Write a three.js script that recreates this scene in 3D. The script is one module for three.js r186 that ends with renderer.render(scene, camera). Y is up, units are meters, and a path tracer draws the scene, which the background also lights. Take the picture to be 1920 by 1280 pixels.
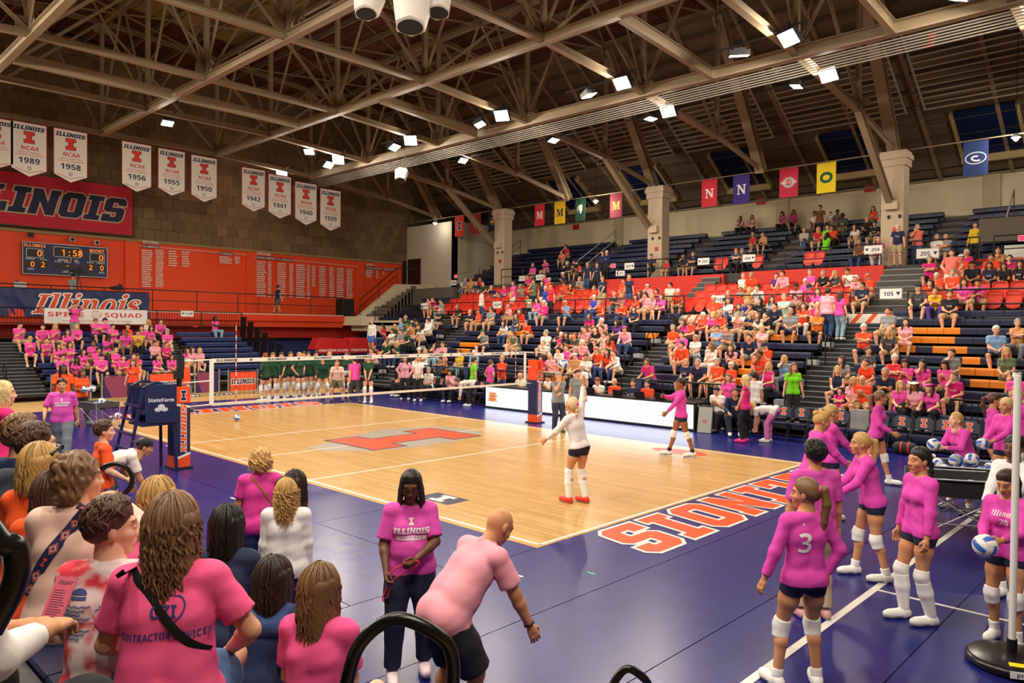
import * as THREE from 'three';
import { mergeGeometries } from 'three/addons/utils/BufferGeometryUtils.js';
import { RectAreaLightUniformsLib } from 'three/addons/lights/RectAreaLightUniformsLib.js';

// ---------------------------------------------------------------- camera, light, exposure
const scene = new THREE.Scene();
const camera = new THREE.PerspectiveCamera(2 * Math.atan(640 / 1387) * 180 / Math.PI, 1.5, 0.1, 200);
const CAM = new THREE.Vector3(15.761, 2.971, 12.099);
camera.position.copy(CAM);
camera.rotation.set(-0.0170, 0.7640, 0.0098, 'YXZ');
camera.updateMatrixWorld(true);
const renderer = new THREE.WebGLRenderer({ antialias: true });
renderer.toneMapping = THREE.LinearToneMapping;
renderer.toneMappingExposure = 1.0;
renderer.shadowMap.enabled = true;
RectAreaLightUniformsLib.init();
scene.background = new THREE.Color(0x0a0a0c);
const FLOOD = 290;        // brightness of the arena floodlights
const FLOOD_COLOR = 0xfff1dc;

// ---------------------------------------------------------------- helpers
const ORD = ['first', 'second', 'third', 'fourth', 'fifth', 'sixth', 'seventh', 'eighth', 'ninth', 'tenth', 'eleventh', 'twelfth', 'thirteenth', 'fourteenth', 'fifteenth'];
const V3 = (x, y, z) => new THREE.Vector3(x, y, z);
let seed = 12345;
const rnd = () => { seed = (seed * 1664525 + 1013904223) >>> 0; return seed / 4294967296; };
const rr = (a, b) => a + (b - a) * rnd();
// pixel of the 1920 x 1280 frame -> direction -> point on a plane of the building
function ray(u, v) { return V3((u - 960) / 1387, (640 - v) / 1387, -1).applyEuler(camera.rotation); }
function onY(u, v, y = 0) { const d = ray(u, v); return CAM.clone().addScaledVector(d, (y - CAM.y) / d.y); }
function onZ(u, v, z) { const d = ray(u, v); return CAM.clone().addScaledVector(d, (z - CAM.z) / d.z); }
function onX(u, v, x) { const d = ray(u, v); return CAM.clone().addScaledVector(d, (x - CAM.x) / d.x); }
function atDepth(u, v, s) { return CAM.clone().addScaledVector(ray(u, v), s); }
const INV = camera.matrixWorld.clone().invert();
function pixel(p) { const q = p.clone().applyMatrix4(INV); return [960 + 1387 * q.x / -q.z, 640 - 1387 * q.y / -q.z]; }

const used = new Map();
function numbered(name) { const n = used.get(name) || 0; used.set(name, n + 1); return n ? name + '_' + String(n).padStart(3, '0') : name; }
const mats = new Map();
function mat(color, rough = 0.6, extra = {}) {
  const key = color + '|' + rough + '|' + JSON.stringify(extra, (k, v) => (v && v.isTexture ? v.uuid : v));
  if (!mats.has(key)) mats.set(key, new THREE.MeshStandardMaterial({ color, roughness: rough, ...extra }));
  return mats.get(key);
}
function shade(m) { m.castShadow = true; m.receiveShadow = true; return m; }
function obj(name, geo, material, parent = scene) {
  if (Array.isArray(geo)) geo = geo.length > 1 ? mergeGeometries(geo.map(clean)) : geo[0];
  const m = shade(new THREE.Mesh(geo, material));
  m.name = parent === scene ? numbered(name) : name;
  parent.add(m);
  return m;
}
function clean(g) { g = g.index ? g.toNonIndexed() : g; for (const k of Object.keys(g.attributes)) if (!['position', 'normal', 'uv'].includes(k)) g.deleteAttribute(k); return g; }
function tag(o, label, category, group) { o.userData.label = label; o.userData.category = category; if (group) o.userData.group = group; return o; }
function thing(name, label, category, p = [0, 0, 0], turn = 0, group) {
  const o = new THREE.Group(); o.name = numbered(name); o.position.set(...p); o.rotation.y = turn; scene.add(o);
  return tag(o, label, category, group);
}
function struct(name, geo, material) { const o = obj(name, geo, material); o.userData.kind = 'structure'; return o; }
function structGroup(name) { const o = new THREE.Group(); o.name = numbered(name); o.userData.kind = 'structure'; scene.add(o); return o; }
function bx(w, h, d, x = 0, y = 0, z = 0) { const g = new THREE.BoxGeometry(w, h, d); g.translate(x, y, z); return g; }
function span(x0, x1, y0, y1, z0, z1) { return bx(Math.abs(x1 - x0), Math.abs(y1 - y0), Math.abs(z1 - z0), (x0 + x1) / 2, (y0 + y1) / 2, (z0 + z1) / 2); }
function orient(g, a, b, upHint) {   // geometry along +z of length 1 -> between a and b
  const d = b.clone().sub(a), L = d.length(), zA = d.clone().divideScalar(L);
  let up = upHint || (Math.abs(zA.y) > 0.95 ? V3(1, 0, 0) : V3(0, 1, 0));
  const xA = up.clone().cross(zA).normalize(), yA = zA.clone().cross(xA);
  g.applyMatrix4(new THREE.Matrix4().makeBasis(xA, yA, zA.multiplyScalar(L)).setPosition(a));
  g.computeVertexNormals(); return g;
}
function bar(a, b, w, h = w, up) { return orient(bx(w, h, 1, 0, 0, 0.5), a, b, up); }
function angleBar(a, b, w, up) { return mergeGeometries([orient(bx(w, w * 0.12, 1, 0, w * 0.44, 0.5), a, b, up), orient(bx(w * 0.14, w * 0.9, 1, 0, -w * 0.05, 0.5), a, b, up)]); }
function ibeam(a, b, w, h, up) { return mergeGeometries([orient(bx(w, h * 0.08, 1, 0, h / 2, 0.5), a, b, up), orient(bx(w, h * 0.08, 1, 0, -h / 2, 0.5), a, b, up), orient(bx(w * 0.14, h, 1, 0, 0, 0.5), a, b, up)]); }
function rod(a, b, r, sides = 8) { const g = new THREE.CylinderGeometry(r, r, 1, sides); g.rotateX(Math.PI / 2); g.translate(0, 0, 0.5); return orient(g, a, b); }
function tube(pts, r, seg = 24, sides = 8, closed = false) { return new THREE.TubeGeometry(new THREE.CatmullRomCurve3(pts, closed, 'catmullrom', 0.5), seg, r, sides, closed); }
function poly(pts, holes = []) { const s = new THREE.Shape(pts.map((p) => new THREE.Vector2(p[0], p[1]))); for (const h of holes) s.holes.push(new THREE.Path(h.map((p) => new THREE.Vector2(p[0], p[1])))); return s; }
function slab(shape, depth, bevel = 0) { return new THREE.ExtrudeGeometry(shape, { depth, bevelEnabled: bevel > 0, bevelSize: bevel, bevelThickness: bevel, bevelSegments: 2, curveSegments: 10 }); }
function canvasTex(w, h, draw, opts = {}) {
  const c = document.createElement('canvas'); c.width = w; c.height = h; draw(c.getContext('2d'), w, h);
  const t = new THREE.CanvasTexture(c); t.colorSpace = opts.linear ? THREE.NoColorSpace : THREE.SRGBColorSpace; t.magFilter = THREE.LinearFilter;
  if (opts.repeat) { t.wrapS = t.wrapT = THREE.RepeatWrapping; t.repeat.set(...opts.repeat); }
  return t;
}
// a printed panel: thin cloth or board of real thickness facing +z, centred on x, hanging from y=0 down
function noise2(x, y) { const s = Math.sin(x * 127.1 + y * 311.7) * 43758.5453; return s - Math.floor(s); }
function vnoise(x, y) { const i = Math.floor(x), j = Math.floor(y), f = x - i, g = y - j, u = f * f * (3 - 2 * f), v = g * g * (3 - 2 * g); return (noise2(i, j) * (1 - u) + noise2(i + 1, j) * u) * (1 - v) + (noise2(i, j + 1) * (1 - u) + noise2(i + 1, j + 1) * u) * v; }
function fbm(x, y, o = 4) { let s = 0, a = 0.5; for (let k = 0; k < o; k++) { s += a * vnoise(x, y); x *= 2.03; y *= 2.03; a *= 0.5; } return s; }

// ---------------------------------------------------------------- palette
const C = {
  navy: 0x18224a, navyMat: 0x1f2670, orange: 0xf04a16, wallOrange: 0xee4a14, cream: 0xe6d8b4, steel: 0x99876b, black: 0x0c0d10,
  rail: 0x0b0c0f, bench: 0x1b2547, benchOrange: 0xf08a1c, concrete: 0x77716a, redSeat: 0xe8381c, white: 0xf2f0ea, pink: 0xee4fb8,
};
const M = {
  steel: mat(C.steel, 0.55), black: mat(C.black, 0.45), rail: mat(C.rail, 0.35), white: mat(C.white, 0.5), navy: mat(C.navy, 0.5), orange: mat(C.orange, 0.5),
  chrome: mat(0xb8bcc2, 0.3, { metalness: 0.8 }), dark: mat(0x17181c, 0.7), cream: mat(C.cream, 0.85),
};

// ---------------------------------------------------------------- slanted athletic lettering (polygons in a box 1 high)
const GL = {
  I: { w: 0.52, p: [[[0, 0], [0.52, 0], [0.52, 0.2], [0.4, 0.2], [0.4, 0.8], [0.52, 0.8], [0.52, 1], [0, 1], [0, 0.8], [0.12, 0.8], [0.12, 0.2], [0, 0.2]]] },
  J: { w: 0.42, p: [[[0.06, 0], [0.36, 0], [0.36, 1], [0, 1], [0, 0.8], [0.06, 0.8]]] },
  L: { w: 0.66, p: [[[0, 0], [0.66, 0], [0.66, 0.36], [0.46, 0.36], [0.46, 0.23], [0.34, 0.23], [0.34, 0.8], [0.44, 0.8], [0.44, 1], [0, 1], [0, 0.8], [0.06, 0.8], [0.06, 0]]] },
  N: { w: 0.86, p: [[[0, 0], [0.28, 0], [0.28, 0.52], [0.56, 0], [0.82, 0], [0.82, 0.8], [0.86, 0.8], [0.86, 1], [0.54, 1], [0.54, 0.48], [0.28, 1], [0, 1], [0, 0.8], [0.02, 0.8]]] },
  O: { w: 0.78, p: [[[0.14, 0], [0.64, 0], [0.78, 0.14], [0.78, 0.86], [0.64, 1], [0.14, 1], [0, 0.86], [0, 0.14]]], h: [[[0.28, 0.22], [0.28, 0.78], [0.5, 0.78], [0.5, 0.22]]] },
  S: { w: 0.74, p: [[[0, 0], [0.62, 0], [0.74, 0.12], [0.74, 0.5], [0.64, 0.6], [0.28, 0.6], [0.28, 0.8], [0.46, 0.8], [0.46, 0.7], [0.74, 0.7], [0.74, 0.88], [0.62, 1], [0.12, 1], [0, 0.88], [0, 0.5], [0.1, 0.4], [0.46, 0.4], [0.46, 0.2], [0.28, 0.2], [0.28, 0.3], [0, 0.3]]] },
  1: { w: 0.5, p: [[[0.06, 0], [0.44, 0], [0.44, 0.2], [0.4, 0.2], [0.4, 1], [0.12, 1], [0, 0.86], [0, 0.72], [0.12, 0.72], [0.12, 0.2], [0.06, 0.2]]] },
};
function wordLayout(text, gap = 0.08) { let x = 0; const out = []; for (const ch of text) { const g = GL[ch]; out.push([g, x]); x += g.w + gap; } return { out, width: x - gap }; }
function offsetPoly(pts, d) {   // grow an outline by d (counter-clockwise or clockwise)
  let area = 0; const n = pts.length; for (let i = 0; i < n; i++) { const a = pts[i], b = pts[(i + 1) % n]; area += a[0] * b[1] - b[0] * a[1]; }
  const s = area > 0 ? 1 : -1;
  return pts.map((p, i) => {
    const a = pts[(i + n - 1) % n], b = pts[(i + 1) % n];
    let n1 = [p[1] - a[1], -(p[0] - a[0])], n2 = [b[1] - p[1], -(b[0] - p[0])];
    const l1 = Math.hypot(...n1) || 1, l2 = Math.hypot(...n2) || 1; n1 = n1.map((v) => v / l1 * s); n2 = n2.map((v) => v / l2 * s);
    const k = Math.max(0.45, 1 + n1[0] * n2[0] + n1[1] * n2[1]);
    return [p[0] + d * (n1[0] + n2[0]) / k, p[1] + d * (n1[1] + n2[1]) / k];
  });
}
function drawWord(ctx, text, x, y, h, fill, stroke, lw = 0, slant = 0.22, stretch = 1, gap = 0.08) {   // x,y = lower left; canvas y down
  const { out, width } = wordLayout(text, gap);
  for (const pass of stroke ? [0, 1] : [1]) for (const [g, gx] of out) {
    ctx.beginPath();
    for (const ring of [...g.p, ...(g.h || [])]) { ring.forEach((p, i) => { const X = x + ((gx + p[0]) * stretch + p[1] * slant) * h, Y = y - p[1] * h; i ? ctx.lineTo(X, Y) : ctx.moveTo(X, Y); }); ctx.closePath(); }
    if (pass === 0) { ctx.strokeStyle = stroke; ctx.lineWidth = lw * 2; ctx.lineJoin = 'miter'; ctx.stroke(); } else { ctx.fillStyle = fill; ctx.fill('evenodd'); }
  }
  return (width * stretch + slant) * h;
}
const wordWidth = (t, h, slant = 0.22, stretch = 1, gap = 0.08) => (wordLayout(t, gap).width * stretch + slant) * h;
const BLOCK_I = [[0, 0], [1, 0], [1, 0.26], [0.72, 0.26], [0.72, 0.74], [1, 0.74], [1, 1], [0, 1], [0, 0.74], [0.28, 0.74], [0.28, 0.26], [0, 0.26]];
function drawBlockI(ctx, x, y, w, h, fill, stroke, lw) { ctx.beginPath(); BLOCK_I.forEach((p, i) => { const X = x + p[0] * w, Y = y - p[1] * h; i ? ctx.lineTo(X, Y) : ctx.moveTo(X, Y); }); ctx.closePath(); if (stroke) { ctx.strokeStyle = stroke; ctx.lineWidth = lw * 2; ctx.stroke(); } ctx.fillStyle = fill; ctx.fill(); }
// ================================================================ FLOOR
const WX0 = -27.9, WX1 = 28, ZB = -28, ZN = 26;     // inner faces of the hall
{
  const floor = structGroup('floor');
  obj('slab', span(WX0 - 0.4, WX1 + 0.4, -0.4, -0.022, ZB - 0.4, ZN + 0.4), mat(0xc9a56a, 0.45), floor);
  // blue sport mats in strips with open seams
  const matTex = canvasTex(512, 512, (c, w, h) => {
    const im = c.createImageData(w, h);
    for (let y = 0; y < h; y++) for (let x = 0; x < w; x++) {
      const n = 0.86 + 0.2 * fbm(x / 40, y / 40, 4) + 0.05 * noise2(x, y); const i = (y * w + x) * 4;
      im.data[i] = 31 * n; im.data[i + 1] = 34 * n; im.data[i + 2] = 108 * n; im.data[i + 3] = 255;
    }
    c.putImageData(im, 0, 0);
  }, { repeat: [0.4, 0.4] });
  const matBump = canvasTex(512, 512, (c, w, h) => { const im = c.createImageData(w, h); for (let y = 0; y < h; y++) for (let x = 0; x < w; x++) { const n = 120 + 90 * fbm(x / 7, y / 7, 3) - 45 + 20 * noise2(x, y); const i = (y * w + x) * 4; im.data[i] = im.data[i + 1] = im.data[i + 2] = n; im.data[i + 3] = 255; } c.putImageData(im, 0, 0); }, { linear: true, repeat: [1.2, 1.2] });
  const matM = new THREE.MeshPhysicalMaterial({ map: matTex, roughness: 0.27, bumpMap: matBump, bumpScale: 0.0007, specularIntensity: 0.42 });
  const G = 0.006;
  const mats_ = [];
  const zs = [-9.0, -7.5, -6.05, -4.62];
  const push = (x0, x1, z0, z1) => { const g = span(x0 + G, x1 - G, -0.022, -0.004, z0 + G, z1 - G); const p = g.attributes.position, uv = g.attributes.uv; for (let i = 0; i < p.count; i++) uv.setXY(i, p.getX(i), p.getZ(i)); mats_.push(g); };
  const xs = [-13.2, -12.2, -10.65, -9.1];
  for (let i = 0; i < 3; i++) push(xs[i], xs[i + 1], -9, 9.7);
  for (let i = 0; i < 3; i++) { push(-9.1, 0, zs[i], zs[i + 1]); push(0, 9.1, zs[i], zs[i + 1]); }
  for (const [a, b] of [[4.62, 6.06], [6.06, 7.6], [7.6, 9.7]]) { push(-9.1, -1.5, a, b); push(-1.5, 5.9, a, b); push(5.9, 9.1, a, b); }
  const xe = [9.1, 10.65, 12.2, 13.75, 15.3, 16.9, 18.5, 20.0];
  for (let i = 0; i < 7; i++) push(xe[i], xe[i + 1], -9.0, 9.7);
  for (const g of mats_) obj('floor_mat', g, matM, floor);
  obj('mat_underlay', span(-13.2, 20, -0.021, -0.015, -9, 9.7), mat(0x10132e, 0.7), floor);
  // wood court
  const woodTex = canvasTex(2048, 1024, (c, w, h) => {
    const n = 150, ph = h / n;
    for (let r = 0; r < n; r++) {
      let x = -rr(0, 160);
      while (x < w) { const L = rr(70, 230), t = rr(-1, 1); c.fillStyle = `rgb(${199 + t * 11},${159 + t * 12},${96 + t * 13})`; c.fillRect(x, r * ph, L, ph + 1); c.fillStyle = 'rgba(110,72,30,0.35)'; c.fillRect(x, r * ph, 1, ph); x += L; }
      c.fillStyle = 'rgba(120,80,35,0.28)'; c.fillRect(0, r * ph, w, 0.9);
    }
    for (let k = 0; k < 9000; k++) { c.fillStyle = `rgba(${rnd() < 0.5 ? '120,78,30' : '255,226,170'},${rr(0.04, 0.13)})`; c.fillRect(rr(0, w), rr(0, h), rr(20, 120), rr(0.6, 1.6)); }
  });
  const wood = span(-9.1, 9.1, -0.022, -0.002, -4.62, 4.62); { const p = wood.attributes.position, uv = wood.attributes.uv; for (let i = 0; i < p.count; i++) uv.setXY(i, (p.getX(i) + 9.1) / 18.2, (p.getZ(i) + 4.62) / 9.24); }
  obj('court_surface', wood, new THREE.MeshPhysicalMaterial({ map: woodTex, roughness: 0.24, specularIntensity: 0.6, bumpMap: woodTex, bumpScale: 0.0003 }), floor);
  // white lines
  const lineM = mat(0xdcdad4, 0.4);
  const line = (x0, x1, z0, z1) => obj('court_line', span(x0, x1, -0.003, 0.0008, z0, z1), lineM, floor);
  line(-9.05, 9.05, 4.45, 4.5); line(-9.05, 9.05, -4.5, -4.45); line(-9.05, -9, -4.5, 4.5); line(9, 9.05, -4.5, 4.5);
  line(-0.025, 0.025, -4.45, 4.45); line(-3.05, -3, -4.45, 4.45); line(3, 3.05, -4.45, 4.45);
  line(12.88, 12.96, -6.5, 9); line(12.96, 20, 3.0, 3.045); line(12.96, 20, -5.2, -5.155);
  for (const [x, z] of [[2.9, 4.75], [-3.1, 4.78], [3.4, 6.2], [9.6, 5.6]]) line(x, x + 0.17, z, z + 0.04);
  // end words, readable from the middle of the court
  const lay = wordLayout('ILLINOIS', 0.16), slant = 0.22, H = 1.16, stretch = 7.7 / (H * (lay.width + slant));
  const shapes = (grow) => lay.out.map(([g, gx]) => { const T = (p) => [((gx + p[0]) * stretch + p[1] * slant) * H, p[1] * H]; return poly(offsetPoly(g.p[0].map(T), grow), (g.h || []).map((h) => offsetPoly(h.map(T), -grow))); });
  const paint = (c) => new THREE.MeshPhysicalMaterial({ color: c, roughness: 0.32, specularIntensity: 0.4 }), orangeM = paint(0xf04e14), navyM = paint(0x12173f);
  for (const end of [1, -1]) {
    const base = new THREE.Matrix4().makeBasis(V3(0, 0, end), V3(end, 0, 0), V3(0, 1, 0)).setPosition(end * 9.22, 0, end * -3.98);
    for (const [grow, y0, m, nm] of [[0.055, 0.0004, lineM, 'letter_outline'], [0.0, 0.0014, orangeM, 'letter']]) for (const s of shapes(grow)) {
      const g = slab(s, 0.001); g.applyMatrix4(base); g.translate(0, y0 - 0.003 + 0.002, 0); obj(nm, g, m, floor);
    }
  }
  // centre emblem: grey state silhouette and block I
  const flat = (pts, y, m, nm) => { const g = slab(poly(pts.map(([x, z]) => [x, -z])), 0.001); g.rotateX(-Math.PI / 2); g.translate(0, y, 0); return obj(nm, g, m, floor); };
  flat([[-0.4, 2.5], [0.3, 2.35], [0.95, 1.8], [1.15, 1.1], [1.35, 0.2], [1.25, -1.0], [0.95, -2.0], [0.6, -2.6], [-0.3, -2.75], [-1.3, -2.5], [-1.6, -1.6], [-1.9, -0.9], [-1.6, 0], [-1.25, 0.9], [-0.8, 1.6]], -0.0008, paint(0xa0968a), 'state_silhouette');
  const I = (cx, cz, w, h) => BLOCK_I.map(([a, b]) => [cx + (a - 0.5) * w, cz - (b - 0.5) * h]);
  flat(offsetPoly(I(-0.08, -0.3, 2.05, 3.5), 0.08), 0.0002, navyM, 'emblem_outline'); flat(I(-0.08, -0.3, 2.05, 3.5), 0.0012, paint(0xea4a22), 'emblem');
  // small square badges on the wood
  const badge = (cx, cz, s, m1, m2) => { flat([[cx - s, cz - s * 0.6], [cx + s, cz - s * 0.6], [cx + s, cz + s * 0.6], [cx - s, cz + s * 0.6]], -0.0008, m1, 'badge'); flat(I(cx, cz, s * 0.8, s * 0.95), 0.0004, m2, 'badge_letter'); };
  badge(6.0, 3.62, 0.42, navyM, lineM); badge(-6.0, 3.62, 0.42, mat(0xe8763a, 0.42), mat(0xd9a56a, 0.42));
  { const g = new THREE.CircleGeometry(0.55, 32); g.rotateX(-Math.PI / 2); g.scale(1.35, 1, 0.62); g.translate(6.2, 0.0004, -3.85); obj('badge', g, paint(0xe84a20), floor); }
  for (const [x, z] of [[9.7, 5.9], [10.2, 4.9]]) { flat([[x, z], [x + 0.12, z], [x + 0.12, z + 0.03], [x, z + 0.03]], -0.0025, mat(0x3fc08a, 0.5), 'tape_mark'); }
}

// ================================================================ WALLS
{
  const concrete = mat(0x6f6357, 0.9);
  // end wall behind the students, with its tiles
  const wallW = structGroup('wall_end'); wallW.userData.kind = 'structure';
  obj('wall_core', span(WX0 - 0.4, WX0, 0, 18, ZB - 0.4, ZN + 0.4), mat(0x5a4a34, 0.95), wallW);
  const tones = [0x7c6648, 0x756043, 0x806a4b, 0x6f5a3e, 0x786346, 0x6b573b].map((c) => mat(c, 0.92));
  const tileG = new THREE.BoxGeometry(0.03, 0.6, 0.63); const rest = [];
  const cells = [];
  for (let r = 0; r < 16; r++) for (let k = 0; k < 44; k++) { const y = 8.06 + r * 0.62, z = 4.6 - k * 0.65 + (r % 2) * 0.325; if (z < -22.6) continue; const p = pixel(V3(WX0, y, z)); if (p[0] > -20 && p[1] > -15) cells.push([y, z]); }
  cells.forEach(([y, z], i) => {
    const t = Math.floor(rnd() * 6), dx = rr(0, 0.012);
    if (i % 2 === 0 && i < 600) { const m = shade(new THREE.Mesh(tileG, tones[t])); m.name = 'wall_tile'; m.position.set(WX0 + 0.012 + dx, y, z); wallW.add(m); }
    else rest.push([t, tileG.clone().translate(WX0 + 0.012 + dx, y, z)]);
  });
  for (let t = 0; t < 6; t++) { const L = rest.filter((q) => q[0] === t).map((q) => q[1]); if (L.length) obj('wall_tiles', L, tones[t], wallW).userData.kind = 'stuff'; }
  // orange dado with pilasters
  const om = mat(C.wallOrange, 0.6);
  obj('orange_panel', span(WX0, WX0 + 0.06, 3.8, 7.62, -21.6, 5.5), om, wallW);
  obj('ledge', span(WX0, WX0 + 0.16, 7.6, 7.74, -21.6, 5.5), mat(0x9c8455, 0.8), wallW);
  for (const u of [245, 470, 672]) { const z = onX(u, 480, WX0).z; obj('pilaster', span(WX0, WX0 + 0.22, 3.8, 7.58, z - 0.35, z + 0.35), om, wallW); }
  obj('lower_wall', span(WX0, WX0 + 0.05, 0, 3.4, -21.6, 5.5), mat(0xa81f10, 0.7), wallW);
  struct('wall_opposite_end', span(WX1, WX1 + 0.4, 0, 18, ZB - 0.4, ZN + 0.4), mat(0x9a8668, 0.9));
  struct('wall_camera_side', span(WX0 - 0.4, WX1 + 0.4, 0, 18, ZN, ZN + 0.4), mat(0x9a8668, 0.9));
  const back = structGroup('wall_back');
  obj('wall_core', span(WX0 - 0.4, WX1 + 0.4, 0, 10.35, ZB - 0.4, ZB), M.cream, back);
  obj('wall_cap', span(WX0, WX1, 10.3, 10.42, ZB, ZB + 0.12), mat(0x8d8062, 0.8), back);
  for (const x of [8.0, -1.9, -13]) obj('pilaster', span(x - 0.35, x + 0.35, 7, 10.3, ZB, ZB + 0.14), mat(0xcdbf98, 0.85), back);
  // cream block in the far corner (stair tower), wall return
  const tw = structGroup('wall_stair_tower');
  obj('tower_face', span(-27.9, -22.6, 0, 10.4, -22.4, -22.1), mat(0xd4ccb8, 0.85), tw);
  obj('tower_side', span(-22.9, -22.6, 0, 10.4, -28, -22.1), mat(0xd9cfb4, 0.85), tw);
}

// ================================================================ ROOF
const TX = [-23.3, -17.5, -11.75, -5.9, 0, 5.8, 11.6, 17.4, 23.2];
const BZ = [[16.9, 11.3], [11.3, 11.87], [5.65, 12.2], [0, 12.2], [-5.65, 12.2], [-11.3, 11.87], [-16.9, 11.3]];
const topH = (z) => 17.5 - Math.abs(z) * 0.055;
const DECKH = (z) => topH(z) + 0.55;
{
  const ceil = structGroup('ceiling');
  obj('deck_core', mergeGeometries([bar(V3((WX0 + WX1) / 2, DECKH(0) + 0.3, 0), V3((WX0 + WX1) / 2, DECKH(18) + 0.3, 18), WX1 - WX0 + 0.8, 0.3), bar(V3((WX0 + WX1) / 2, DECKH(0) + 0.3, 0), V3((WX0 + WX1) / 2, DECKH(-18) + 0.3, -18), WX1 - WX0 + 0.8, 0.3)]), mat(0x4a2c22, 0.95), ceil);
  const tones = [0x542c22, 0x5c3125, 0x4b2820, 0x643c2c].map((c) => mat(c, 0.95)), ochre = [0x857247, 0x7b683f, 0x8f7a4f].map((c) => mat(c, 0.95));
  const g = new THREE.BoxGeometry(1.86, 0.05, 0.9); const rest = new Map(); let n = 0;
  for (let i = 0; i < 20; i++) for (let k = 0; k < 27; k++) {
    const x = WX0 + 1 + i * 1.92, z = 7 - k * 0.94, y = DECKH(z) + 0.1;
    const p = pixel(V3(x, y, z)); if (p[1] < -80 || p[0] < -80 || V3(x, y, z).applyMatrix4(INV).z > -2) continue;
    const pale = (x < -13 && x > -23 && z > -7) || (x < -4 && x > -9 && z < -5 && z > -9 && rnd() < 0.5);
    const m = pale ? ochre[Math.floor(rnd() * 3)] : tones[Math.floor(rnd() * 4)], tilt = -Math.sign(z) * 0.055;
    if (n++ < 290) { const q = shade(new THREE.Mesh(g, m)); q.name = 'deck_panel'; q.position.set(x, y - rr(0, 0.015), z); q.rotation.x = -tilt; ceil.add(q); }
    else { if (!rest.has(m)) rest.set(m, []); rest.get(m).push(g.clone().rotateX(-tilt).translate(x, y, z)); }
  }
  for (const [m, L] of rest) obj('deck_panels', L, m, ceil).userData.kind = 'stuff';
  for (let z = 16.4; z > -17.5; z -= 1.88) obj('purlin', ibeam(V3(WX0, DECKH(z) - 0.1, z), V3(WX1, DECKH(z) - 0.1, z), 0.11, 0.24), mat(0x7d6c52, 0.6), ceil);
  // steep side slopes
  for (const s of [-1, 1]) {
    const a = V3(0, DECKH(17.6), s * 17.6), b = V3(0, 10.35, s * 28);
    const sl = structGroup(s < 0 ? 'ceiling_slope_far' : 'ceiling_slope_near');
    obj('slope_core', bar(V3(0, a.y + 0.25, a.z), V3(0, b.y + 0.25, b.z), WX1 - WX0 + 0.8, 0.25), mat(0x6d5a47, 0.95), sl);
    if (s > 0) { continue; }
    const d = b.clone().sub(a), L = d.length(); d.normalize();
    for (let k = 1; k < 13; k++) { const p = a.clone().addScaledVector(d, L * k / 13); obj('slope_batten', span(WX0, WX1, p.y - 0.1, p.y + 0.02, p.z - 0.05, p.z + 0.05), mat(0x574838, 0.9), sl); }
    for (let x = -26; x < 20; x += 2.9) obj('rafter', bar(V3(x, a.y + 0.02, a.z), V3(x, b.y + 0.02, b.z), 0.16, 0.22), mat(0x8f7b60, 0.7), sl);
  }
}
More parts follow.
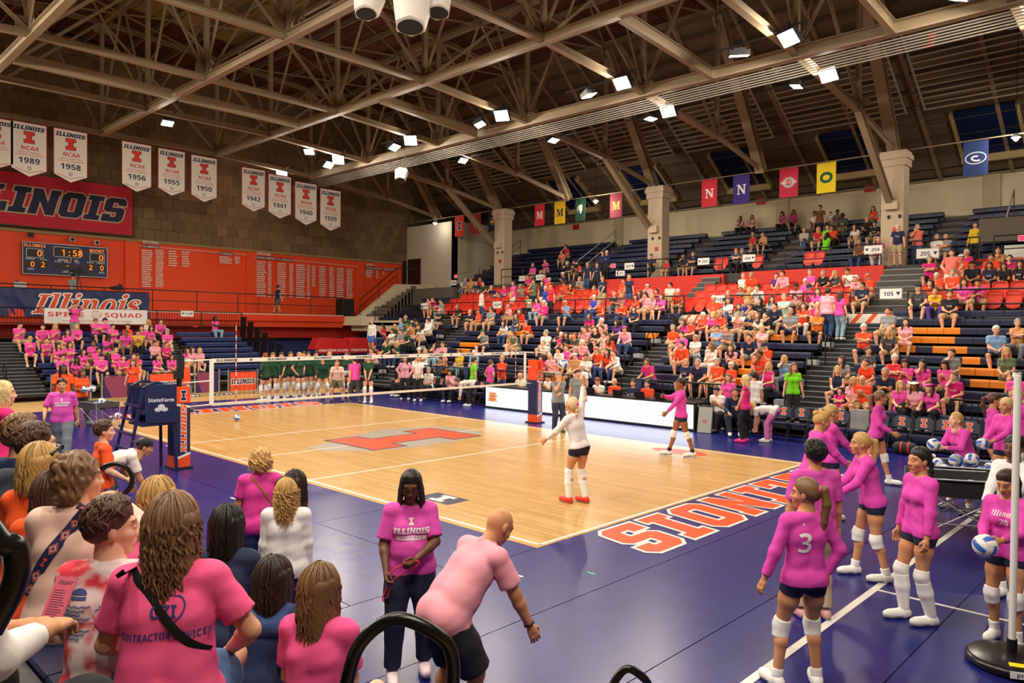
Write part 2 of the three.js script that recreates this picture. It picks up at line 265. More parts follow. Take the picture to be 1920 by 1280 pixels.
// ---------------------------------------------------------------- trusses
{
  const sm = M.steel, sm2 = mat(0x8f7c5e, 0.55);
  TX.forEach((x, i) => {
    const pillarLine = [-17.5, -5.9, 5.8, 17.4].includes(x);
    const t = thing('roof_truss', `tan steel roof truss crossing the hall, ${ORD[i]} from the orange end wall`, 'truss', [0, 0, 0], 0, 'steel trusses crossing the hall');
    for (let k = 0; k + 1 < BZ.length; k++) {
      const [z0, h0] = BZ[k], [z1, h1] = BZ[k + 1];
      obj('bottom_chord', ibeam(V3(x, h0, z0), V3(x, h1, z1), 0.22, 0.2), sm, t);
      obj('top_chord', ibeam(V3(x, topH(z0), z0), V3(x, topH(z1), z1), 0.18, 0.18), sm2, t);
      const up = k % 2 === 0;
      obj('diagonal', angleBar(V3(x + 0.03, up ? h0 : topH(z0), z0), V3(x + 0.03, up ? topH(z1) : h1, z1), 0.12), sm, t);
      const zm = (z0 + z1) / 2, a = up ? V3(x, h1, z1) : V3(x, h0, z0);
      obj('sub_diagonal', angleBar(a, V3(x, topH(zm), zm), 0.08), sm2, t);
    }
    for (const [z, h] of BZ) {
      obj('post', ibeam(V3(x, h, z), V3(x, topH(z), z), 0.16, 0.16, V3(1, 0, 0)), sm, t);
      obj('gusset', mergeGeometries([span(x - 0.012, x + 0.012, h - 0.05, h + 0.5, z - 0.42, z + 0.42).toNonIndexed(), span(x - 0.42, x + 0.42, h + 0.1, h + 0.4, z - 0.012, z + 0.012).toNonIndexed()]), sm2, t);
      obj('gusset', span(x - 0.012, x + 0.012, topH(z) - 0.55, topH(z), z - 0.35, z + 0.35), sm2, t);
    }
    for (const s of [-1, 1]) {
      obj('leg_strut', ibeam(V3(x, 16.5, s * 16.9), V3(x, 10.5, s * 21.2), 0.42, 0.4, V3(0, 0.3, -s)), sm, t);
      obj('tie', angleBar(V3(x, 11.3, s * 16.9), V3(x, 10.55, s * 21.2), 0.2), sm, t);
      if (pillarLine) obj('knee_brace', ibeam(V3(x, 11.3, s * 16.9), V3(x, 8.35, s * 20.75), 0.24, 0.26), sm, t);
    }
  });
  for (const z of [5.65, 0, -5.65, -11.3]) {
    const h = BZ.find((b) => b[0] === z)[1];
    const t = thing('longitudinal_truss', `tan steel truss running the length of the hall ${{ '5.65': 'on the camera side of the court', 0: 'over the centre of the court', '-5.65': 'over the far sideline', '-11.3': 'beside the floodlights and pipe bundle' }[z]}`, 'truss');
    for (let i = 0; i + 1 < TX.length; i++) {
      const a = TX[i], b = TX[i + 1], mid = (a + b) / 2;
      obj('bottom_chord', ibeam(V3(a, h - 0.02, z), V3(b, h - 0.02, z), z < -11 ? 0.3 : 0.24, z < -11 ? 0.36 : 0.27), sm, t);
      obj('top_chord', ibeam(V3(a, topH(z) - 0.05, z), V3(b, topH(z) - 0.05, z), 0.17, 0.17), sm2, t);
      obj('diagonal', angleBar(V3(a, h, z + 0.04), V3(mid, topH(z), z + 0.04), 0.1), sm, t);
      obj('diagonal', angleBar(V3(b, h, z + 0.04), V3(mid, topH(z), z + 0.04), 0.1), sm, t);
    }
    if (z > -11) for (let i = 0; i + 1 < TX.length; i++) {   // deep secondary beams between the lines of trusses
      const zz = BZ[BZ.findIndex((b) => b[0] === z) + 1], x = (TX[i] + TX[i + 1]) / 2;
      if (!(Math.abs(x + 14.6) < 0.3 ? z > -1 : z < -1 && (Math.abs(x + 8.8) < 0.3 || x > 2))) continue; const s = thing('secondary_beam', 'deep tan steel beam spanning between two lengthwise trusses', 'beam', [0, 0, 0], 0, 'secondary ceiling beams');
      obj('beam', ibeam(V3(x, h - 0.02, z - 0.16), V3(x, zz[1] - 0.02, zz[0] + 0.16), 0.18, 0.36), sm, s);
    }
  }
  for (const s of [-1, 1]) {   // roof-level bracing rods
    const t = thing('wind_bracing', s < 0 ? 'thin crossed steel rods bracing the roof above the far stand' : 'thin crossed steel rods bracing the roof near the camera', 'bracing');
    for (let i = 0; i + 1 < TX.length; i++) { const a = s < 0 ? -5.65 : 5.65, b = s < 0 ? -16.9 : -5.65; obj('brace', mergeGeometries([angleBar(V3(TX[i], topH(a) - 0.15, a), V3(TX[i + 1], topH(b) - 0.15, b), 0.07), angleBar(V3(TX[i + 1], topH(a) - 0.18, a), V3(TX[i], topH(b) - 0.18, b), 0.07)]), sm2, t); }
  }
  // pillars
  for (const s of [-1, 1]) for (const x of [-17.0, -5.6, 5.86, 17.4]) {
    const nm = { '-17': 'beside the corner stand', '-5.6': 'between sections 202 and 203', 5.86: 'beside the 204 sign', 17.4: 'at the end of the stand' }[x];
    const p = thing('pillar', s < 0 ? `square beige pillar carrying the roof ${nm}` : 'square beige pillar behind the camera-side stand', 'pillar', [x, 0, s * 21.2], 0, s < 0 ? undefined : 'camera side pillars');
    const pm = mat(0xc9b49a, 0.75);
    obj('shaft', bx(0.86, 9.9, 0.7, 0, 4.95, 0), pm, p);
    obj('capital', [bx(1.0, 0.3, 0.84, 0, 9.98, 0), bx(1.12, 0.2, 0.96, 0, 10.22, 0), bx(1.0, 0.14, 0.84, 0, 10.38, 0)], pm, p);
    if (s < 0) { obj('bracket', bx(0.5, 0.34, 0.3, 0, 8.2, 0.44), pm, p); obj('fire_alarm', bx(0.16, 0.2, 0.06, 0.12, 7.2, 0.38), mat(0xc02018, 0.4), p); obj('outlet_box', bx(0.1, 0.14, 0.05, -0.12, 7.75, 0.37), M.dark, p); obj('outlet_box', bx(0.1, 0.14, 0.05, 0.3, 7.75, 0.37), M.dark, p); }
  }
  // bundle of pipes beside the floodlight line
  const pb = thing('pipe_bundle', 'bundle of thin steel pipes running along the truss below the floodlights', 'pipes');
  for (let k = 0; k < 6; k++) obj('pipe', rod(V3(WX0 + 0.05, 11.62 - 0.05 * k, -11.55 - 0.1 * k), V3(22, 11.62 - 0.05 * k, -11.55 - 0.1 * k), 0.024, 6), mat(0x9a958c, 0.4, { metalness: 0.3 }), pb);
  // heating coils on the slope
  const sa = V3(0, DECKH(17.6), -17.6), sd = V3(0, 10.35 - DECKH(17.6), -10.4);
  for (let i = 0; i + 1 < TX.length - 1; i++) {
    const hc = thing('heating_coil', `rack of long parallel heating pipes under the sloping roof, ${ORD[i]} from the stair tower`, 'heating pipes', [0, 0, 0], 0, 'heating coils on the far slope');
    const x0 = TX[i] + 0.45, x1 = TX[i + 1] - (i % 2 ? 0.45 : 0.2);
    for (let k = 0; k < 16; k++) { const p = sa.clone().addScaledVector(sd, 0.2 + k * 0.026); obj('pipe', rod(V3(x0, p.y - 0.45, p.z + 0.2), V3(x1, p.y - 0.45, p.z + 0.2), 0.045, 6), mat(0xa3977f, 0.5), hc); }
    for (const x of [x0 + 0.05, x1 - 0.05]) { const p = sa.clone().addScaledVector(sd, 0.2), q = sa.clone().addScaledVector(sd, 0.59); obj('header_pipe', rod(V3(x, p.y - 0.45, p.z + 0.2), V3(x, q.y - 0.45, q.z + 0.2), 0.05, 6), mat(0xa3977f, 0.5), hc); }
  }
  // dormer windows: dark shaded glass set in the slope
  let wn = 1;
  for (let i = 1; i + 1 < TX.length; i++) {
    const x = (TX[i] + TX[i + 1]) / 2 - 0.4, w = structGroup('window_' + wn++);
    const p = sa.clone().addScaledVector(sd, 0.66), q = sa.clone().addScaledVector(sd, 0.9);
    obj('pane', bar(V3(x, p.y - 0.06, p.z + 0.03), V3(x, q.y - 0.06, q.z + 0.03), 2.3, 0.05), mat(0x16254a, 0.25), w);
    for (const s of [-1, 1]) obj('window_frame', bar(V3(x + s * 1.22, p.y - 0.08, p.z), V3(x + s * 1.22, q.y - 0.08, q.z), 0.14, 0.3), mat(0xb09a68, 0.6), w);
    obj('window_frame', span(x - 1.28, x + 1.28, q.y - 0.3, q.y + 0.02, q.z - 0.05, q.z + 0.25), mat(0xb09a68, 0.6), w);
  }
  // flag line
  const fl = thing('flag_rail', 'long thin pipe under the slope that the conference flags hang from', 'rail');
  obj('pipe', rod(V3(-27.9, 10.62, -21.75), V3(22, 10.62, -21.75), 0.03, 6), sm, fl);
}
// ---------------------------------------------------------------- floodlights
{
  const body = mat(0x2a2b30, 0.5), glow = new THREE.MeshStandardMaterial({ color: 0xffffff, emissive: 0xfff6e6, emissiveIntensity: 9, roughness: 0.3 });
  function flood(p, target, lit, label, group, w = 0.62, h = 0.5, power = FLOOD) {
    const f = thing('floodlight', label, 'floodlight', [p.x, p.y, p.z], 0, group);
    const z0 = p.z, holder = new THREE.Group(); holder.name = 'head'; f.add(holder);
    holder.lookAt(target.clone().sub(p)); 
    obj('housing', [bx(w, h, 0.16, 0, 0, -0.12), bx(w * 0.6, h * 0.6, 0.1, 0, 0, -0.22)], body, holder);
    obj('lens', bx(w * 0.92, h * 0.9, 0.02, 0, 0, -0.03), glow, holder);
    obj('mount_arm', [bx(0.05, 0.5, 0.05, 0, 0.3, -0.1), bx(target.z < -20 ? 2.5 : z0 < -12 || z0 > 12 ? 1.8 : 1.1, 0.05, 0.05, 0, z0 < -12 || z0 > 12 ? 0.2 : 0.42, -0.1)], body, f);
    if (lit) { const l = new THREE.RectAreaLight(FLOOD_COLOR, power, w, h); l.position.set(0, 0, 0.01); l.rotation.y = Math.PI; holder.add(l); l.castShadow = true; }
  }
  const lab = 'bright rectangular floodlight hanging under the far lengthwise truss';
  const lampX = [-23.4, -17.6, -11.6, -5.66, 0.3, 6.3, 12.2, 18];
  lampX.forEach((x, i) => flood(V3(x, 11.66, -9.5), V3(x * 0.55 + 1.5, 0, 3), true, `bright floodlight beside the pipe bundle aimed at the court, ${ORD[i]} from the end wall`, 'floodlights on the far truss'));
  for (const x of [0, 6.15, 12.1]) flood(V3(x, 11.5, -13), V3(x + 2, 0, 2), true, 'bright floodlight behind the pipe bundle, over the front of the far stand', 'floodlights behind the pipe bundle');
  for (const x of [-18.6, -12.9, -7, -1.2, 4.7, 10.6]) flood(V3(x, 11.55, -9.6), V3(x + 1.5, 0, -24), true, 'tilted floodlight under the truss, aimed away at the stand', 'tilted floodlights aimed at the far stand', 0.62, 0.42);
  for (const x of [-12, -6, -0.9, 5]) flood(V3(x, 11.4, -13.2), V3(x + 1.5, 4, -26), true, 'small tilted floodlight behind the pipe bundle facing the seats', 'small tilted floodlights behind the pipes', 0.5, 0.34);
  for (const x of lampX) { flood(V3(x, 11.66, 9.5), V3(x * 0.6, 0, -3), true, 'floodlight under the camera-side truss', 'floodlights on the camera side'); if (x > -20) flood(V3(x - 1.4, 11.6, 9.6), V3(x - 2, 0, 16), true, 'floodlight aimed at the camera-side seats', 'floodlights on the camera-side stand'); }
  for (const x of [-11.6, -5.66, 0.3, 6.15, 12.1, 18]) flood(V3(x, 11.5, 13), V3(x - 1.5, 0, 2), true, 'floodlight over the camera-side seats aimed back over the court', 'floodlights over the camera-side seats');
  for (const z of [6, -1, -8, -14]) flood(V3(-17.95, 11.85, z), V3(-28, 4, z), true, 'floodlight aimed at the orange end wall', 'floodlights aimed at the end wall', 0.5, 0.4, FLOOD * 0.55);
}
// ================================================================ FAR STAND
const LOW = []; for (let k = 0; k < 11; k++) LOW.push([0.90 + 0.28 * k, -8.85 - 0.6 * k]);      // bench top, front edge
const RED = []; for (let r = 0; r < 5; r++) RED.push([3.5 + 0.33 * r, -16.0 - 0.85 * r]);        // platform, seat line
const UPP = []; for (let m = 0; m < 8; m++) UPP.push([6.1 + 0.37 * m, -21.7 - 0.78 * m]);
function lowRow(u, v) { let b = null; LOW.forEach(([h, z], k) => { const p = onZ(u, v, z), e = Math.abs(p.y - h); if (!b || e < b.e) b = { k, e, x: p.x }; }); return b; }
const orangeRuns = [];
for (const [u0, u1, v] of [[1690, 1807, 614], [1660, 1797, 631], [1680, 1724, 649], [1755, 1820, 649], [1690, 1713, 669], [1803, 1844, 671], [1799, 1885, 691], [1824, 1888, 714], [1905, 1920, 668],
  [1459, 1514, 620], [1440, 1470, 634], [1400, 1425, 678], [1395, 1420, 690], [1420, 1440, 720], [1290, 1440, 708], [888, 908, 637], [871, 895, 647], [853, 877, 659], [815, 861, 684], [922, 940, 615], [919, 929, 626], [868, 882, 637], [711, 721, 654], [940, 985, 624], [1020, 1090, 696], [1215, 1250, 624], [1380, 1400, 680], [1405, 1440, 645]]) {
  const a = lowRow(u0, v), b = lowRow(u1, v); orangeRuns.push([a.k, a.x, b.x]);
}
const SECT = [[-16.6, -13.4, 'leftmost end'], [-11.6, -0.45, 'section behind the scorers table'], [0.95, 6.2, 'section behind the home bench'], [7.75, 18.2, 'section under the 105 sign']];
const benchN = mat(C.bench, 0.42), benchO = mat(C.benchOrange, 0.42), deckM = mat(0x1a1b1f, 0.7), nose = mat(0x8d9096, 0.45, { metalness: 0.3 }), stepM = mat(0x22252b, 0.7);
const profBench = poly([[0, -0.2], [0.02, -0.2], [0.26, -0.06], [0.28, -0.04], [0.28, -0.012], [0.268, 0], [0.02, 0], [0.004, -0.012], [-0.004, -0.05]]);
function benchModule(w) { const g = slab(profBench, w - 0.012); g.rotateY(Math.PI / 2); g.translate(-(w - 0.012) / 2, 0, 0); return g; }   // front at z=0 facing +z, depth to -z
const MODW = 0.46, modG = benchModule(MODW);
function benchRow(x0, x1, h, z, label, group, oranges) {
  const t = thing('bleacher_bench', label, 'bench', [0, 0, 0], 0, group);
  const n = Math.max(1, Math.round((x1 - x0) / MODW)), w = (x1 - x0) / n;
  for (let i = 0; i < n; i++) {
    const x = x0 + (i + 0.5) * w, or = oranges && oranges.some(([a, b]) => x > a && x < b);
    const m = shade(new THREE.Mesh(modG, or ? benchO : benchN)); m.name = or ? 'orange_module' : 'seat_module'; m.position.set(x, h, z); m.scale.x = w / MODW; t.add(m);
  }
  return t;
}
{
  const ordinals = ['front', 'second', 'third', 'fourth', 'fifth', 'sixth', 'seventh', 'eighth', 'ninth', 'tenth', 'top'];
  SECT.forEach(([x0, x1, where], s) => {
    LOW.forEach(([h, z], k) => {
      if (s === 0 && k > 8) return;
      if (k === 0 && s !== 3) { return; }
      const or = orangeRuns.filter((r) => r[0] === k).map((r) => [r[1], r[2]]);
      benchRow(x0, x1, h, z, `${or.some(([a, b]) => b > x0 && a < x1) ? 'navy and orange' : 'navy'} bleacher bench, ${ordinals[k]} row, ${where}`, 'lower far bleacher benches', or);
    });
  });
  const fs = structGroup('floor_far_stand');
  SECT.forEach(([x0, x1], s) => LOW.forEach(([h, z], k) => {
    if (s === 0 && k > 8) return;
    const d = h - 0.42; obj('deck', span(x0, x1, d - 0.14, d, z - 0.75, z + 0.32), deckM, fs); obj('deck_edge', span(x0, x1, d - 0.03, d + 0.006, z + 0.3, z + 0.335), nose, fs);
    obj('riser', span(x0, x1, k ? d - 0.28 : 0, d - 0.12, z - 0.02, z), mat(0x101114, 0.8), fs);
  }));
  obj('understructure', span(-16.6, 18.2, 0, 0.3, -15.4, -9.4), deckM, fs);
  for (const [x0, x1] of [[-16.6, -13.4], [-11.6, -0.45], [0.95, 6.2]]) { obj('front_skirt', span(x0, x1, 0.05, 0.62, -8.62, -8.5), mat(0x131a38, 0.5), fs); obj('front_step', span(x0, x1, 0.58, 0.63, -8.95, -8.4), nose, fs); }
  obj('front_skirt', span(7.75, 18.2, 0.03, 0.46, -8.56, -8.48), mat(0x161e42, 0.5), fs);
  // aisle stairs
  for (const [x0, x1, lab] of [[6.22, 7.73, 'beside the 105 sign'], [-0.43, 0.93, 'between the two middle sections'], [-13.38, -11.62, 'near the visiting team']]) {
    const st = thing('aisle_stairs', `dark aisle stairs with pale step edges ${lab}`, 'stairs');
    for (let k = 0; k < 22; k++) {
      const y = 0.34 + 0.14 * k, z = -8.5 - 0.3 * k;
      obj('step', span(x0, x1, y - 0.14, y, z - 0.32, z), stepM, st); obj('step_edge', span(x0, x1, y - 0.02, y + 0.004, z - 0.05, z + 0.004), nose, st);
    }
    for (const k of [2, 6, 10, 14]) {   // pale block seats at the bench ends
      obj('end_block', bx(0.3, 0.16, 0.24, x0 + 0.16, 0.34 + 0.14 * k + 0.26, -8.5 - 0.3 * k - 0.1), mat(0x9fa7ab, 0.5), st);
    }
    const q = (x0 + x1) / 2 - 0.35;
    for (const k of [1, 6, 11, 16]) {   // black post with hoop grab rail
      const y = 0.34 + 0.14 * k, z = -8.5 - 0.3 * k;
      const r = thing('aisle_handrail', `black looped handrail post on the aisle stairs ${lab}`, 'handrail', [q, y, z - 0.15], 0, 'aisle handrails ' + lab);
      obj('post', rod(V3(0, 0, 0), V3(0, 0.86, 0), 0.022), M.rail, r);
      obj('loop', tube([V3(0, 0.5, 0), V3(0, 0.86, 0), V3(0, 0.98, -0.12), V3(0, 1.0, -0.3), V3(0, 0.88, -0.42), V3(0, 0.6, -0.42), V3(0, 0.48, -0.25)], 0.022, 28, 7), M.rail, r);
      obj('foot', bx(0.14, 0.02, 0.14, 0, 0.01, 0), M.rail, r);
    }
  }
  // striped guard panels at the top of the aisles
  const zebra = canvasTex(256, 48, (c, w, h) => { c.fillStyle = '#eae6dc'; c.fillRect(0, 0, w, h); c.fillStyle = '#e8541c'; for (let x = 34; x < 190; x += 56) { c.beginPath(); c.moveTo(x, h); c.lineTo(x + 20, h); c.lineTo(x + 50, 0); c.lineTo(x + 30, 0); c.fill(); } });
  for (const [x0, x1, nm] of [[5.9, 8.2, 'under the 105 sign'], [-0.75, 1.1, 'at the middle aisle'], [-4.1, -3.2, 'beside the blue shirted spectator']]) {
    const p = thing('striped_guard', `white guard panel with orange diagonal stripes ${nm}`, 'panel'); const g = span(x0, x1, 3.3, 3.62, -15.32, -15.26); obj('board', g, mat(0xffffff, 0.6, { map: zebra }), p);
  }
}
// ---------------------------------------------------------------- concourse, red seats, fascia
const seatProto = (() => {
  const g = new THREE.Group(); g.name = 'stadium_seat';
  const red = mat(C.redSeat, 0.42);
  const back = new THREE.BoxGeometry(0.46, 0.36, 0.05, 6, 5, 1); { const p = back.attributes.position; for (let i = 0; i < p.count; i++) { const x = p.getX(i), y = p.getY(i); p.setZ(i, p.getZ(i) + x * x * 0.5 - 0.05 - (y + 0.18) * 0.18); p.setX(i, x * (1 - 0.12 * Math.pow(Math.max(0, y / 0.18), 3))); } back.computeVertexNormals(); back.translate(0, 0.67, -0.08); }
  obj('backrest', back, red, g);
  obj('back_rim', tube([V3(-0.215, 0.55, -0.02), V3(-0.2, 0.84, -0.06), V3(0, 0.872, -0.13), V3(0.2, 0.84, -0.06), V3(0.215, 0.55, -0.02)], 0.022, 16, 5), red, g);
  const pan = new THREE.CylinderGeometry(0.22, 0.19, 0.06, 12, 1); pan.rotateX(Math.PI / 2 - 0.18); pan.scale(1, 0.82, 1); pan.translate(0, 0.44, 0.05); obj('seat_pan', pan, red, g);
  obj('bracket', [bx(0.05, 0.3, 0.1, -0.25, 0.28, -0.04), bx(0.5, 0.05, 0.06, 0, 0.2, -0.04)], M.dark, g);
  return g;
})();
scene.remove(seatProto);
function redSeat(x, y, z, label, group) { const s = seatProto.clone(); s.name = numbered('stadium_seat'); s.position.set(x, y, z); scene.add(s); tag(s, label, 'seat', group); return s; }
const REDSEC = [[8.3, 16.6, 5, 'behind the 105 rail'], [-0.75, 5.7, 3, 'below the red wall beside the middle aisle'], [-8.3, -2.0, 3, 'below the red wall behind the scorers'], [-17.0, -9.2, 4, 'behind the 101 and 102 signs']];
{
  const st = structGroup('floor_concourse'), cm = mat(0x47433f, 0.85);
  obj('walkway', span(-22.6, 18.5, 3.1, 3.28, -15.6, -14.9), cm, st);
  for (const [x0, x1, n, nm] of REDSEC) {
    for (let r = 0; r < n; r++) {
      const [y, z] = RED[r];
      obj('platform', span(x0 - 0.3, x1 + 0.3, r ? y - 0.5 : 2.9, y, z - 0.55, z + 0.35), cm, st); obj('platform_edge', span(x0 - 0.3, x1 + 0.3, y - 0.04, y + 0.004, z + 0.33, z + 0.36), nose, st);
      for (let x = x0; x <= x1; x += 0.53) redSeat(x, y, z - 0.1, `red folding stadium seat ${nm}, ${ORD[r]} row`, 'stadium seats ' + nm);
      obj('seat_beam', span(x0 - 0.2, x1 + 0.2, y + 0.14, y + 0.2, z - 0.2, z - 0.12), mat(0xb9b4a8, 0.4), st);
    }
  }
  for (const [x0, x1] of [[6.1, 8.0], [-1.9, -0.95], [-9.0, -8.5]]) for (let k = 0; k < 9; k++) obj('stair', span(x0, x1, 2.9, 3.45 + 0.25 * k, -15.8 - 0.42 * k - 0.44, -15.8 - 0.42 * k), mat(0x55524c, 0.9), st), obj('stair_edge', span(x0, x1, 3.42 + 0.25 * k, 3.455 + 0.25 * k, -15.86 - 0.42 * k, -15.79 - 0.42 * k), nose, st);
  // red fascia of the upper deck
  const redM = mat(0xd62a18, 0.55);
  const fz = thing('red_parapet', 'long red parapet wall under the upper deck between signs 203 and 204', 'wall'); obj('face', span(0.0, 6.05, 4.2, 5.65, -19.5, -19.3), redM, fz); obj('return', span(5.9, 6.05, 4.4, 5.65, -20.8, -19.5), redM, fz);
  const fy = thing('red_parapet', 'long red parapet wall under the upper deck left of the middle aisle', 'wall'); obj('face', span(-7.6, -0.84, 4.2, 5.6, -19.5, -19.3), redM, fy); obj('return', span(-0.99, -0.84, 4.2, 5.6, -21.1, -19.5), redM, fy);
  obj('upper_deck', span(-22.6, 18.5, 5.2, 5.62, -21.6, -19.5), cm, st);
  obj('under_wall', span(-22.6, 18.5, 0, 5.2, -21.6, -21.3), mat(0x8a8274, 0.9), st);
  obj('stand_side', span(-22.4, -18.4, 3.3, 5.5, -18.6, -18.3), mat(0x5f574c, 0.9), st);
  obj('left_block', span(-22.6, -17.4, 3.0, 3.3, -18.3, -15.2), cm, st);
  for (let k = 0; k < 4; k++) { const y = 3.62 + 0.4 * k, z = -15.7 - 0.6 * k; benchRow(-22.3 + 0.6 * k, -17.6, y, z, 'navy bench in the dark corner stand behind the 101 sign', 'corner stand benches'); obj('corner_deck', span(-22.6, -17.4, 3.0, y - 0.4, z - 0.62, z + 0.02), mat(0x3b3833, 0.9), st); }
  for (let k = 0; k < 11; k++) obj('corner_step', span(-24.2 + 0.16 * k, -22.5, 3.3, 3.62 + 0.21 * k, -15.6 - 0.27 * k - 0.4, -15.6 - 0.27 * k), mat(0x6b6255, 0.9), st);
}
// ---------------------------------------------------------------- rails and signs
function railRun(x0, x1, y, z, label, hgt = 0.95, step = 1.9, vertical = false, axis = 'x') {
  const t = thing('guard_rail', label, 'railing'); const P = (s, yy) => (axis === 'x' ? V3(s, yy, z) : V3(z, yy, s));
  obj('top_rail', rod(P(x0, y + hgt), P(x1, y + hgt), 0.028), M.rail, t); obj('mid_rail', rod(P(x0, y + hgt * 0.5), P(x1, y + hgt * 0.5), 0.022), M.rail, t);
  const n = Math.max(1, Math.round(Math.abs(x1 - x0) / step)); for (let i = 0; i <= n; i++) { const s = x0 + (x1 - x0) * i / n; obj('post', rod(P(s, y), P(s, y + hgt), 0.026), M.rail, t); }
  if (vertical) { obj('bottom_rail', rod(P(x0, y + 0.08), P(x1, y + 0.08), 0.02), M.rail, t); const L = []; const c = Math.round(Math.abs(x1 - x0) / 0.13); for (let i = 0; i < c; i++) { const s = x0 + (x1 - x0) * (i + 0.5) / c; L.push(rod(P(s, y + 0.08), P(s, y + hgt), 0.011, 5)); } obj('bars', L, M.rail, t); }
  return t;
}
function signBoard(text, x, y, z, w, h, label, turn = 0) {
  const tex = canvasTex(256, Math.round(256 * h / w), (c, W, H) => { c.fillStyle = '#1a1a1e'; c.fillRect(0, 0, W, H); c.fillStyle = '#efece4'; c.fillRect(5, 5, W - 10, H - 10); c.fillStyle = '#1b2350'; c.font = `bold ${Math.round(H * 0.55)}px sans-serif`; c.textAlign = 'center'; c.textBaseline = 'middle';
    const tri = (cx) => { const s = H * 0.2; c.beginPath(); c.moveTo(cx - s, H / 2 - s * 0.8); c.lineTo(cx + s, H / 2 - s * 0.8); c.lineTo(cx, H / 2 + s); c.fill(); };
    const num = text.replace(/[<>]/g, ''); const l = text.startsWith('<'), r = text.endsWith('>'); c.fillText(num, W * (l && !r ? 0.62 : r && !l ? 0.4 : 0.5), H / 2 + 2); if (l) tri(W * 0.17); if (r) tri(W * 0.83); });
  const t = thing('section_sign', label, 'sign', [x, y, z], turn); obj('board', bx(w, h, 0.03), mat(0xdddad0, 0.5), t); const f = new THREE.PlaneGeometry(w - 0.01, h - 0.01); f.translate(0, 0, 0.017); obj('print', f, mat(0xffffff, 0.6, { map: tex }), t);
}
{
  railRun(8.0, 18, 3.45, -15.6, 'black guard rail in front of the red seats right of the 105 sign');
  railRun(0.95, 6.1, 3.45, -15.6, 'black guard rail in front of the red seats behind the home crowd');
  railRun(-2.9, -0.7, 3.45, -15.6, 'black barred rail at the top of the middle aisle', 1.0, 1.1, true);
  railRun(-8.4, -3.0, 3.45, -15.6, 'black guard rail behind the spectators left of the middle aisle');
  railRun(-11.4, -8.9, 3.45, -15.6, 'black guard rail beside the striped gate');
  railRun(-17.2, -12.0, 3.45, -15.6, 'black guard rail nearest the corner stand');
  railRun(-22.4, -17.8, 3.3, -15.35, 'black guard rail along the dark corner stand');
  railRun(0.0, 5.9, 5.62, -19.45, 'thin black rail on the red parapet beside the pillar', 0.9);
  railRun(-6.9, -1.0, 5.6, -19.45, 'thin black rail on the red parapet over the scorers', 0.9);
  railRun(-15.5, -8.4, 5.62, -19.55, 'thin black rail of the upper deck above the visiting fans', 0.9);
  railRun(7.0, 9.2, 5.62, -19.9, 'thin black rail of the upper deck above the steep stairs', 0.95);
  railRun(9.6, 18, 5.6, -20.2, 'black rail above the lit tunnel on the upper deck', 1.0);
  for (const [x0, x1, nm] of [[-4.9, -0.9, 'behind the scorers table'], [-11.2, -5.4, 'behind the net judge'], [1.2, 6.1, 'behind the home bench coaches'], [11.0, 17.8, 'behind the home bench chairs'], [-16.5, -13.5, 'behind the visiting players']]) railRun(x0, x1, 0.35, -8.42, `black barred fence ${nm}`, 1.0, 1.6, true);
  const S = (txt, u, v, z, w, h, lab) => { const p = onZ(u, v, z); signBoard(txt, p.x, p.y, z + 0.04, w, h, lab); };
  S('105>', 1671, 550.5, -15.56, 0.74, 0.38, 'white section sign reading 105, in front of the red seats');
  S('205>', 1740, 475, -19.86, 0.82, 0.4, 'white section sign reading 205 beside the coral polo');
  S('<204', 1638, 468, -19.41, 0.72, 0.36, 'white section sign reading 204, arrow first, beside the beige pillar');
  S('204>', 1405, 484, -19.41, 0.62, 0.34, 'white section sign reading 204, arrow last, at the stair gap');
  S('<203', 1320, 490, -19.41, 0.62, 0.34, 'white section sign reading 203, arrow first, over the long red parapet');
  S('203>', 1181, 499, -19.5, 0.6, 0.36, 'white section sign reading 203, arrow last, near the pillar foot');
  S('<202', 1164, 512, -19.5, 0.56, 0.3, 'grey section sign reading 202 beside the lit tunnel');
  S('202>', 1013, 520, -19.5, 0.56, 0.32, 'grey section sign reading 202 over the standing crowd');
  S('<201', 980, 522, -19.5, 0.5, 0.3, 'grey section sign reading 201 beside its neighbour');
  S('102>', 933, 571.5, -15.56, 0.64, 0.38, 'white section sign reading 102 on the rail over visiting fans');
  S('101>', 797, 574, -15.56, 0.64, 0.38, 'white section sign reading 101 in the dark corner');
  S('<200', 851, 530, -19.2, 0.6, 0.34, 'grey section sign reading 200 by the corner stairs');
  S('104>', 1350, 561, -15.56, 0.5, 0.34, 'white section sign reading 104, partly hidden by spectators');
  for (const [u, v, z, nm] of [[855, 518, -20.6, 'in the dark corner stand'], [1150, 498, -20.6, 'below the upper seats by sign 203'], [1918, 446, -20.6, 'over the lit tunnel']]) { const p = onZ(u, v, z); const t = thing('exit_sign', `small glowing red exit sign ${nm}`, 'sign', [p.x, p.y, z]); obj('case', bx(0.3, 0.24, 0.06), mat(0xd8d4cc, 0.5), t); obj('bracket', rod(V3(0, 0.1, 0), V3(0, 0.4, -1.2), 0.015, 6), M.dark, t); const e = bx(0.24, 0.18, 0.01, 0, 0, 0.034); obj('face', e, new THREE.MeshStandardMaterial({ color: 0xff5070, emissive: 0xff2848, emissiveIntensity: 1.6 }), t); }
}
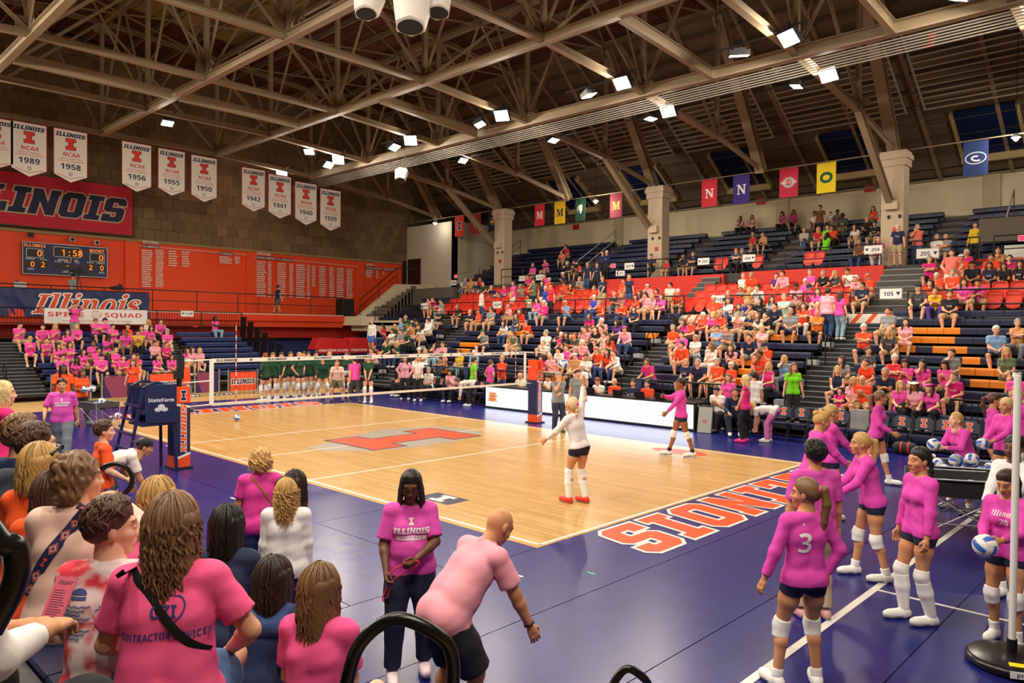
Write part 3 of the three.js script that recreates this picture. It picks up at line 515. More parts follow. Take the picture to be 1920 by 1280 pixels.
// ---------------------------------------------------------------- upper stand
{
  const up = structGroup('floor_upper_stand');
  const sec = [[-20.4, -12.8], [-11.6, -6.2], [-5.2, -0.7], [0.6, 6.2], [7.4, 18.2]], names = ['beside the stair tower', 'behind the standing crowd', 'behind the middle pillar', 'under the yellow flag', 'over the lit tunnel'];
  const ord = ['first', 'second', 'third', 'fourth', 'fifth', 'sixth', 'seventh', 'last'];
  UPP.forEach(([h, z], m) => {
    obj('deck', span(-22.6, 18.2, 5.2, h - 0.4, z - 0.8, z + 0.05), mat(0x3f3d44, 0.9), up);
    sec.forEach(([x0, x1], s) => { benchRow(x0 - (s === 0 ? 1.2 * 0 : 0), x1, h, z, `navy bench, ${ord[m]} row of the upper stand ${names[s]}`, 'upper stand benches'); obj('bench_back', span(x0, x1, h - 0.4, h - 0.05, z - 0.3, z - 0.27), mat(0x151c38, 0.6), up); });
    for (const x of [-12.2, -5.7, -0.05, 6.8]) for (const q of [0, 1]) obj('stair', span(x - 0.55, x + 0.55, 5.2, h - 0.4 + 0.185 * q, z - 0.78, z - 0.39 * q + 0.02), mat(0x6a6058, 0.9), up);
  });
  obj('end_fill', span(-22.6, 18.2, 5.2, 8.5, -28, -27.9), mat(0x3f3d44, 0.9), up);
  // metal handrails of the upper stairs
  for (const [x, nm] of [[-11.4, 'near sign 202'], [9.6, 'above the lit tunnel'], [-19.6, 'in the far corner']]) { const t = thing('stair_handrail', `pale metal handrail sloping up the upper stairs ${nm}`, 'handrail'); obj('rail', rod(V3(x, 6.9, -21.6), V3(x - 0.4, 9.2, -26), 0.03), mat(0x9a9890, 0.4), t); obj('rail', rod(V3(x + 0.9, 6.7, -21.4), V3(x + 0.5, 8.6, -25), 0.03), mat(0x9a9890, 0.4), t); for (const k of [0, 0.5, 1]) obj('post', rod(V3(x - 0.4 * k, 5.9 + 2.2 * k, -21.6 - 4.4 * k), V3(x - 0.4 * k, 6.9 + 2.3 * k, -21.6 - 4.4 * k), 0.024), M.rail, t); }
  // lit tunnel mouths under the upper stand
  for (const [x0, x1, y0, y1, z, nm] of [[9.7, 13.5, 5.62, 6.35, -21.5, 'under section 205'], [-20.4, -18.9, 5.3, 6.0, -20.7, 'in the far corner']]) { const t = thing('tunnel_wall', `bright white wall of the exit tunnel ${nm}`, 'wall'); obj('face', span(x0, x1, y0, y1, z, z + 0.05), mat(0xf2ede2, 0.8), t); }
  obj('tunnel_lintel', span(8.9, 18, 6.5, 7.4, -21.5, -21.2), mat(0x6a6056, 0.9), up);
  // loose seats on the parapet walkway
  for (const [u, v] of [[1355, 492], [1348, 493], [1517, 484], [1535, 482], [1420, 490]]) { const p = onZ(u, v, -20.6); redSeat(p.x, 5.62, -20.6, 'red folding seat on the upper walkway behind the parapet rail', 'red seats on the upper walkway'); }
  for (const [u, nm] of [[1425, '305'], [1630, '306'], [1078, '303']]) { const p = onZ(u, nm === '306' ? 352 : nm === '305' ? 377 : 425, -27.85); const tex = canvasTex(96, 64, (c, w, h) => { c.fillStyle = '#c8282c'; c.fillRect(0, 0, w, h); c.fillStyle = '#3a1418'; c.font = 'bold 34px sans-serif'; c.textAlign = 'center'; c.fillText(nm, w / 2, 44); }); const t = thing('number_plate', `small red plate numbered ${nm} on the cream wall ${{ 305: 'between the purple and scarlet flags', 306: 'beside the pillar', 303: 'under the green flag' }[nm]}`, 'sign', [p.x, p.y, -27.95]); const g = bx(0.55, 0.36, 0.02); obj('plate', g, mat(0xffffff, 0.6, { map: tex }), t); }
}
// ================================================================ STUDENT STAND, BALCONY
const STU = []; for (let k = 0; k < 8; k++) STU.push([0.90 + 0.25 * k, -17.5 - 0.6 * k]);
{
  const fs = structGroup('floor_student_stand');
  const secs = [[-6.0, -2.9, 'beside the folded bars'], [-1.5, 3.75, 'of the student section']];
  const ord = ['front', 'second', 'third', 'fourth', 'fifth', 'sixth', 'seventh', 'top'];
  STU.forEach(([h, x], k) => {
    const e = 0.0; 
    secs.forEach(([z0, z1, nm], s) => {
      const t = thing('bleacher_bench', `blue bleacher bench, ${ord[k]} row ${nm}`, 'bench', [x, h, (z0 + z1) / 2], Math.PI / 2, 'student stand benches');
      const a = z0 - (s === 0 ? 0.0 : 0) , n = Math.round((z1 - a) / MODW), w = (z1 - a) / n;
      for (let i = 0; i < n; i++) { const m = shade(new THREE.Mesh(modG, mat(0x20306a, 0.42))); m.name = 'seat_module'; m.position.set(-(z1 - a) / 2 + (i + 0.5) * w, 0, 0); m.scale.x = w / MODW; t.add(m); }
      const d = h - 0.42; obj('deck', span(x - 0.75, x + 0.32, d - 0.14, d, z0, z1), deckM, fs); obj('deck_edge', span(x + 0.3, x + 0.335, d - 0.03, d + 0.006, z0, z1), nose, fs); obj('riser', span(x - 0.02, x, k ? d - 0.26 : 0, d - 0.12, z0, z1), mat(0x101114, 0.8), fs);
    });
  });
  for (const [z0, z1, lab] of [[-2.88, -1.52, 'in the middle of the student stand'], [3.78, 6.4, 'at the near end of the student stand']]) {
    const st = thing('aisle_stairs', `dark aisle stairs with pale edges ${lab}`, 'stairs');
    for (let k = 0; k < 16; k++) { const y = 0.3 + 0.125 * k, x = -17.2 - 0.3 * k; obj('step', span(x - 0.32, x, y - 0.14, y, z0, z1), stepM, st); obj('step_edge', span(x - 0.06, x + 0.004, y - 0.02, y + 0.004, z0, z1), nose, st); }
    for (const k of [1, 6, 11]) { const r = thing('aisle_handrail', `black looped handrail ${lab}`, 'handrail', [-17.2 - 0.3 * k - 0.15, 0.3 + 0.125 * k, (z0 + z1) / 2], 0, 'handrails ' + lab); obj('post', rod(V3(0, 0, 0), V3(0, 0.9, 0), 0.022), M.rail, r); obj('loop', tube([V3(0, 0.5, 0), V3(0, 0.88, 0), V3(-0.12, 1, 0), V3(-0.32, 1, 0), V3(-0.42, 0.85, 0), V3(-0.42, 0.6, 0), V3(-0.25, 0.5, 0)], 0.022, 24, 7), M.rail, r); obj('foot', bx(0.14, 0.02, 0.14, 0, 0.01, 0), M.rail, r); }
  }
  // fence along the top of the student stand
  const f = railRun(-6.6, 6.6, 2.35, -22.3, 'black barred fence along the top of the student stand', 1.35, 2.2, true, 'z');
  // folded bars leaning at the end of the stand
  for (let k = 0; k < 6; k++) {
    const t = thing('folded_railing', 'black barred side railing stepping down the end of the student stand', 'railing', [0, 0, 0], 0, 'stepped side railings of the student stand');
    const x = -22 + 0.72 * k, y = 2.7 - 0.27 * k, L = [];
    for (let i = 0; i < 8; i++) L.push(bar(V3(x + 0.08 * i, y - 0.45, -6.35 - 0.02 * k), V3(x + 0.08 * i + 0.14, y + 0.75, -6.35 - 0.02 * k), 0.03, 0.02));
    obj('bars', L, M.rail, t); obj('frame', [bar(V3(x - 0.02, y - 0.45, -6.35), V3(x + 0.6, y - 0.45, -6.35), 0.03), bar(V3(x + 0.12, y + 0.75, -6.35), V3(x + 0.74, y + 0.75, -6.35), 0.03)], M.rail, t);
  }
  // balcony
  const b = structGroup('floor_balcony'), red = mat(0xdf3a12, 0.55);
  obj('balcony_slab', span(WX0, -24.3, 3.45, 3.72, -14.3, 8), mat(0xcfc9ba, 0.8), b);
  obj('fascia', span(-24.35, -24.2, 3.3, 3.66, -14.3, 8), red, b); obj('fascia_lower', span(-24.6, -24.4, 2.96, 3.32, -14.3, 8), mat(0xe2470f, 0.55), b); obj('soffit_beam', span(-25.6, -25.3, 2.3, 2.98, -16.2, 8), mat(0xb0200c, 0.6), b);
  obj('landing', span(WX0, -22.4, 3.1, 3.66, -15.6, -14.3), mat(0xd8cdb0, 0.85), b);
  obj('landing_front', span(-24.3, -18.0, 2.75, 3.4, -15.2, -14.9), mat(0xd8cdb0, 0.85), b);
  obj('recess_back', span(-26.2, -26, 0, 2.6, -21, 8), mat(0x22306c, 0.7), b);
  railRun(-14.3, 6.5, 3.72, -24.35, 'thin black rail along the orange balcony', 1.1, 2.35, false, 'z');
  // cream stairs and rail climbing to the corner door
  obj('stair_wall', (() => { const g = slab(poly([[-15.4, 3.3], [-15.4, 3.7], [-18.4, 5.9], [-21.8, 6.0], [-21.8, 3.0]]), 0.3); g.rotateY(-Math.PI / 2); g.translate(-24.2, 0, 0); g.scale(1, 1, 1); return g; })(), M.cream, b);
  const sr = thing('stair_handrail', 'black handrail sloping up to the dark corner door', 'handrail');
  obj('rail', [rod(V3(-24.1, 4.75, -15.4), V3(-24.1, 6.95, -18.3), 0.03), rod(V3(-24.1, 6.95, -18.3), V3(-24.1, 7.0, -20), 0.03), rod(V3(-24.1, 4.3, -15.4), V3(-24.1, 6.5, -18.3), 0.024)], M.rail, sr); for (const k of [0, 0.5, 1]) obj('post', rod(V3(-24.1, 3.75 + 2.2 * k, -15.4 - 2.9 * k), V3(-24.1, 4.75 + 2.2 * k, -15.4 - 2.9 * k), 0.026), M.rail, sr);
  const dr = structGroup('door_1'); obj('door_leaf', span(-27.86, -27.8, 5.9, 7.9, -22.0, -21.75), mat(0x2a1216, 0.6), dr); obj('door_leaf', span(-27.6, -26.2, 5.9, 8.0, -22.05, -21.98), mat(0x2a1216, 0.6), dr);
}
// near-side stand the camera stands in
{
  const n = structGroup('floor_near_stand');
  for (let k = 0; k < 12; k++) { const z = 10.1 + 0.62 * k, y = 0.18 + 0.24 * k; obj('deck', span(-12, 20, y - 0.3, y, z, z + 0.64), mat(0x2a2d36, 0.7), n); }
}
// ================================================================ PEOPLE: implicit bodies meshed with surface nets
const cap = (a, b, ra, rb = ra) => [0, a.x, a.y, a.z, b.x, b.y, b.z, ra, rb];
const ell = (c, rx, ry, rz) => [1, c.x, c.y, c.z, rx, ry, rz, 0, 0];
function primD(p, x, y, z) {
  if (p[0] === 0) {
    const dx = x - p[1], dy = y - p[2], dz = z - p[3], ex = p[4] - p[1], ey = p[5] - p[2], ez = p[6] - p[3];
    let t = (dx * ex + dy * ey + dz * ez) / (ex * ex + ey * ey + ez * ez + 1e-12); t = t < 0 ? 0 : t > 1 ? 1 : t;
    const qx = dx - ex * t, qy = dy - ey * t, qz = dz - ez * t; return Math.sqrt(qx * qx + qy * qy + qz * qz) - (p[7] + (p[8] - p[7]) * t);
  }
  const ax = (x - p[1]) / p[4], ay = (y - p[2]) / p[5], az = (z - p[3]) / p[6], k0 = Math.sqrt(ax * ax + ay * ay + az * az);
  const bx_ = ax / p[4], by = ay / p[5], bz = az / p[6], k1 = Math.sqrt(bx_ * bx_ + by * by + bz * bz) + 1e-9; return k0 * (k0 - 1) / k1;
}
// groups: [{k, prims, cuts:[[nx,ny,nz,d]], subs:[prims]}]; solid = union of groups, each cut by half-spaces n.p <= d
function groupD(g, prims, x, y, z) {
  let d = 1e3; const k = g.k;
  for (let i = 0; i < prims.length; i++) { const e = primD(prims[i], x, y, z); const h = k - Math.abs(d - e); d = Math.min(d, e) - (h > 0 ? h * h / (4 * k) : 0); }
  if (g.subs) for (const s of g.subs) { const e = -primD(s, x, y, z); const kk = 0.008, h = kk - Math.abs(d - e); d = Math.max(d, e) + (h > 0 ? h * h / (4 * kk) : 0); }
  if (g.warp && d < 0.035 && d > -0.035) d += g.warp(x, y, z);
  if (g.cuts) for (const c of g.cuts) { const e = c[0] * x + c[1] * y + c[2] * z - c[3]; if (e > d) d = e; }
  if (g.cutf) { const e = g.cutf(x, y, z); if (e > d) d = e; }
  return d;
}
function netMesh(groups, cell) {
  groups = groups.filter((g) => g.prims.length);
  const lo = [1e9, 1e9, 1e9], hi = [-1e9, -1e9, -1e9];
  for (const g of groups) for (const p of g.prims) {
    const e = p[0] === 0 ? [[p[1], p[2], p[3], p[7], p[7], p[7]], [p[4], p[5], p[6], p[8], p[8], p[8]]] : [[p[1], p[2], p[3], p[4], p[5], p[6]]];
    for (const q of e) for (let i = 0; i < 3; i++) { lo[i] = Math.min(lo[i], q[i] - q[3 + i]); hi[i] = Math.max(hi[i], q[i] + q[3 + i]); }
  }
  const pad = 0.03 + cell * 2, B = 6;
  const n = [0, 1, 2].map((i) => { lo[i] -= pad; return Math.ceil((hi[i] + pad - lo[i]) / cell / B) * B + 1; });
  const [nx, ny, nz] = n, F = new Float32Array(nx * ny * nz).fill(1), idx = (i, j, k) => (k * ny + j) * nx + i;
  const half = cell * B * 0.87, blocks = [];
  for (let bk = 0; bk < nz - 1; bk += B) for (let bj = 0; bj < ny - 1; bj += B) for (let bi = 0; bi < nx - 1; bi += B) {
    const cx = lo[0] + (bi + B / 2) * cell, cy = lo[1] + (bj + B / 2) * cell, cz = lo[2] + (bk + B / 2) * cell;
    let best = 1e9; const act = [];
    for (const g of groups) { let m = 1e9; const ds = g.prims.map((p) => { const d = primD(p, cx, cy, cz); if (d < m) m = d; return d; }); if (m > half + 0.03 + g.k) continue; const pr = g.prims.filter((p, i) => ds[i] < m + 2 * half + g.k); const d = groupD(g, pr, cx, cy, cz); if (d < half + 0.012) act.push([g, pr]); if (d < best) best = d; }
    if (best > half + 0.012) continue;
    if (best < -half - 0.012) { for (let k = 0; k <= B; k++) for (let j = 0; j <= B; j++) for (let i = 0; i <= B; i++) { const q = idx(bi + i, bj + j, bk + k); if (F[q] === 1) F[q] = -1; } continue; }
    blocks.push([bi, bj, bk]);
    for (let k = 0; k <= B; k++) for (let j = 0; j <= B; j++) for (let i = 0; i <= B; i++) {
      const x = lo[0] + (bi + i) * cell, y = lo[1] + (bj + j) * cell, z = lo[2] + (bk + k) * cell;
      let d = 1e3; for (const [g, pr] of act) { const e = groupD(g, pr, x, y, z); if (e < d) d = e; }
      F[idx(bi + i, bj + j, bk + k)] = d;
    }
  }
  const vid = new Int32Array(nx * ny * nz).fill(-1), pos = [], ind = [];
  const off = [0, 1, nx, nx + 1, nx * ny, nx * ny + 1, nx * ny + nx, nx * ny + nx + 1];
  const ed = [[0, 1], [2, 3], [4, 5], [6, 7], [0, 2], [1, 3], [4, 6], [5, 7], [0, 4], [1, 5], [2, 6], [3, 7]];
  for (const [bi, bj, bk] of blocks) for (let k = bk; k < bk + B; k++) for (let j = bj; j < bj + B; j++) for (let i = bi; i < bi + B; i++) {
    const b = idx(i, j, k); let mask = 0; for (let c = 0; c < 8; c++) if (F[b + off[c]] < 0) mask |= 1 << c;
    if (mask === 0 || mask === 255) continue;
    let sx = 0, sy = 0, sz = 0, m = 0;
    for (const [a, c] of ed) { const fa = F[b + off[a]], fc = F[b + off[c]]; if ((fa < 0) === (fc < 0)) continue; const t = fa / (fa - fc); sx += (a & 1) + t * ((c & 1) - (a & 1)); sy += ((a >> 1) & 1) + t * (((c >> 1) & 1) - ((a >> 1) & 1)); sz += ((a >> 2) & 1) + t * (((c >> 2) & 1) - ((a >> 2) & 1)); m++; }
    vid[b] = pos.length / 3; pos.push(lo[0] + (i + sx / m) * cell, lo[1] + (j + sy / m) * cell, lo[2] + (k + sz / m) * cell);
  }
  const quad = (a, b, c, d, flip) => { if (a < 0 || b < 0 || c < 0 || d < 0) return; if (flip) ind.push(a, c, b, a, d, c); else ind.push(a, b, c, a, c, d); };
  for (const [bi, bj, bk] of blocks) for (let k = bk; k < bk + B; k++) for (let j = bj; j < bj + B; j++) for (let i = bi; i < bi + B; i++) {
    const b = idx(i, j, k), s = F[b] < 0;
    if (j > 0 && k > 0 && s !== (F[b + 1] < 0)) quad(vid[b], vid[b - nx], vid[b - nx - nx * ny], vid[b - nx * ny], !s);
    if (i > 0 && k > 0 && s !== (F[b + nx] < 0)) quad(vid[b], vid[b - nx * ny], vid[b - 1 - nx * ny], vid[b - 1], !s);
    if (i > 0 && j > 0 && s !== (F[b + nx * ny] < 0)) quad(vid[b], vid[b - 1], vid[b - 1 - nx], vid[b - nx], !s);
  }
  const g = new THREE.BufferGeometry(); g.setAttribute('position', new THREE.Float32BufferAttribute(pos, 3)); g.setIndex(ind); g.computeVertexNormals();
  return g;
}
function whiten(g, c = [1, 1, 1]) { const n = g.attributes.position.count, a = new Float32Array(n * 3); for (let i = 0; i < n; i++) { a[3 * i] = c[0]; a[3 * i + 1] = c[1]; a[3 * i + 2] = c[2]; } g.setAttribute('color', new THREE.BufferAttribute(a, 3)); return g; }
function flatIndex(g) { if (g.index) return g; const n = g.attributes.position.count; g.setIndex([...Array(n).keys()]); return g; }
function joinColored(list) {   // positions, normals, colours, indices
  let nv = 0, ni = 0; for (const g of list) { nv += g.attributes.position.count; ni += g.index.count; }
  const P = new Float32Array(nv * 3), N = new Float32Array(nv * 3), K = new Float32Array(nv * 3), I = new Uint32Array(ni); let v = 0, q = 0;
  for (const g of list) { P.set(g.attributes.position.array, v * 3); N.set(g.attributes.normal.array, v * 3); K.set(g.attributes.color.array, v * 3); const a = g.index.array; for (let i = 0; i < a.length; i++) I[q + i] = a[i] + v; v += g.attributes.position.count; q += a.length; }
  const g = new THREE.BufferGeometry(); g.setAttribute('position', new THREE.BufferAttribute(P, 3)); g.setAttribute('normal', new THREE.BufferAttribute(N, 3)); g.setAttribute('color', new THREE.BufferAttribute(K, 3)); g.setIndex(new THREE.BufferAttribute(I, 1)); return g;
}
// ---------------------------------------------------------------- head
const headCache = new Map();
function headGeo(cell, smile) {
  const key = cell + '|' + smile; if (headCache.has(key)) return headCache.get(key);
  const v = V3; const prims = [ell(v(0, 0.022, -0.012), 0.075, 0.096, 0.094), ell(v(0, -0.045, 0.018), 0.056, 0.07, 0.064), cap(v(-0.012, -0.1, 0.06), v(0.012, -0.1, 0.06), 0.017), cap(v(-0.036, 0.03, 0.07), v(0.036, 0.03, 0.07), 0.013), cap(v(0, 0.012, 0.082), v(0, -0.026, 0.1), 0.008, 0.011), cap(v(-0.011, -0.032, 0.09), v(0.011, -0.032, 0.09), 0.008), ell(v(0.04, -0.025, 0.05), 0.024, 0.024, 0.026), ell(v(-0.04, -0.025, 0.05), 0.024, 0.024, 0.026), cap(v(-0.018, -0.06, 0.074), v(0.018, -0.06, 0.074), 0.0085), cap(v(-0.015, -0.07, 0.072), v(0.015, -0.07, 0.072), 0.0085), cap(v(0, -0.05, -0.025), v(0, -0.16, -0.035), 0.05, 0.054)];
  const ears = [1, -1].map((s) => ({ k: 0.01, prims: [ell(v(s * 0.077, 0.0, -0.012), 0.011, 0.03, 0.019), ell(v(s * 0.074, -0.02, -0.006), 0.009, 0.014, 0.011)] }));
  const eyes = [1, -1].map((s) => ({ k: 0.004, prims: [ell(v(s * 0.031, 0.006, 0.074), 0.0135, 0.011, 0.0125)] }));
  const skull = { k: 0.022, prims, subs: [ell(v(0.031, 0.008, 0.09), 0.017, 0.011, 0.014), ell(v(-0.031, 0.008, 0.09), 0.017, 0.011, 0.014)] };
  const g = netMesh([skull, ...ears, ...eyes], cell), p = g.attributes.position, K = new Float32Array(p.count * 3);
  for (let i = 0; i < p.count; i++) {
    const x = Math.abs(p.getX(i)), y = p.getY(i), z = p.getZ(i); let c = [1, 1, 1];
    const eye = Math.hypot((x - 0.031) / 1.25, y - 0.006);
    if (z > 0.074 && eye < 0.0085 && Math.abs(y - 0.006) < 0.0052) c = eye < 0.005 ? [0.06, 0.05, 0.05] : [1.1, 1.15, 1.25];
    else if (z > 0.055 && Math.abs(y - 0.036 + (x - 0.03) * (x - 0.03) * 8) < 0.0055 && x > 0.012 && x < 0.052) c = [0.3, 0.22, 0.18];
    else if (z > 0.066 && x < 0.026 && Math.abs(y + 0.065) < 0.011) c = smile && Math.abs(y + 0.065) < 0.0042 && x < 0.02 ? [1.2, 1.3, 1.35] : [0.8, 0.42, 0.42];
    K.set(c, 3 * i);
  }
  g.setAttribute('color', new THREE.BufferAttribute(K, 3)); headCache.set(key, g); return g;
}
// ---------------------------------------------------------------- hand: wrist at origin, fingers along +y, palm faces +z, thumb on +x
const handCache = new Map();
function handGeo(curl, cell, spread = 0.02) {
  const key = [curl, cell, spread].join(); if (handCache.has(key)) return handCache.get(key);
  const groups = [{ k: 0.012, prims: [cap(V3(-0.022, 0.03, 0), V3(-0.024, 0.082, 0), 0.014), cap(V3(-0.006, 0.03, 0), V3(-0.007, 0.088, 0), 0.015), cap(V3(0.012, 0.03, 0), V3(0.012, 0.088, 0), 0.015), cap(V3(0.024, 0.035, 0.002), V3(0.028, 0.084, 0), 0.0135), cap(V3(0, -0.02, 0), V3(0, 0.04, 0), 0.026, 0.024)] }];
  const L = [[-0.027, 0.052, -1.5], [-0.01, 0.064, -0.5], [0.01, 0.07, 0.5], [0.029, 0.064, 1.5]];
  for (const [x, len, s] of L) {
    let p = V3(x, 0.08, 0), a = curl * 0.55; const sx = s * spread; const pr = [];
    for (let k = 0; k < 3; k++) { const l = len * [0.44, 0.32, 0.26][k], q = p.clone().add(V3(sx * l * 3, Math.cos(a) * l, Math.sin(a) * l)); pr.push(cap(p, q, 0.0095 - k * 0.0008, 0.009 - k * 0.001)); p = q; a += curl * [1.0, 0.9, 0.5][k]; }
    groups.push({ k: 0.004, prims: pr });
  }
  { const a = V3(0.02, 0.02, 0.006), b = V3(0.05, 0.055, 0.016 + curl * 0.012), c = V3(0.056 - curl * 0.02, 0.088, 0.024 + curl * 0.022); groups.push({ k: 0.005, prims: [cap(a, b, 0.014, 0.0115), cap(b, c, 0.011, 0.009)] }); }
  const g = whiten(netMesh(groups, cell)); handCache.set(key, g); return g;
}
// ---------------------------------------------------------------- skeleton
function ik(a, t, l1, l2, hint) {
  const d = t.clone().sub(a); let L = d.length(); const mx = (l1 + l2) * 0.999; if (L > mx) { d.multiplyScalar(mx / L); L = mx; } const e = a.clone().add(d); d.normalize();
  const x = (L * L + l1 * l1 - l2 * l2) / (2 * L), h = Math.sqrt(Math.max(0, l1 * l1 - x * x)); const n = hint.clone().addScaledVector(d, -hint.dot(d)).normalize();
  return [a.clone().addScaledVector(d, x).addScaledVector(n, h), e];
}
const A3 = (a) => V3(a[0], a[1], a[2]);
function skeleton(P) {
  const w = P.build || 1, fem = P.fem || 0, J = { w, fem, P };
  const hip = A3(P.hip || [0, 0.93, 0]), lean = P.lean || 0, side = P.side || 0, tw = P.twist || 0, cur = P.curve ?? 0.25;
  const U = V3(Math.sin(side), Math.cos(lean) * Math.cos(side), Math.sin(lean)).normalize(), U2 = V3(Math.sin(side * 1.3), Math.cos(lean * (1 + cur)), Math.sin(lean * (1 + cur))).normalize();
  const S0 = V3(Math.cos(P.hipTwist || 0), 0, -Math.sin(P.hipTwist || 0)), S = V3(Math.cos(tw), -Math.sin(side), -Math.sin(tw)).normalize();
  J.U = U; J.U2 = U2; J.S = S; J.S0 = S0; J.hip = hip; J.waist = hip.clone().addScaledVector(U, 0.14); J.chest = J.waist.clone().addScaledVector(U2, 0.2); J.neck = J.chest.clone().addScaledVector(U2, 0.185);
  J.F = S.clone().cross(U2).normalize(); J.F0 = S0.clone().cross(U).normalize();
  const nl = lean * 0.6 + (P.nod || 0) * 0.35, Un = V3(Math.sin(side), Math.cos(nl), Math.sin(nl)).normalize();
  J.headC = J.neck.clone().addScaledVector(Un, 0.155).addScaledVector(J.F, 0.028);
  J.headRot = new THREE.Euler((P.nod || 0), (P.look || 0), (P.tilt || 0), 'YXZ');
  J.am = (0.7 + 0.3 * w) * (1 - 0.09 * fem); const sw = (0.172 - 0.018 * fem) * (0.6 + 0.4 * w);
  for (const [s, sg] of [['L', 1], ['R', -1]]) {
    const sh = J.neck.clone().addScaledVector(U2, -0.058).addScaledVector(S, sg * sw).addScaledVector(V3(0, 1, 0), (P.shrug || 0));
    const ht = P['hand' + s] || [sg * 0.27, 0.8, 0.06], hint = A3(P['elbow' + s] || [sg * 0.5, -0.3, -1]);
    const [el, wr] = ik(sh, A3(ht), 0.275, 0.245, hint);
    const hj = hip.clone().addScaledVector(S0, sg * 0.088 * (0.6 + 0.4 * w)).addScaledVector(U, -0.02), ft = P['foot' + s] || [sg * 0.1, 0, 0], ank = V3(ft[0], ft[1] + 0.085, ft[2] - 0.0);
    const [kn, an] = ik(hj, ank, 0.425, 0.42, A3(P['knee' + s] || [sg * 0.15, 0, 1]));
    const fy = ft[3] || 0, fp = ft[4] || 0; J[s] = { sh, el, wr, hj, kn, an, toe: an.clone().add(V3(Math.sin(fy) * 0.17 * Math.cos(fp), -0.045 - 0.17 * Math.sin(fp), Math.cos(fy) * 0.17 * Math.cos(fp))), heel: an.clone().add(V3(-Math.sin(fy) * 0.045, -0.045 + 0.045 * Math.sin(fp), -Math.cos(fy) * 0.045)) };
  }
  return J;
}
const lerpV = (a, b, t) => a.clone().lerp(b, t);
function torsoPrims(J, e, o = {}) {   // e = ease added to radii
  const w = J.w, f = J.fem, pr = [], hang = o.hang || 0;
  for (const s of [1, -1]) {
    const h = J.hip.clone().addScaledVector(J.S0, s * 0.075 * w), wa = J.waist.clone().addScaledVector(J.S0, s * 0.06 * w), ch = J.chest.clone().addScaledVector(J.S, s * (0.072 - 0.006 * f) * (0.5 + 0.5 * w));
    pr.push(cap(h, wa, (0.098 + 0.008 * f) * w + e, (0.086 - 0.01 * f) * w + e + hang), cap(wa, ch, (0.086 - 0.01 * f) * w + e + hang, (0.098 - 0.008 * f) * (0.6 + 0.4 * w) + e));
    pr.push(cap(ch, lerpV(J.neck, J[s > 0 ? 'L' : 'R'].sh, 0.62).addScaledVector(J.U2, -0.035), 0.092 * (0.7 + 0.3 * w) + e, 0.06 + e));
    pr.push(ell(h.clone().addScaledVector(J.F0, -0.04).addScaledVector(J.U, -0.03), 0.085 * w + e, 0.09 * w + e, 0.085 * w + e));
    if (f > 0.3) pr.push(ell(J.chest.clone().addScaledVector(J.S, s * 0.068).addScaledVector(J.F, 0.078 * w).addScaledVector(J.U2, -0.015), 0.062 + e, 0.062 + e, 0.052 + e));
    const side = J[s > 0 ? 'L' : 'R']; pr.push(cap(lerpV(J.neck, side.sh, 0.3).addScaledVector(J.U2, -0.02), side.sh, 0.052 + e, 0.05 + e));
  }
  if (o.hang) pr.push(ell(J.hip.clone().addScaledVector(J.F0, -0.055 * w).addScaledVector(J.U, -0.02), 0.1 * w + e, 0.1 * w + e, 0.078 * w + e)); pr.push(cap(J.chest, J.neck.clone().addScaledVector(J.U2, -0.04), 0.085 + e, 0.066 + e)); if (w > 1.15) pr.push(ell(J.waist.clone().addScaledVector(J.F0, 0.05 * w), 0.13 * w + e, 0.13 * w + e, 0.1 * w + e));
  return pr;
}
function bodyGroups(J) {
  const w = J.w, T = torsoPrims(J, 0); T.push(cap(J.neck.clone().addScaledVector(J.U2, -0.03), lerpV(J.neck, J.headC, 0.75), 0.058, 0.05));
  const gs = [{ k: 0.034, prims: T }], am = J.am;
  for (const s of ['L', 'R']) {
    const q = J[s], calf = lerpV(q.kn, q.an, 0.3).add(q.kn.clone().sub(lerpV(q.hj, q.an, 0.5)).normalize().multiplyScalar(-0.02));
    T.push(cap(q.sh, lerpV(q.sh, q.el, 0.3), 0.056 * am, 0.05 * am), cap(q.hj, lerpV(q.hj, q.kn, 0.3), 0.094 * w, 0.086 * w));
    gs.push({ k: 0.02, prims: [cap(q.sh, q.el, 0.054 * am, 0.042 * am), cap(q.el, lerpV(q.el, q.wr, 0.3), 0.041 * am, 0.043 * am), cap(lerpV(q.el, q.wr, 0.3), q.wr, 0.043 * am, 0.027)] });
    gs.push({ k: 0.03, prims: [cap(q.hj, lerpV(q.hj, q.kn, 0.45), 0.094 * w, 0.082 * w), cap(lerpV(q.hj, q.kn, 0.45), q.kn, 0.08 * w, 0.052 * am), cap(q.kn, calf, 0.05 * am, 0.055 * am), cap(calf, q.an, 0.055 * am, 0.037), cap(q.heel, q.toe, 0.036, 0.028)] });
  }
  return gs;
}
const planeAt = (p, n) => [n.x, n.y, n.z, n.dot(p)];
const wrink = (amp, ph = 0) => (x, y, z) => amp * 0.38 * (Math.sin(x * 31 + y * 17 + ph) * Math.sin(y * 43 - z * 29 + ph * 2) + 0.6 * Math.sin(y * 71 + x * 23 + 3 * Math.sin(z * 19 + ph)));
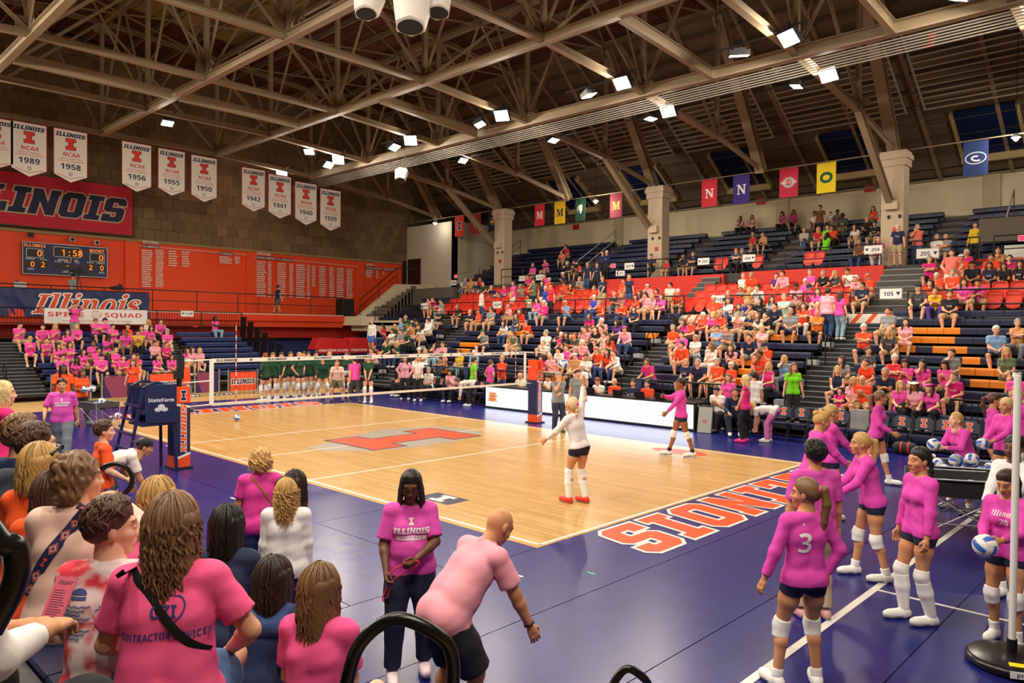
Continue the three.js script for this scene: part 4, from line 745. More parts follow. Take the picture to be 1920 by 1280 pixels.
function topGroups(J, o) {   // sleeve 0 none .. 1 elbow .. 2 wrist; hem: drop below hip
  const e = o.ease ?? 0.011, warp = o.wr ? wrink(o.wr, o.ph || 0) : undefined;
  const hemP = J.hip.clone().addScaledVector(J.U, -(o.hem ?? 0.08)), nk = J.neck.clone().addScaledVector(J.U2, o.neck ?? 0.012).addScaledVector(J.F, 0.02);
  const T = torsoPrims(J, e, { hang: o.hang ?? 0.008 }); const nn = J.U2.clone().addScaledVector(J.F, 0.35).normalize();
  const g = [{ k: 0.034, prims: T, warp, cuts: [planeAt(hemP, J.U.clone().negate()), planeAt(nk, nn)] }];
  const sl = o.sleeve ?? 0.55;
  for (const s of ['L', 'R']) {
    const q = J[s], am = J.am;
    T.push(cap(q.hj, lerpV(q.hj, q.kn, 0.3), 0.097 * J.w + e, 0.089 * J.w + e)); if (sl <= 0) continue;
    T.push(cap(q.sh, lerpV(q.sh, q.el, 0.2), 0.056 * am + e, 0.054 * am + e));
    const pr = []; let endP, endD;
    if (sl <= 1) { endP = lerpV(q.sh, q.el, sl); endD = q.el.clone().sub(q.sh).normalize(); pr.push(cap(q.sh, lerpV(q.sh, q.el, Math.min(1, sl + 0.2)), 0.056 * am + e, 0.052 * am + e + (o.flare ?? 0.012))); }
    else { const t = sl - 1; endP = lerpV(q.el, q.wr, t); endD = q.wr.clone().sub(q.el).normalize(); pr.push(cap(q.sh, q.el, 0.056 * am + e, 0.044 * am + e), cap(q.el, lerpV(q.el, q.wr, Math.min(1, t + 0.05)), 0.044 * am + e, 0.031 + e * 0.8)); }
    g.push({ k: 0.03, prims: pr, warp, cuts: [planeAt(endP, endD)] });
  }
  return g;
}
function legGroups(J, o) {   // len 0.35 spandex .. 0.8 shorts .. 2 trousers
  const e = o.ease ?? 0.014, w = J.w, warp = o.wr ? wrink(o.wr, 4) : undefined, top = J.hip.clone().addScaledVector(J.U, o.rise ?? 0.07);
  const T = torsoPrims(J, Math.min(e, 0.004)); const cutTop = planeAt(top, J.U);
  const core = { k: 0.034, prims: T, warp, cuts: [cutTop, planeAt(J.hip.clone().addScaledVector(J.U, -0.14), V3(0, -1, 0).lerp(J.U.clone().negate(), 0.5).normalize())] }, g = [core];
  for (const s of ['L', 'R']) {
    const q = J[s], pr = [], am = J.am, wide = o.wide || 0; T.push(cap(q.hj, lerpV(q.hj, q.kn, 0.2), 0.096 * w + e, 0.09 * w + e));
    let endP, endD;
    if (o.len <= 1) { endP = lerpV(q.hj, q.kn, o.len); endD = q.kn.clone().sub(q.hj).normalize(); const m = Math.min(1, o.len + 0.15); pr.push(cap(q.hj, lerpV(q.hj, q.kn, Math.min(0.45, m)), 0.096 * w + e, 0.084 * w + e + wide * 0.5)); if (m > 0.45) pr.push(cap(lerpV(q.hj, q.kn, 0.45), lerpV(q.hj, q.kn, m), 0.084 * w + e + wide * 0.5, (0.082 - 0.03 * (m - 0.45)) * w + e + wide)); }
    else { const t = o.len - 1; endP = lerpV(q.kn, q.an, t); endD = q.an.clone().sub(q.kn).normalize(); pr.push(cap(q.hj, lerpV(q.hj, q.kn, 0.45), 0.096 * w + e, 0.084 * w + e), cap(lerpV(q.hj, q.kn, 0.45), q.kn, 0.084 * w + e, 0.066 * am + e + wide * 0.5), cap(q.kn, lerpV(q.kn, q.an, 0.35).add(q.kn.clone().sub(lerpV(q.hj, q.an, 0.5)).normalize().multiplyScalar(-0.016)), 0.066 * am + e, 0.063 * am + e), cap(q.kn, lerpV(q.kn, q.an, Math.min(1.05, t + 0.05)), 0.066 * am + e + wide * 0.5, (o.cuff ?? 0.045) + e + wide)); }
    g.push({ k: 0.03, prims: pr, warp, cuts: [planeAt(endP, endD)] });
  }
  return g;
}
function shoeGroups(q) {
  const d = q.toe.clone().sub(q.heel).normalize(); const up = V3(0, 1, 0).addScaledVector(d, -d.y).normalize();
  const sole = planeAt(lerpV(q.heel, q.toe, 0.5).addScaledVector(up, -0.042), up.clone().negate());
  return [{ k: 0.03, prims: [cap(q.heel.clone().addScaledVector(d, 0.01), lerpV(q.heel, q.toe, 0.9), 0.045, 0.042), cap(lerpV(q.heel, q.toe, 0.5), q.toe.clone().addScaledVector(d, 0.022), 0.045, 0.034), cap(q.an.clone().add(V3(0, -0.02, 0)), lerpV(q.heel, q.toe, 0.25), 0.05, 0.046)], cuts: [sole, planeAt(q.an.clone().addScaledVector(up, 0.012), up)] }];
}
function sleeveTube(a, b, t0, t1, r0, r1) { const d = b.clone().sub(a).normalize(); return { k: 0.02, prims: t0 < 0.5 ? [cap(lerpV(a, b, t0 - 0.05), lerpV(a, b, 0.42), r0 + 0.008, r0 + 0.008), cap(lerpV(a, b, 0.42), lerpV(a, b, t1 + 0.05), r0 + 0.008, r1)] : [cap(lerpV(a, b, t0 - 0.05), lerpV(a, b, t1 + 0.05), r0, r1)], cuts: [planeAt(lerpV(a, b, t1), d), planeAt(lerpV(a, b, t0), d.clone().negate())] }; }
// ---------------------------------------------------------------- hair in head space
const hairCut = (f) => [0, -0.753, 0.658, -0.753 * 0.07 + 0.658 * 0.08 + f];
const strand = (a) => (x, y, z) => a * Math.sin(Math.atan2(x, z) * 34 + 6 * y / 0.1 + 2 * Math.sin(y * 60));
function hairGroups(h) {
  const t = h.t, e = h.e ?? 0.017, V = V3, g = [], w = strand(h.s ?? 0.0022), len = h.len ?? 0.28;
  const shell = [ell(V(0, 0.026, -0.016), 0.075 + e, 0.098 + e, 0.094 + e)];
  if (t === 'curly') { const wob = (x, y, z) => 0.011 * Math.sin(x * 95 + 2 * Math.sin(z * 60)) * Math.sin(y * 80 + 1.5 * Math.sin(x * 50)) * Math.sin(z * 90); g.push({ k: 0.02, prims: [ell(V(0, 0.03, -0.025), 0.1, 0.115, 0.11), ell(V(0, -0.05, -0.05), 0.095, 0.08, 0.075)], warp: wob, cuts: [[0, -0.55, 0.83, -0.55 * 0.07 + 0.83 * 0.078]] }); return g; }
  const hc = hairCut(h.f ?? 0.004); g.push({ k: 0.02, prims: shell, warp: (x, y, z) => { const q = (hc[3] - hc[1] * y - hc[2] * z) / 0.055; return w(x, y, z) + (q < 1 ? (1 - Math.max(0, q)) * e * 0.8 : 0); }, cutf: (x, y, z) => hc[1] * y + hc[2] * z - hc[3] + 0.004 * Math.sin(x * 140 + 1) + 0.003 * Math.sin(x * 310) + 1.4 * x * x - (z < 0.03 ? 0.004 : 0) });
  if (t === 'long' || t === 'bob') {
    const L = t === 'bob' ? 0.15 : len, pr = [];
    for (const s of [1, -1]) { pr.push(cap(V(s * 0.045, 0.03, -0.05), V(s * 0.052, -L * 0.75, -0.068), 0.056, 0.046), cap(V(s * 0.074, 0.05, -0.005), V(s * (h.open ? 0.095 : 0.08), -Math.min(L, 0.2), h.open ? 0.03 : -0.01), 0.026, 0.024)); }
    pr.push(cap(V(0, 0.01, -0.058), V(0, -L, -0.08), 0.068, 0.042)); g.push({ k: 0.03, prims: pr, warp: w });
  }
  if (t === 'pony') { const P = h.path || [[0, 0.055, -0.11], [0, 0.03, -0.165], [0, -0.08, -0.175], [0, -0.2, -0.15], [0, -0.3, -0.13]]; const pr = []; for (let i = 0; i + 1 < P.length; i++) { const r = [0.022, 0.032, 0.034, 0.026, 0.012]; pr.push(cap(A3(P[i]), A3(P[i + 1]), r[i], r[i + 1])); } g.push({ k: 0.015, prims: pr, warp: (x, y, z) => 0.003 * Math.sin(Math.atan2(x, z + 0.16) * 9 + y * 30) }); }
  if (t === 'braid') { const n = h.n || 7, pr = []; for (let i = 0; i < n; i++) { const y = -0.02 - i * 0.058; pr.push(ell(V((h.bx || 0) * i * 0.012, y + 0.04, -0.115 - 0.03 * Math.sin(Math.min(1, i / 2) * 1.5) + (h.bz || 0) * i * 0.012), 0.027 - i * 0.0015, 0.032, 0.027 - i * 0.0015)); } g.push({ k: 0.012, prims: pr, warp: (x, y, z) => 0.003 * Math.sin(x * 160 + y * 90) }); }
  if (t === 'bun') g.push({ k: 0.01, prims: [ell(V(0, 0.09, -0.1), 0.045, 0.042, 0.042)], warp: (x, y, z) => 0.005 * Math.sin(x * 120) * Math.sin(y * 110) });
  if (t === 'dreads') { for (let i = 0; i < 22; i++) { const a = -2.3 + 4.6 * (i / 21) + Math.PI, r = 0.084, x = Math.sin(a) * r, z = Math.cos(a) * r * 1.05 - 0.01, L = 0.2 + 0.1 * noise2(i, 3); g.push({ k: 0.008, prims: [cap(V(x * 0.85, 0.07, z * 0.85), V(x * 1.1, -0.03, z * 1.05), 0.014, 0.013), cap(V(x * 1.1, -0.03, z * 1.05), V(x * (1.35 + 0.2 * noise2(i, 5)), -L, z * 1.15), 0.012, 0.008)] }); } }
  return g;
}
// loose locks over the hair volume: tapered ribbons, one tone each
function lockGeo(h, sd) {
  const out = []; let s0 = sd * 7919 + 13; const R = () => { s0 = (s0 * 1664525 + 1013904223) >>> 0; return s0 / 4294967296; };
  const len = h.len ?? 0.28, N = h.n || 220;
  for (let i = 0; i < N; i++) {
    let phi = (R() * 2 - 1) * Math.PI; const th0 = 0.1 + R() * 0.9; const face = 0.95; if (Math.abs(phi) < face) phi = Math.sign(phi || 1) * (face + R() * 0.5);
    if (h.t === 'short') { phi = (R() * 2 - 1) * Math.PI; const mx = Math.abs(phi) < 1 ? 0.72 : Math.abs(phi) < 1.7 ? 1.15 : 1.75, a0 = R() * mx * 0.75, a1 = Math.min(mx + 0.1, a0 + 0.5), q = []; for (let k = 0; k < 13; k++) { const th = a0 + (a1 - a0) * k / 12, r = 0.013 + (h.e ?? 0.017) * 0.6 + 0.006 * Math.sin(k / 12 * 3), ph = phi + 0.12 * Math.sin(k * 0.4 + i); q.push(V3(Math.sin(th) * Math.sin(ph) * (0.074 + r), 0.026 + Math.cos(th) * (0.096 + r), -0.016 + Math.sin(th) * Math.cos(ph) * (0.092 + r))); } ribbon(q, 0.004 + R() * 0.005); continue; }
    const lift = 0.003 + R() * 0.011, L = len * (0.55 + 0.5 * R()), wv = (h.wave ?? 0.006) * (0.5 + R()), ph = R() * 6.28, frq = 18 + R() * 14, pts = [], n = 13;
    for (let k = 0; k < n; k++) {
      const s = k / (n - 1); let p;
      const th1 = 1.75; if (s < 0.4) { const th = th0 + (th1 - th0) * s / 0.4; p = V3(Math.sin(th) * Math.sin(phi) * (0.084 + lift), 0.026 + Math.cos(th) * (0.106 + lift), -0.016 + Math.sin(th) * Math.cos(phi) * (0.103 + lift)); }
      else { const t = (s - 0.4) / 0.6, q = pts[4]; p = V3(q.x * (1 + 0.02 * t) + wv * Math.sin(t * frq * L * 3 + ph), q.y - L * t - 0.01, q.z * (1 + 0.04 * t) + wv * Math.cos(t * frq * L * 3 + ph) - 0.01 * t); }
      pts.push(p);
    }
    ribbon(pts, 0.0045 + R() * 0.006);
  }
  function ribbon(pts, w0) { const n = pts.length, P = [], I = [];
    for (let k = 0; k < n; k++) {
      const a = pts[Math.max(0, k - 1)], b = pts[Math.min(n - 1, k + 1)], d = b.clone().sub(a).normalize(), nrm = V3(pts[k].x, Math.max(0, pts[k].y), pts[k].z + 0.016).normalize(), tx = d.clone().cross(nrm).normalize(), w = w0 * Math.sin(Math.min(1, 0.15 + k / (n - 1)) * 2.9) + 0.001;
      for (const [u, v] of [[-1, 0], [0, 0.55], [1, 0], [0, -0.4]]) { const q = pts[k].clone().addScaledVector(tx, u * w).addScaledVector(nrm, v * w); P.push(q.x, q.y, q.z); }
    }
    for (let k = 0; k + 1 < n; k++) for (let c = 0; c < 4; c++) { const a = k * 4 + c, b = k * 4 + (c + 1) % 4; I.push(a, b, a + 4, b, b + 4, a + 4); }
    const g = new THREE.BufferGeometry(); g.setAttribute('position', new THREE.Float32BufferAttribute(P, 3)); g.setIndex(I); g.computeVertexNormals(); const t = 0.72 + 0.6 * R(); out.push(whiten(g, [t, t * (0.97 + 0.06 * R()), t]));
  }
  return out;
}
// ---------------------------------------------------------------- skin, hair tones
const SKIN = { light: 0xe2a583, fair: 0xecb898, tan: 0xcf9268, brown: 0x9a6240, dark: 0x6b4430 };
const HAIR = { black: 0x14110f, dark: 0x2b1d15, brown: 0x53372a, lbrown: 0x7c5a3c, blond: 0xc29a5c, lblond: 0xdcc08a, gray: 0x9a968e, white: 0xd8d4ca, red: 0x8a4326 };
const skinM = (c) => mat(SKIN[c] ?? c, 0.55, { vertexColors: true }), hairM = (c) => mat(HAIR[c] ?? c, 0.5, { vertexColors: true }), cloth = (c) => mat(c, 0.82);
function headMatrix(J) { const s = J.P.headScale || 1.05; return new THREE.Matrix4().compose(J.headC, new THREE.Quaternion().setFromEuler(J.headRot), V3(s, s, s)); }
function handMatrix(q, side, palm, J) {
  const y = (q.fdir || q.wr.clone().sub(q.el)).clone().normalize(); let z = palm.clone().addScaledVector(y, -palm.dot(y)); if (z.length() < 1e-3) z = V3(0, 0, 1); z.normalize(); const x = y.clone().cross(z);
  return new THREE.Matrix4().makeBasis(side === 'L' ? x.clone().negate() : x, y, z).setPosition(q.wr.clone().addScaledVector(y, 0.004));
}
function flipIfMirrored(g, m) { if (m.determinant() < 0) { const a = g.index.array; for (let i = 0; i < a.length; i += 3) { const t = a[i]; a[i] = a[i + 1]; a[i + 1] = t; } } return g; }
function place(g, m) { const c = g.clone(); c.applyMatrix4(m); return flipIfMirrored(c, m); }
// build the geometries of one figure
function figure(P, o) {
  const J = skeleton(P), cell = o.cell || 0.013, hc = o.hcell || Math.min(cell, 0.006), fc = o.fcell || 0.0045;
  const list = [whiten(netMesh(bodyGroups(J), cell)), place(headGeo(hc, !!o.smile), headMatrix(J))];
  for (const s of ['L', 'R']) { const palm = A3(P['palm' + s] || [s === 'L' ? -1 : 1, 0, 0.2]); J[s].fdir = P['fingers' + s] ? A3(P['fingers' + s]) : null; list.push(place(handGeo(P['curl' + s] ?? 0.45, fc, P['spread' + s] ?? 0.02), handMatrix(J[s], s, palm, J))); }
  return { J, body: joinColored(list) };
}
function hairGeo(J, h, sd = 1) {
  const parts = [whiten(netMesh(hairGroups(h), h.cell || 0.006))]; if (h.locks) parts.push(...lockGeo(h, sd));
  return place(joinColored(parts), headMatrix(J));
}
const people = [];
// a hero: person with own pose; pos on the floor, rel = facing relative to the camera (0 towards it, 90 to the right of the picture, 180 away)
function person(o) {
  const P = o.pose, { J, body } = figure(P, o), sc = (o.h || 1.75) / 1.75;
  const t = thing('person', o.label, 'person', [o.at.x, o.at.y, o.at.z], (o.yaw !== undefined ? o.yaw : 43.8 + (o.rel || 0)) * Math.PI / 180, o.group); t.scale.setScalar(sc);
  const cell = o.cell || 0.013; t.userData.J = undefined;
  obj('body', body, skinM(o.skin || 'light'), t);
  let shirt;
  if (o.top) { shirt = obj(o.top.name || 'shirt', netMesh(topGroups(J, o.top), cell), o.top.m || cloth(o.top.c), t); if (o.top.c2) obj('shirt_panel', netMesh(topGroups(J, { ...o.top, ease: (o.top.ease ?? 0.011) + 0.003, ...o.top.o2 }), cell), cloth(o.top.c2), t); }
  if (o.legs) obj(o.legs.name || (o.legs.len > 1 ? 'trousers' : 'shorts'), netMesh(legGroups(J, o.legs), cell), cloth(o.legs.c), t);
  if (o.shoe !== undefined) for (const s of ['L', 'R']) { const gs = shoeGroups(J[s]), q = obj('shoe', netMesh(gs, Math.min(cell, 0.009)), mat(o.shoe, 0.5), t), c = gs[0].cuts[0]; obj('sole', netMesh([{ k: 0.03, prims: gs[0].prims.slice(0, 2).map((p) => { const r = p.slice(); r[7] += 0.005; r[8] += 0.005; return r; }), cuts: [c, [-c[0], -c[1], -c[2], 0.02 - c[3]]] }], Math.min(cell, 0.008)), mat(o.sole ?? 0x7c8494, 0.6), q); if (o.pad !== undefined) { const f = J[s], d = f.toe.clone().sub(f.heel).normalize(), sd = V3(0, 1, 0).cross(d).normalize(), at = (u, y, k) => lerpV(f.heel, f.toe, u).addScaledVector(sd, k * 0.046).add(V3(0, y, 0)); for (const k of [1, -1]) obj('shoe_stripe', tube([at(0.78, -0.012, k * 0.92), at(0.55, -0.02, k * 1.03), at(0.25, 0.012, k)], 0.0045, 10, 5), mat(0x1c2448, 0.5), q); obj('laces', [0, 1, 2, 3].map((i) => rod(at(0.5 + i * 0.1, 0.042 - i * 0.006, 0.45), at(0.53 + i * 0.1, 0.042 - i * 0.006, -0.45), 0.004, 5)), mat(0xc8ccd4, 0.7), q); } }
  if (o.sock !== undefined) for (const s of ['L', 'R']) obj('sock', netMesh([sleeveTube(J[s].kn, J[s].an, o.sockTop ?? 0.72, 1.0, (o.sockTop ?? 0.72) < 0.5 ? 0.062 : 0.05, 0.047)], Math.min(cell, 0.009)), cloth(o.sock), t);
  if (o.pad !== undefined) for (const s of ['L', 'R']) { const q = J[s]; obj('knee_pad', netMesh([{ k: 0.02, prims: [cap(lerpV(q.hj, q.kn, 0.83), q.kn, 0.068, 0.069), cap(q.kn, lerpV(q.kn, q.an, 0.28), 0.069, 0.065)], cuts: [planeAt(lerpV(q.kn, q.an, 0.24), q.an.clone().sub(q.kn).normalize()), planeAt(lerpV(q.hj, q.kn, 0.86), q.hj.clone().sub(q.kn).normalize())] }], Math.min(cell, 0.009)), cloth(o.pad), t); }
  if (o.hair) obj('hair', hairGeo(J, o.hair, people.length + 1), hairM(o.hair.c), t);
  if (o.tie) { const g = new THREE.TorusGeometry(0.022, 0.012, 8, 14); g.translate(...(o.tieAt || [0, 0.05, -0.118])); g.applyMatrix4(headMatrix(J)); obj('hair_tie', g, cloth(o.tie), t); }
  if (o.hat) hatGeo(J, o.hat, t);
  if (o.glasses) { const L = []; for (const s of [1, -1]) { const r = new THREE.TorusGeometry(0.02, 0.0022, 6, 20); r.scale(1.15, 0.95, 1); r.translate(s * 0.031, 0.004, 0.099); L.push(r, rod(V3(s * 0.053, 0.006, 0.096), V3(s * 0.078, 0.008, 0.0), 0.002, 5)); } L.push(rod(V3(-0.009, 0.007, 0.101), V3(0.009, 0.007, 0.101), 0.002, 5)); const g = mergeGeometries(L.map(clean)); g.applyMatrix4(headMatrix(J)); obj('glasses', g, M.dark, t); }
  t.updateMatrixWorld(true); people.push(t);
  if (o.px) { const q = t.localToWorld(J.headC.clone()), p = onY(o.px[0], o.px[1], q.y); t.position.x += p.x - q.x; t.position.z += p.z - q.z; t.updateMatrixWorld(true); }   // stand where the head is seen
  return { t, J, shirt };
}
function hatGeo(J, hat, t) {
  const L = [], d = new THREE.SphereGeometry(0.101, 20, 10, 0, Math.PI * 2, 0, Math.PI / 2); d.scale(0.92, 0.95, 1.06); d.translate(0, 0.042, -0.014); L.push(d);
  if (hat.brim === 'wide') { const b = new THREE.CylinderGeometry(0.17, 0.17, 0.008, 28); const p = b.attributes.position; for (let i = 0; i < p.count; i++) p.setY(i, p.getY(i) + 2.2 * p.getX(i) * p.getX(i)); b.translate(0, 0.05, -0.01); L.push(b); }
  else { const b = new THREE.CylinderGeometry(0.078, 0.078, 0.008, 18, 1, false, -Math.PI / 2, Math.PI); b.scale(1, 1, 1.2); b.rotateX(0.12); b.rotateY(hat.back ? Math.PI : 0); b.translate(0, 0.05, hat.back ? -0.09 : 0.07); L.push(b); }
  const g = mergeGeometries(L.map(clean)); g.computeVertexNormals(); g.applyMatrix4(headMatrix(J)); obj('cap', g, cloth(hat.c), t);
}
// ================================================================ CROWD: shared figures, one object per spectator
const SIT = { hip: [0, 0.51, -0.02], footL: [0.13, 0, 0.4], footR: [-0.13, 0, 0.4], kneeL: [0.25, 1, 0.3], kneeR: [-0.25, 1, 0.3], handL: [0.09, 0.66, 0.28], handR: [-0.07, 0.67, 0.3], curlL: 0.6, curlR: 0.6, palmL: [0, -1, 0], palmR: [0, -1, 0] };
const POSES = {
  lap: { ...SIT, lean: 0.06, look: 0.2 },
  knees: { ...SIT, lean: 0.3, handL: [0.17, 0.62, 0.42], handR: [-0.17, 0.62, 0.42], look: -0.25, nod: -0.1 },
  fold: { ...SIT, lean: -0.02, handL: [-0.11, 0.86, 0.19], handR: [0.12, 0.83, 0.19], elbowL: [1, -0.6, 0.2], elbowR: [-1, -0.6, 0.2], look: 0.3 },
  chin: { ...SIT, lean: 0.22, handR: [-0.02, 1.1, 0.22], elbowR: [-0.6, -1, 0.3], handL: [0.1, 0.66, 0.3], look: -0.35, curlR: 1, palmR: [0, 0.3, -1], fingersR: [0, 1, -0.2] },
  phone: { ...SIT, lean: 0.16, nod: 0.4, handL: [0.06, 0.83, 0.27], handR: [-0.05, 0.83, 0.27], palmL: [-0.3, 0.7, -0.4], palmR: [0.3, 0.7, -0.4] },
  cross: { ...SIT, lean: 0.04, footR: [0.2, 0.2, 0.42], kneeR: [0.2, 1, 0.4], footL: [0.06, 0, 0.36], look: 0.45 },
  fwd: { ...SIT, lean: 0.42, nod: -0.25, handL: [0.02, 0.72, 0.45], handR: [-0.02, 0.72, 0.45], look: -0.1 },
  turn: { ...SIT, lean: 0.05, twist: 0.3, look: -0.6 },
  stand: { footL: [0.11, 0, 0.02], footR: [-0.11, 0, -0.02], look: 0.2, handL: [0.28, 0.8, 0.05], handR: [-0.28, 0.8, 0.05] },
  hipsy: { footL: [0.14, 0, 0.04], footR: [-0.14, 0, 0], handL: [0.19, 0.98, 0.04], handR: [-0.19, 0.98, 0.04], elbowL: [1, 0, -0.5], elbowR: [-1, 0, -0.5], look: -0.2 },
  think: { footL: [0.12, 0, 0.03], footR: [-0.12, 0, 0], handR: [-0.03, 1.44, 0.16], elbowR: [-0.7, -1, 0.3], handL: [-0.08, 1.1, 0.22], curlR: 1, palmR: [0, 0, -1], fingersR: [0, 1, 0] },
  front: { footL: [0.12, 0, 0.03], footR: [-0.12, 0, 0], handL: [0.05, 0.88, 0.2], handR: [-0.05, 0.88, 0.2], look: 0.1, nod: 0.05 },
  ready: { hip: [0, 0.86, -0.08], lean: 0.32, footL: [0.22, 0, 0.05], footR: [-0.22, 0, 0.02], handL: [0.25, 0.85, 0.3], handR: [-0.25, 0.85, 0.3], nod: -0.2 },
  walk: { footL: [0.08, 0, 0.22], footR: [-0.08, 0, -0.24, 0, 0.35], handL: [0.26, 0.85, -0.12], handR: [-0.26, 0.88, 0.18], lean: 0.06 },
  bend: { hip: [0, 0.88, -0.15], lean: 1.35, footL: [0.12, 0, 0.02], footR: [-0.12, 0, 0.02], handL: [0.1, 0.22, 0.38], handR: [-0.1, 0.22, 0.38], nod: 0.3 },
  reach: { footL: [0.11, 0, 0.06], footR: [-0.11, 0, -0.04], handL: [0.14, 1.62, 0.2], handR: [-0.1, 1.6, 0.22], elbowL: [1, -0.4, 0.2], elbowR: [-1, -0.4, 0.2], palmL: [-1, 0, 0], palmR: [1, 0, 0] },
};
const figCache = new Map();
function fig(pose, fem, big) {
  const key = pose + fem + big; if (figCache.has(key)) return figCache.get(key);
  const P = { ...POSES[pose], fem, build: big ? 1.2 : fem ? 0.95 : 1.04 }, { J, body } = figure(P, { cell: 0.017, hcell: 0.0085, fcell: 0.0065 });
  const f = { J, body, parts: new Map() }; figCache.set(key, f);
  f.get = (k, make) => { if (!f.parts.has(k)) f.parts.set(k, make()); return f.parts.get(k); };
  return f;
}
const TOPS = { short: { sleeve: 0.6 }, long: { sleeve: 1.95 }, none: { sleeve: 0 } }, LEGS = { shorts: { len: 0.85, ease: 0.016, wide: 0.012 }, trousers: { len: 1.96, ease: 0.012, wide: 0.008 }, spandex: { len: 0.32, ease: 0.009 } };
const CLOTH = { pk: ['hot pink', 0xf04fae], lp: ['pale pink', 0xf0a8b8], mg: ['magenta', 0xd8217e], or: ['orange', 0xf0481c], ob: ['bright orange', 0xff7a10], wh: ['white', 0xeceae4], cr: ['cream', 0xead6c8], nv: ['navy', 0x1a2348], gy: ['grey', 0x8b8f92], bk: ['black', 0x15161a], bl: ['light blue', 0x7fa8d8], rb: ['royal blue', 0x2d3fae], gn: ['dark green', 0x17472f], g2: ['olive green', 0x5f7053], lg: ['lime green', 0x7fe01c], rd: ['red', 0xcf2230], yl: ['yellow', 0xe6c02a], pu: ['purple', 0x5a2a80], tn: ['tan', 0xc9925c], co: ['coral', 0xf07866], te: ['mint', 0xa8d8cc], br: ['brown', 0x6b4a2e], pd: ['pale checked', 0xb4aca4], dg: ['dark grey', 0x4a4f52] };
const BOT = { s: ['khaki shorts', 'shorts', 0xb5a27c], j: ['blue jeans', 'trousers', 0x35507e], J: ['pale jeans', 'trousers', 0x8fb0c2], k: ['black trousers', 'trousers', 0x16171c], n: ['navy shorts', 'shorts', 0x1c2440], w: ['white trousers', 'trousers', 0xe6e0d4], g: ['grey trousers', 'trousers', 0x7d8287], b: ['black shorts', 'shorts', 0x141519], p: ['denim shorts', 'spandex', 0x4d6690], G: ['grey shorts', 'shorts', 0x8a9095], u: ['purple leggings', 'trousers', 0x5a3a9a], B: ['blue shorts', 'shorts', 0x3a6cc0] };
const HC = { b: 'black', d: 'dark', n: 'brown', l: 'lbrown', y: 'blond', w: 'lblond', g: 'gray', W: 'white', r: 'red' }, HN = { b: 'black', d: 'dark', n: 'brown', l: 'light brown', y: 'blond', w: 'pale blond', g: 'grey', W: 'white', r: 'red' };
const scribble = (col) => mat(0xffffff, 0.8, { transparent: true, map: canvasTex(96, 64, (c, w, h) => { c.clearRect(0, 0, w, h); c.fillStyle = c.strokeStyle = col; for (let k = 0; k < 9; k++) c.fillRect(12 + k * 8.2, 16 + noise2(k, 2) * 6, 5, 14 - noise2(k, 5) * 5); c.lineWidth = 4; c.beginPath(); c.moveTo(10, 44); c.quadraticCurveTo(48, 54, 88, 38); c.stroke(); }) });
const printDark = scribble('#4a2458'), printPale = scribble('#efe6dc');
function chestPatch(f, geo) {   // chest print lying on the shirt
  const m = new THREE.Mesh(geo), rc = new THREE.Raycaster(), J = f.J, P = [], UV = [], I = [], c = J.chest.clone().addScaledVector(J.U2, -0.02); m.updateMatrixWorld();
  for (let j = 0; j <= 4; j++) for (let i = 0; i <= 6; i++) { const p = c.clone().addScaledVector(J.S, (i / 6 - 0.5) * -0.2 * -1).addScaledVector(J.U2, (j / 4 - 0.5) * 0.13); rc.set(p.clone().addScaledVector(J.F, 0.4), J.F.clone().negate()); const h = rc.intersectObject(m)[0], q = (h && h.distance > 0.18 ? h.point : p.addScaledVector(J.F, 0.12)).clone().addScaledVector(J.F, 0.005); P.push(q.x, q.y, q.z); UV.push(i / 6, j / 4); if (i < 6 && j < 4) { const a = j * 7 + i; I.push(a, a + 1, a + 8, a, a + 8, a + 7); } }
  const g = new THREE.BufferGeometry(); g.setAttribute('position', new THREE.Float32BufferAttribute(P, 3)); g.setAttribute('uv', new THREE.Float32BufferAttribute(UV, 2)); g.setIndex(I); g.computeVertexNormals(); return g;
}
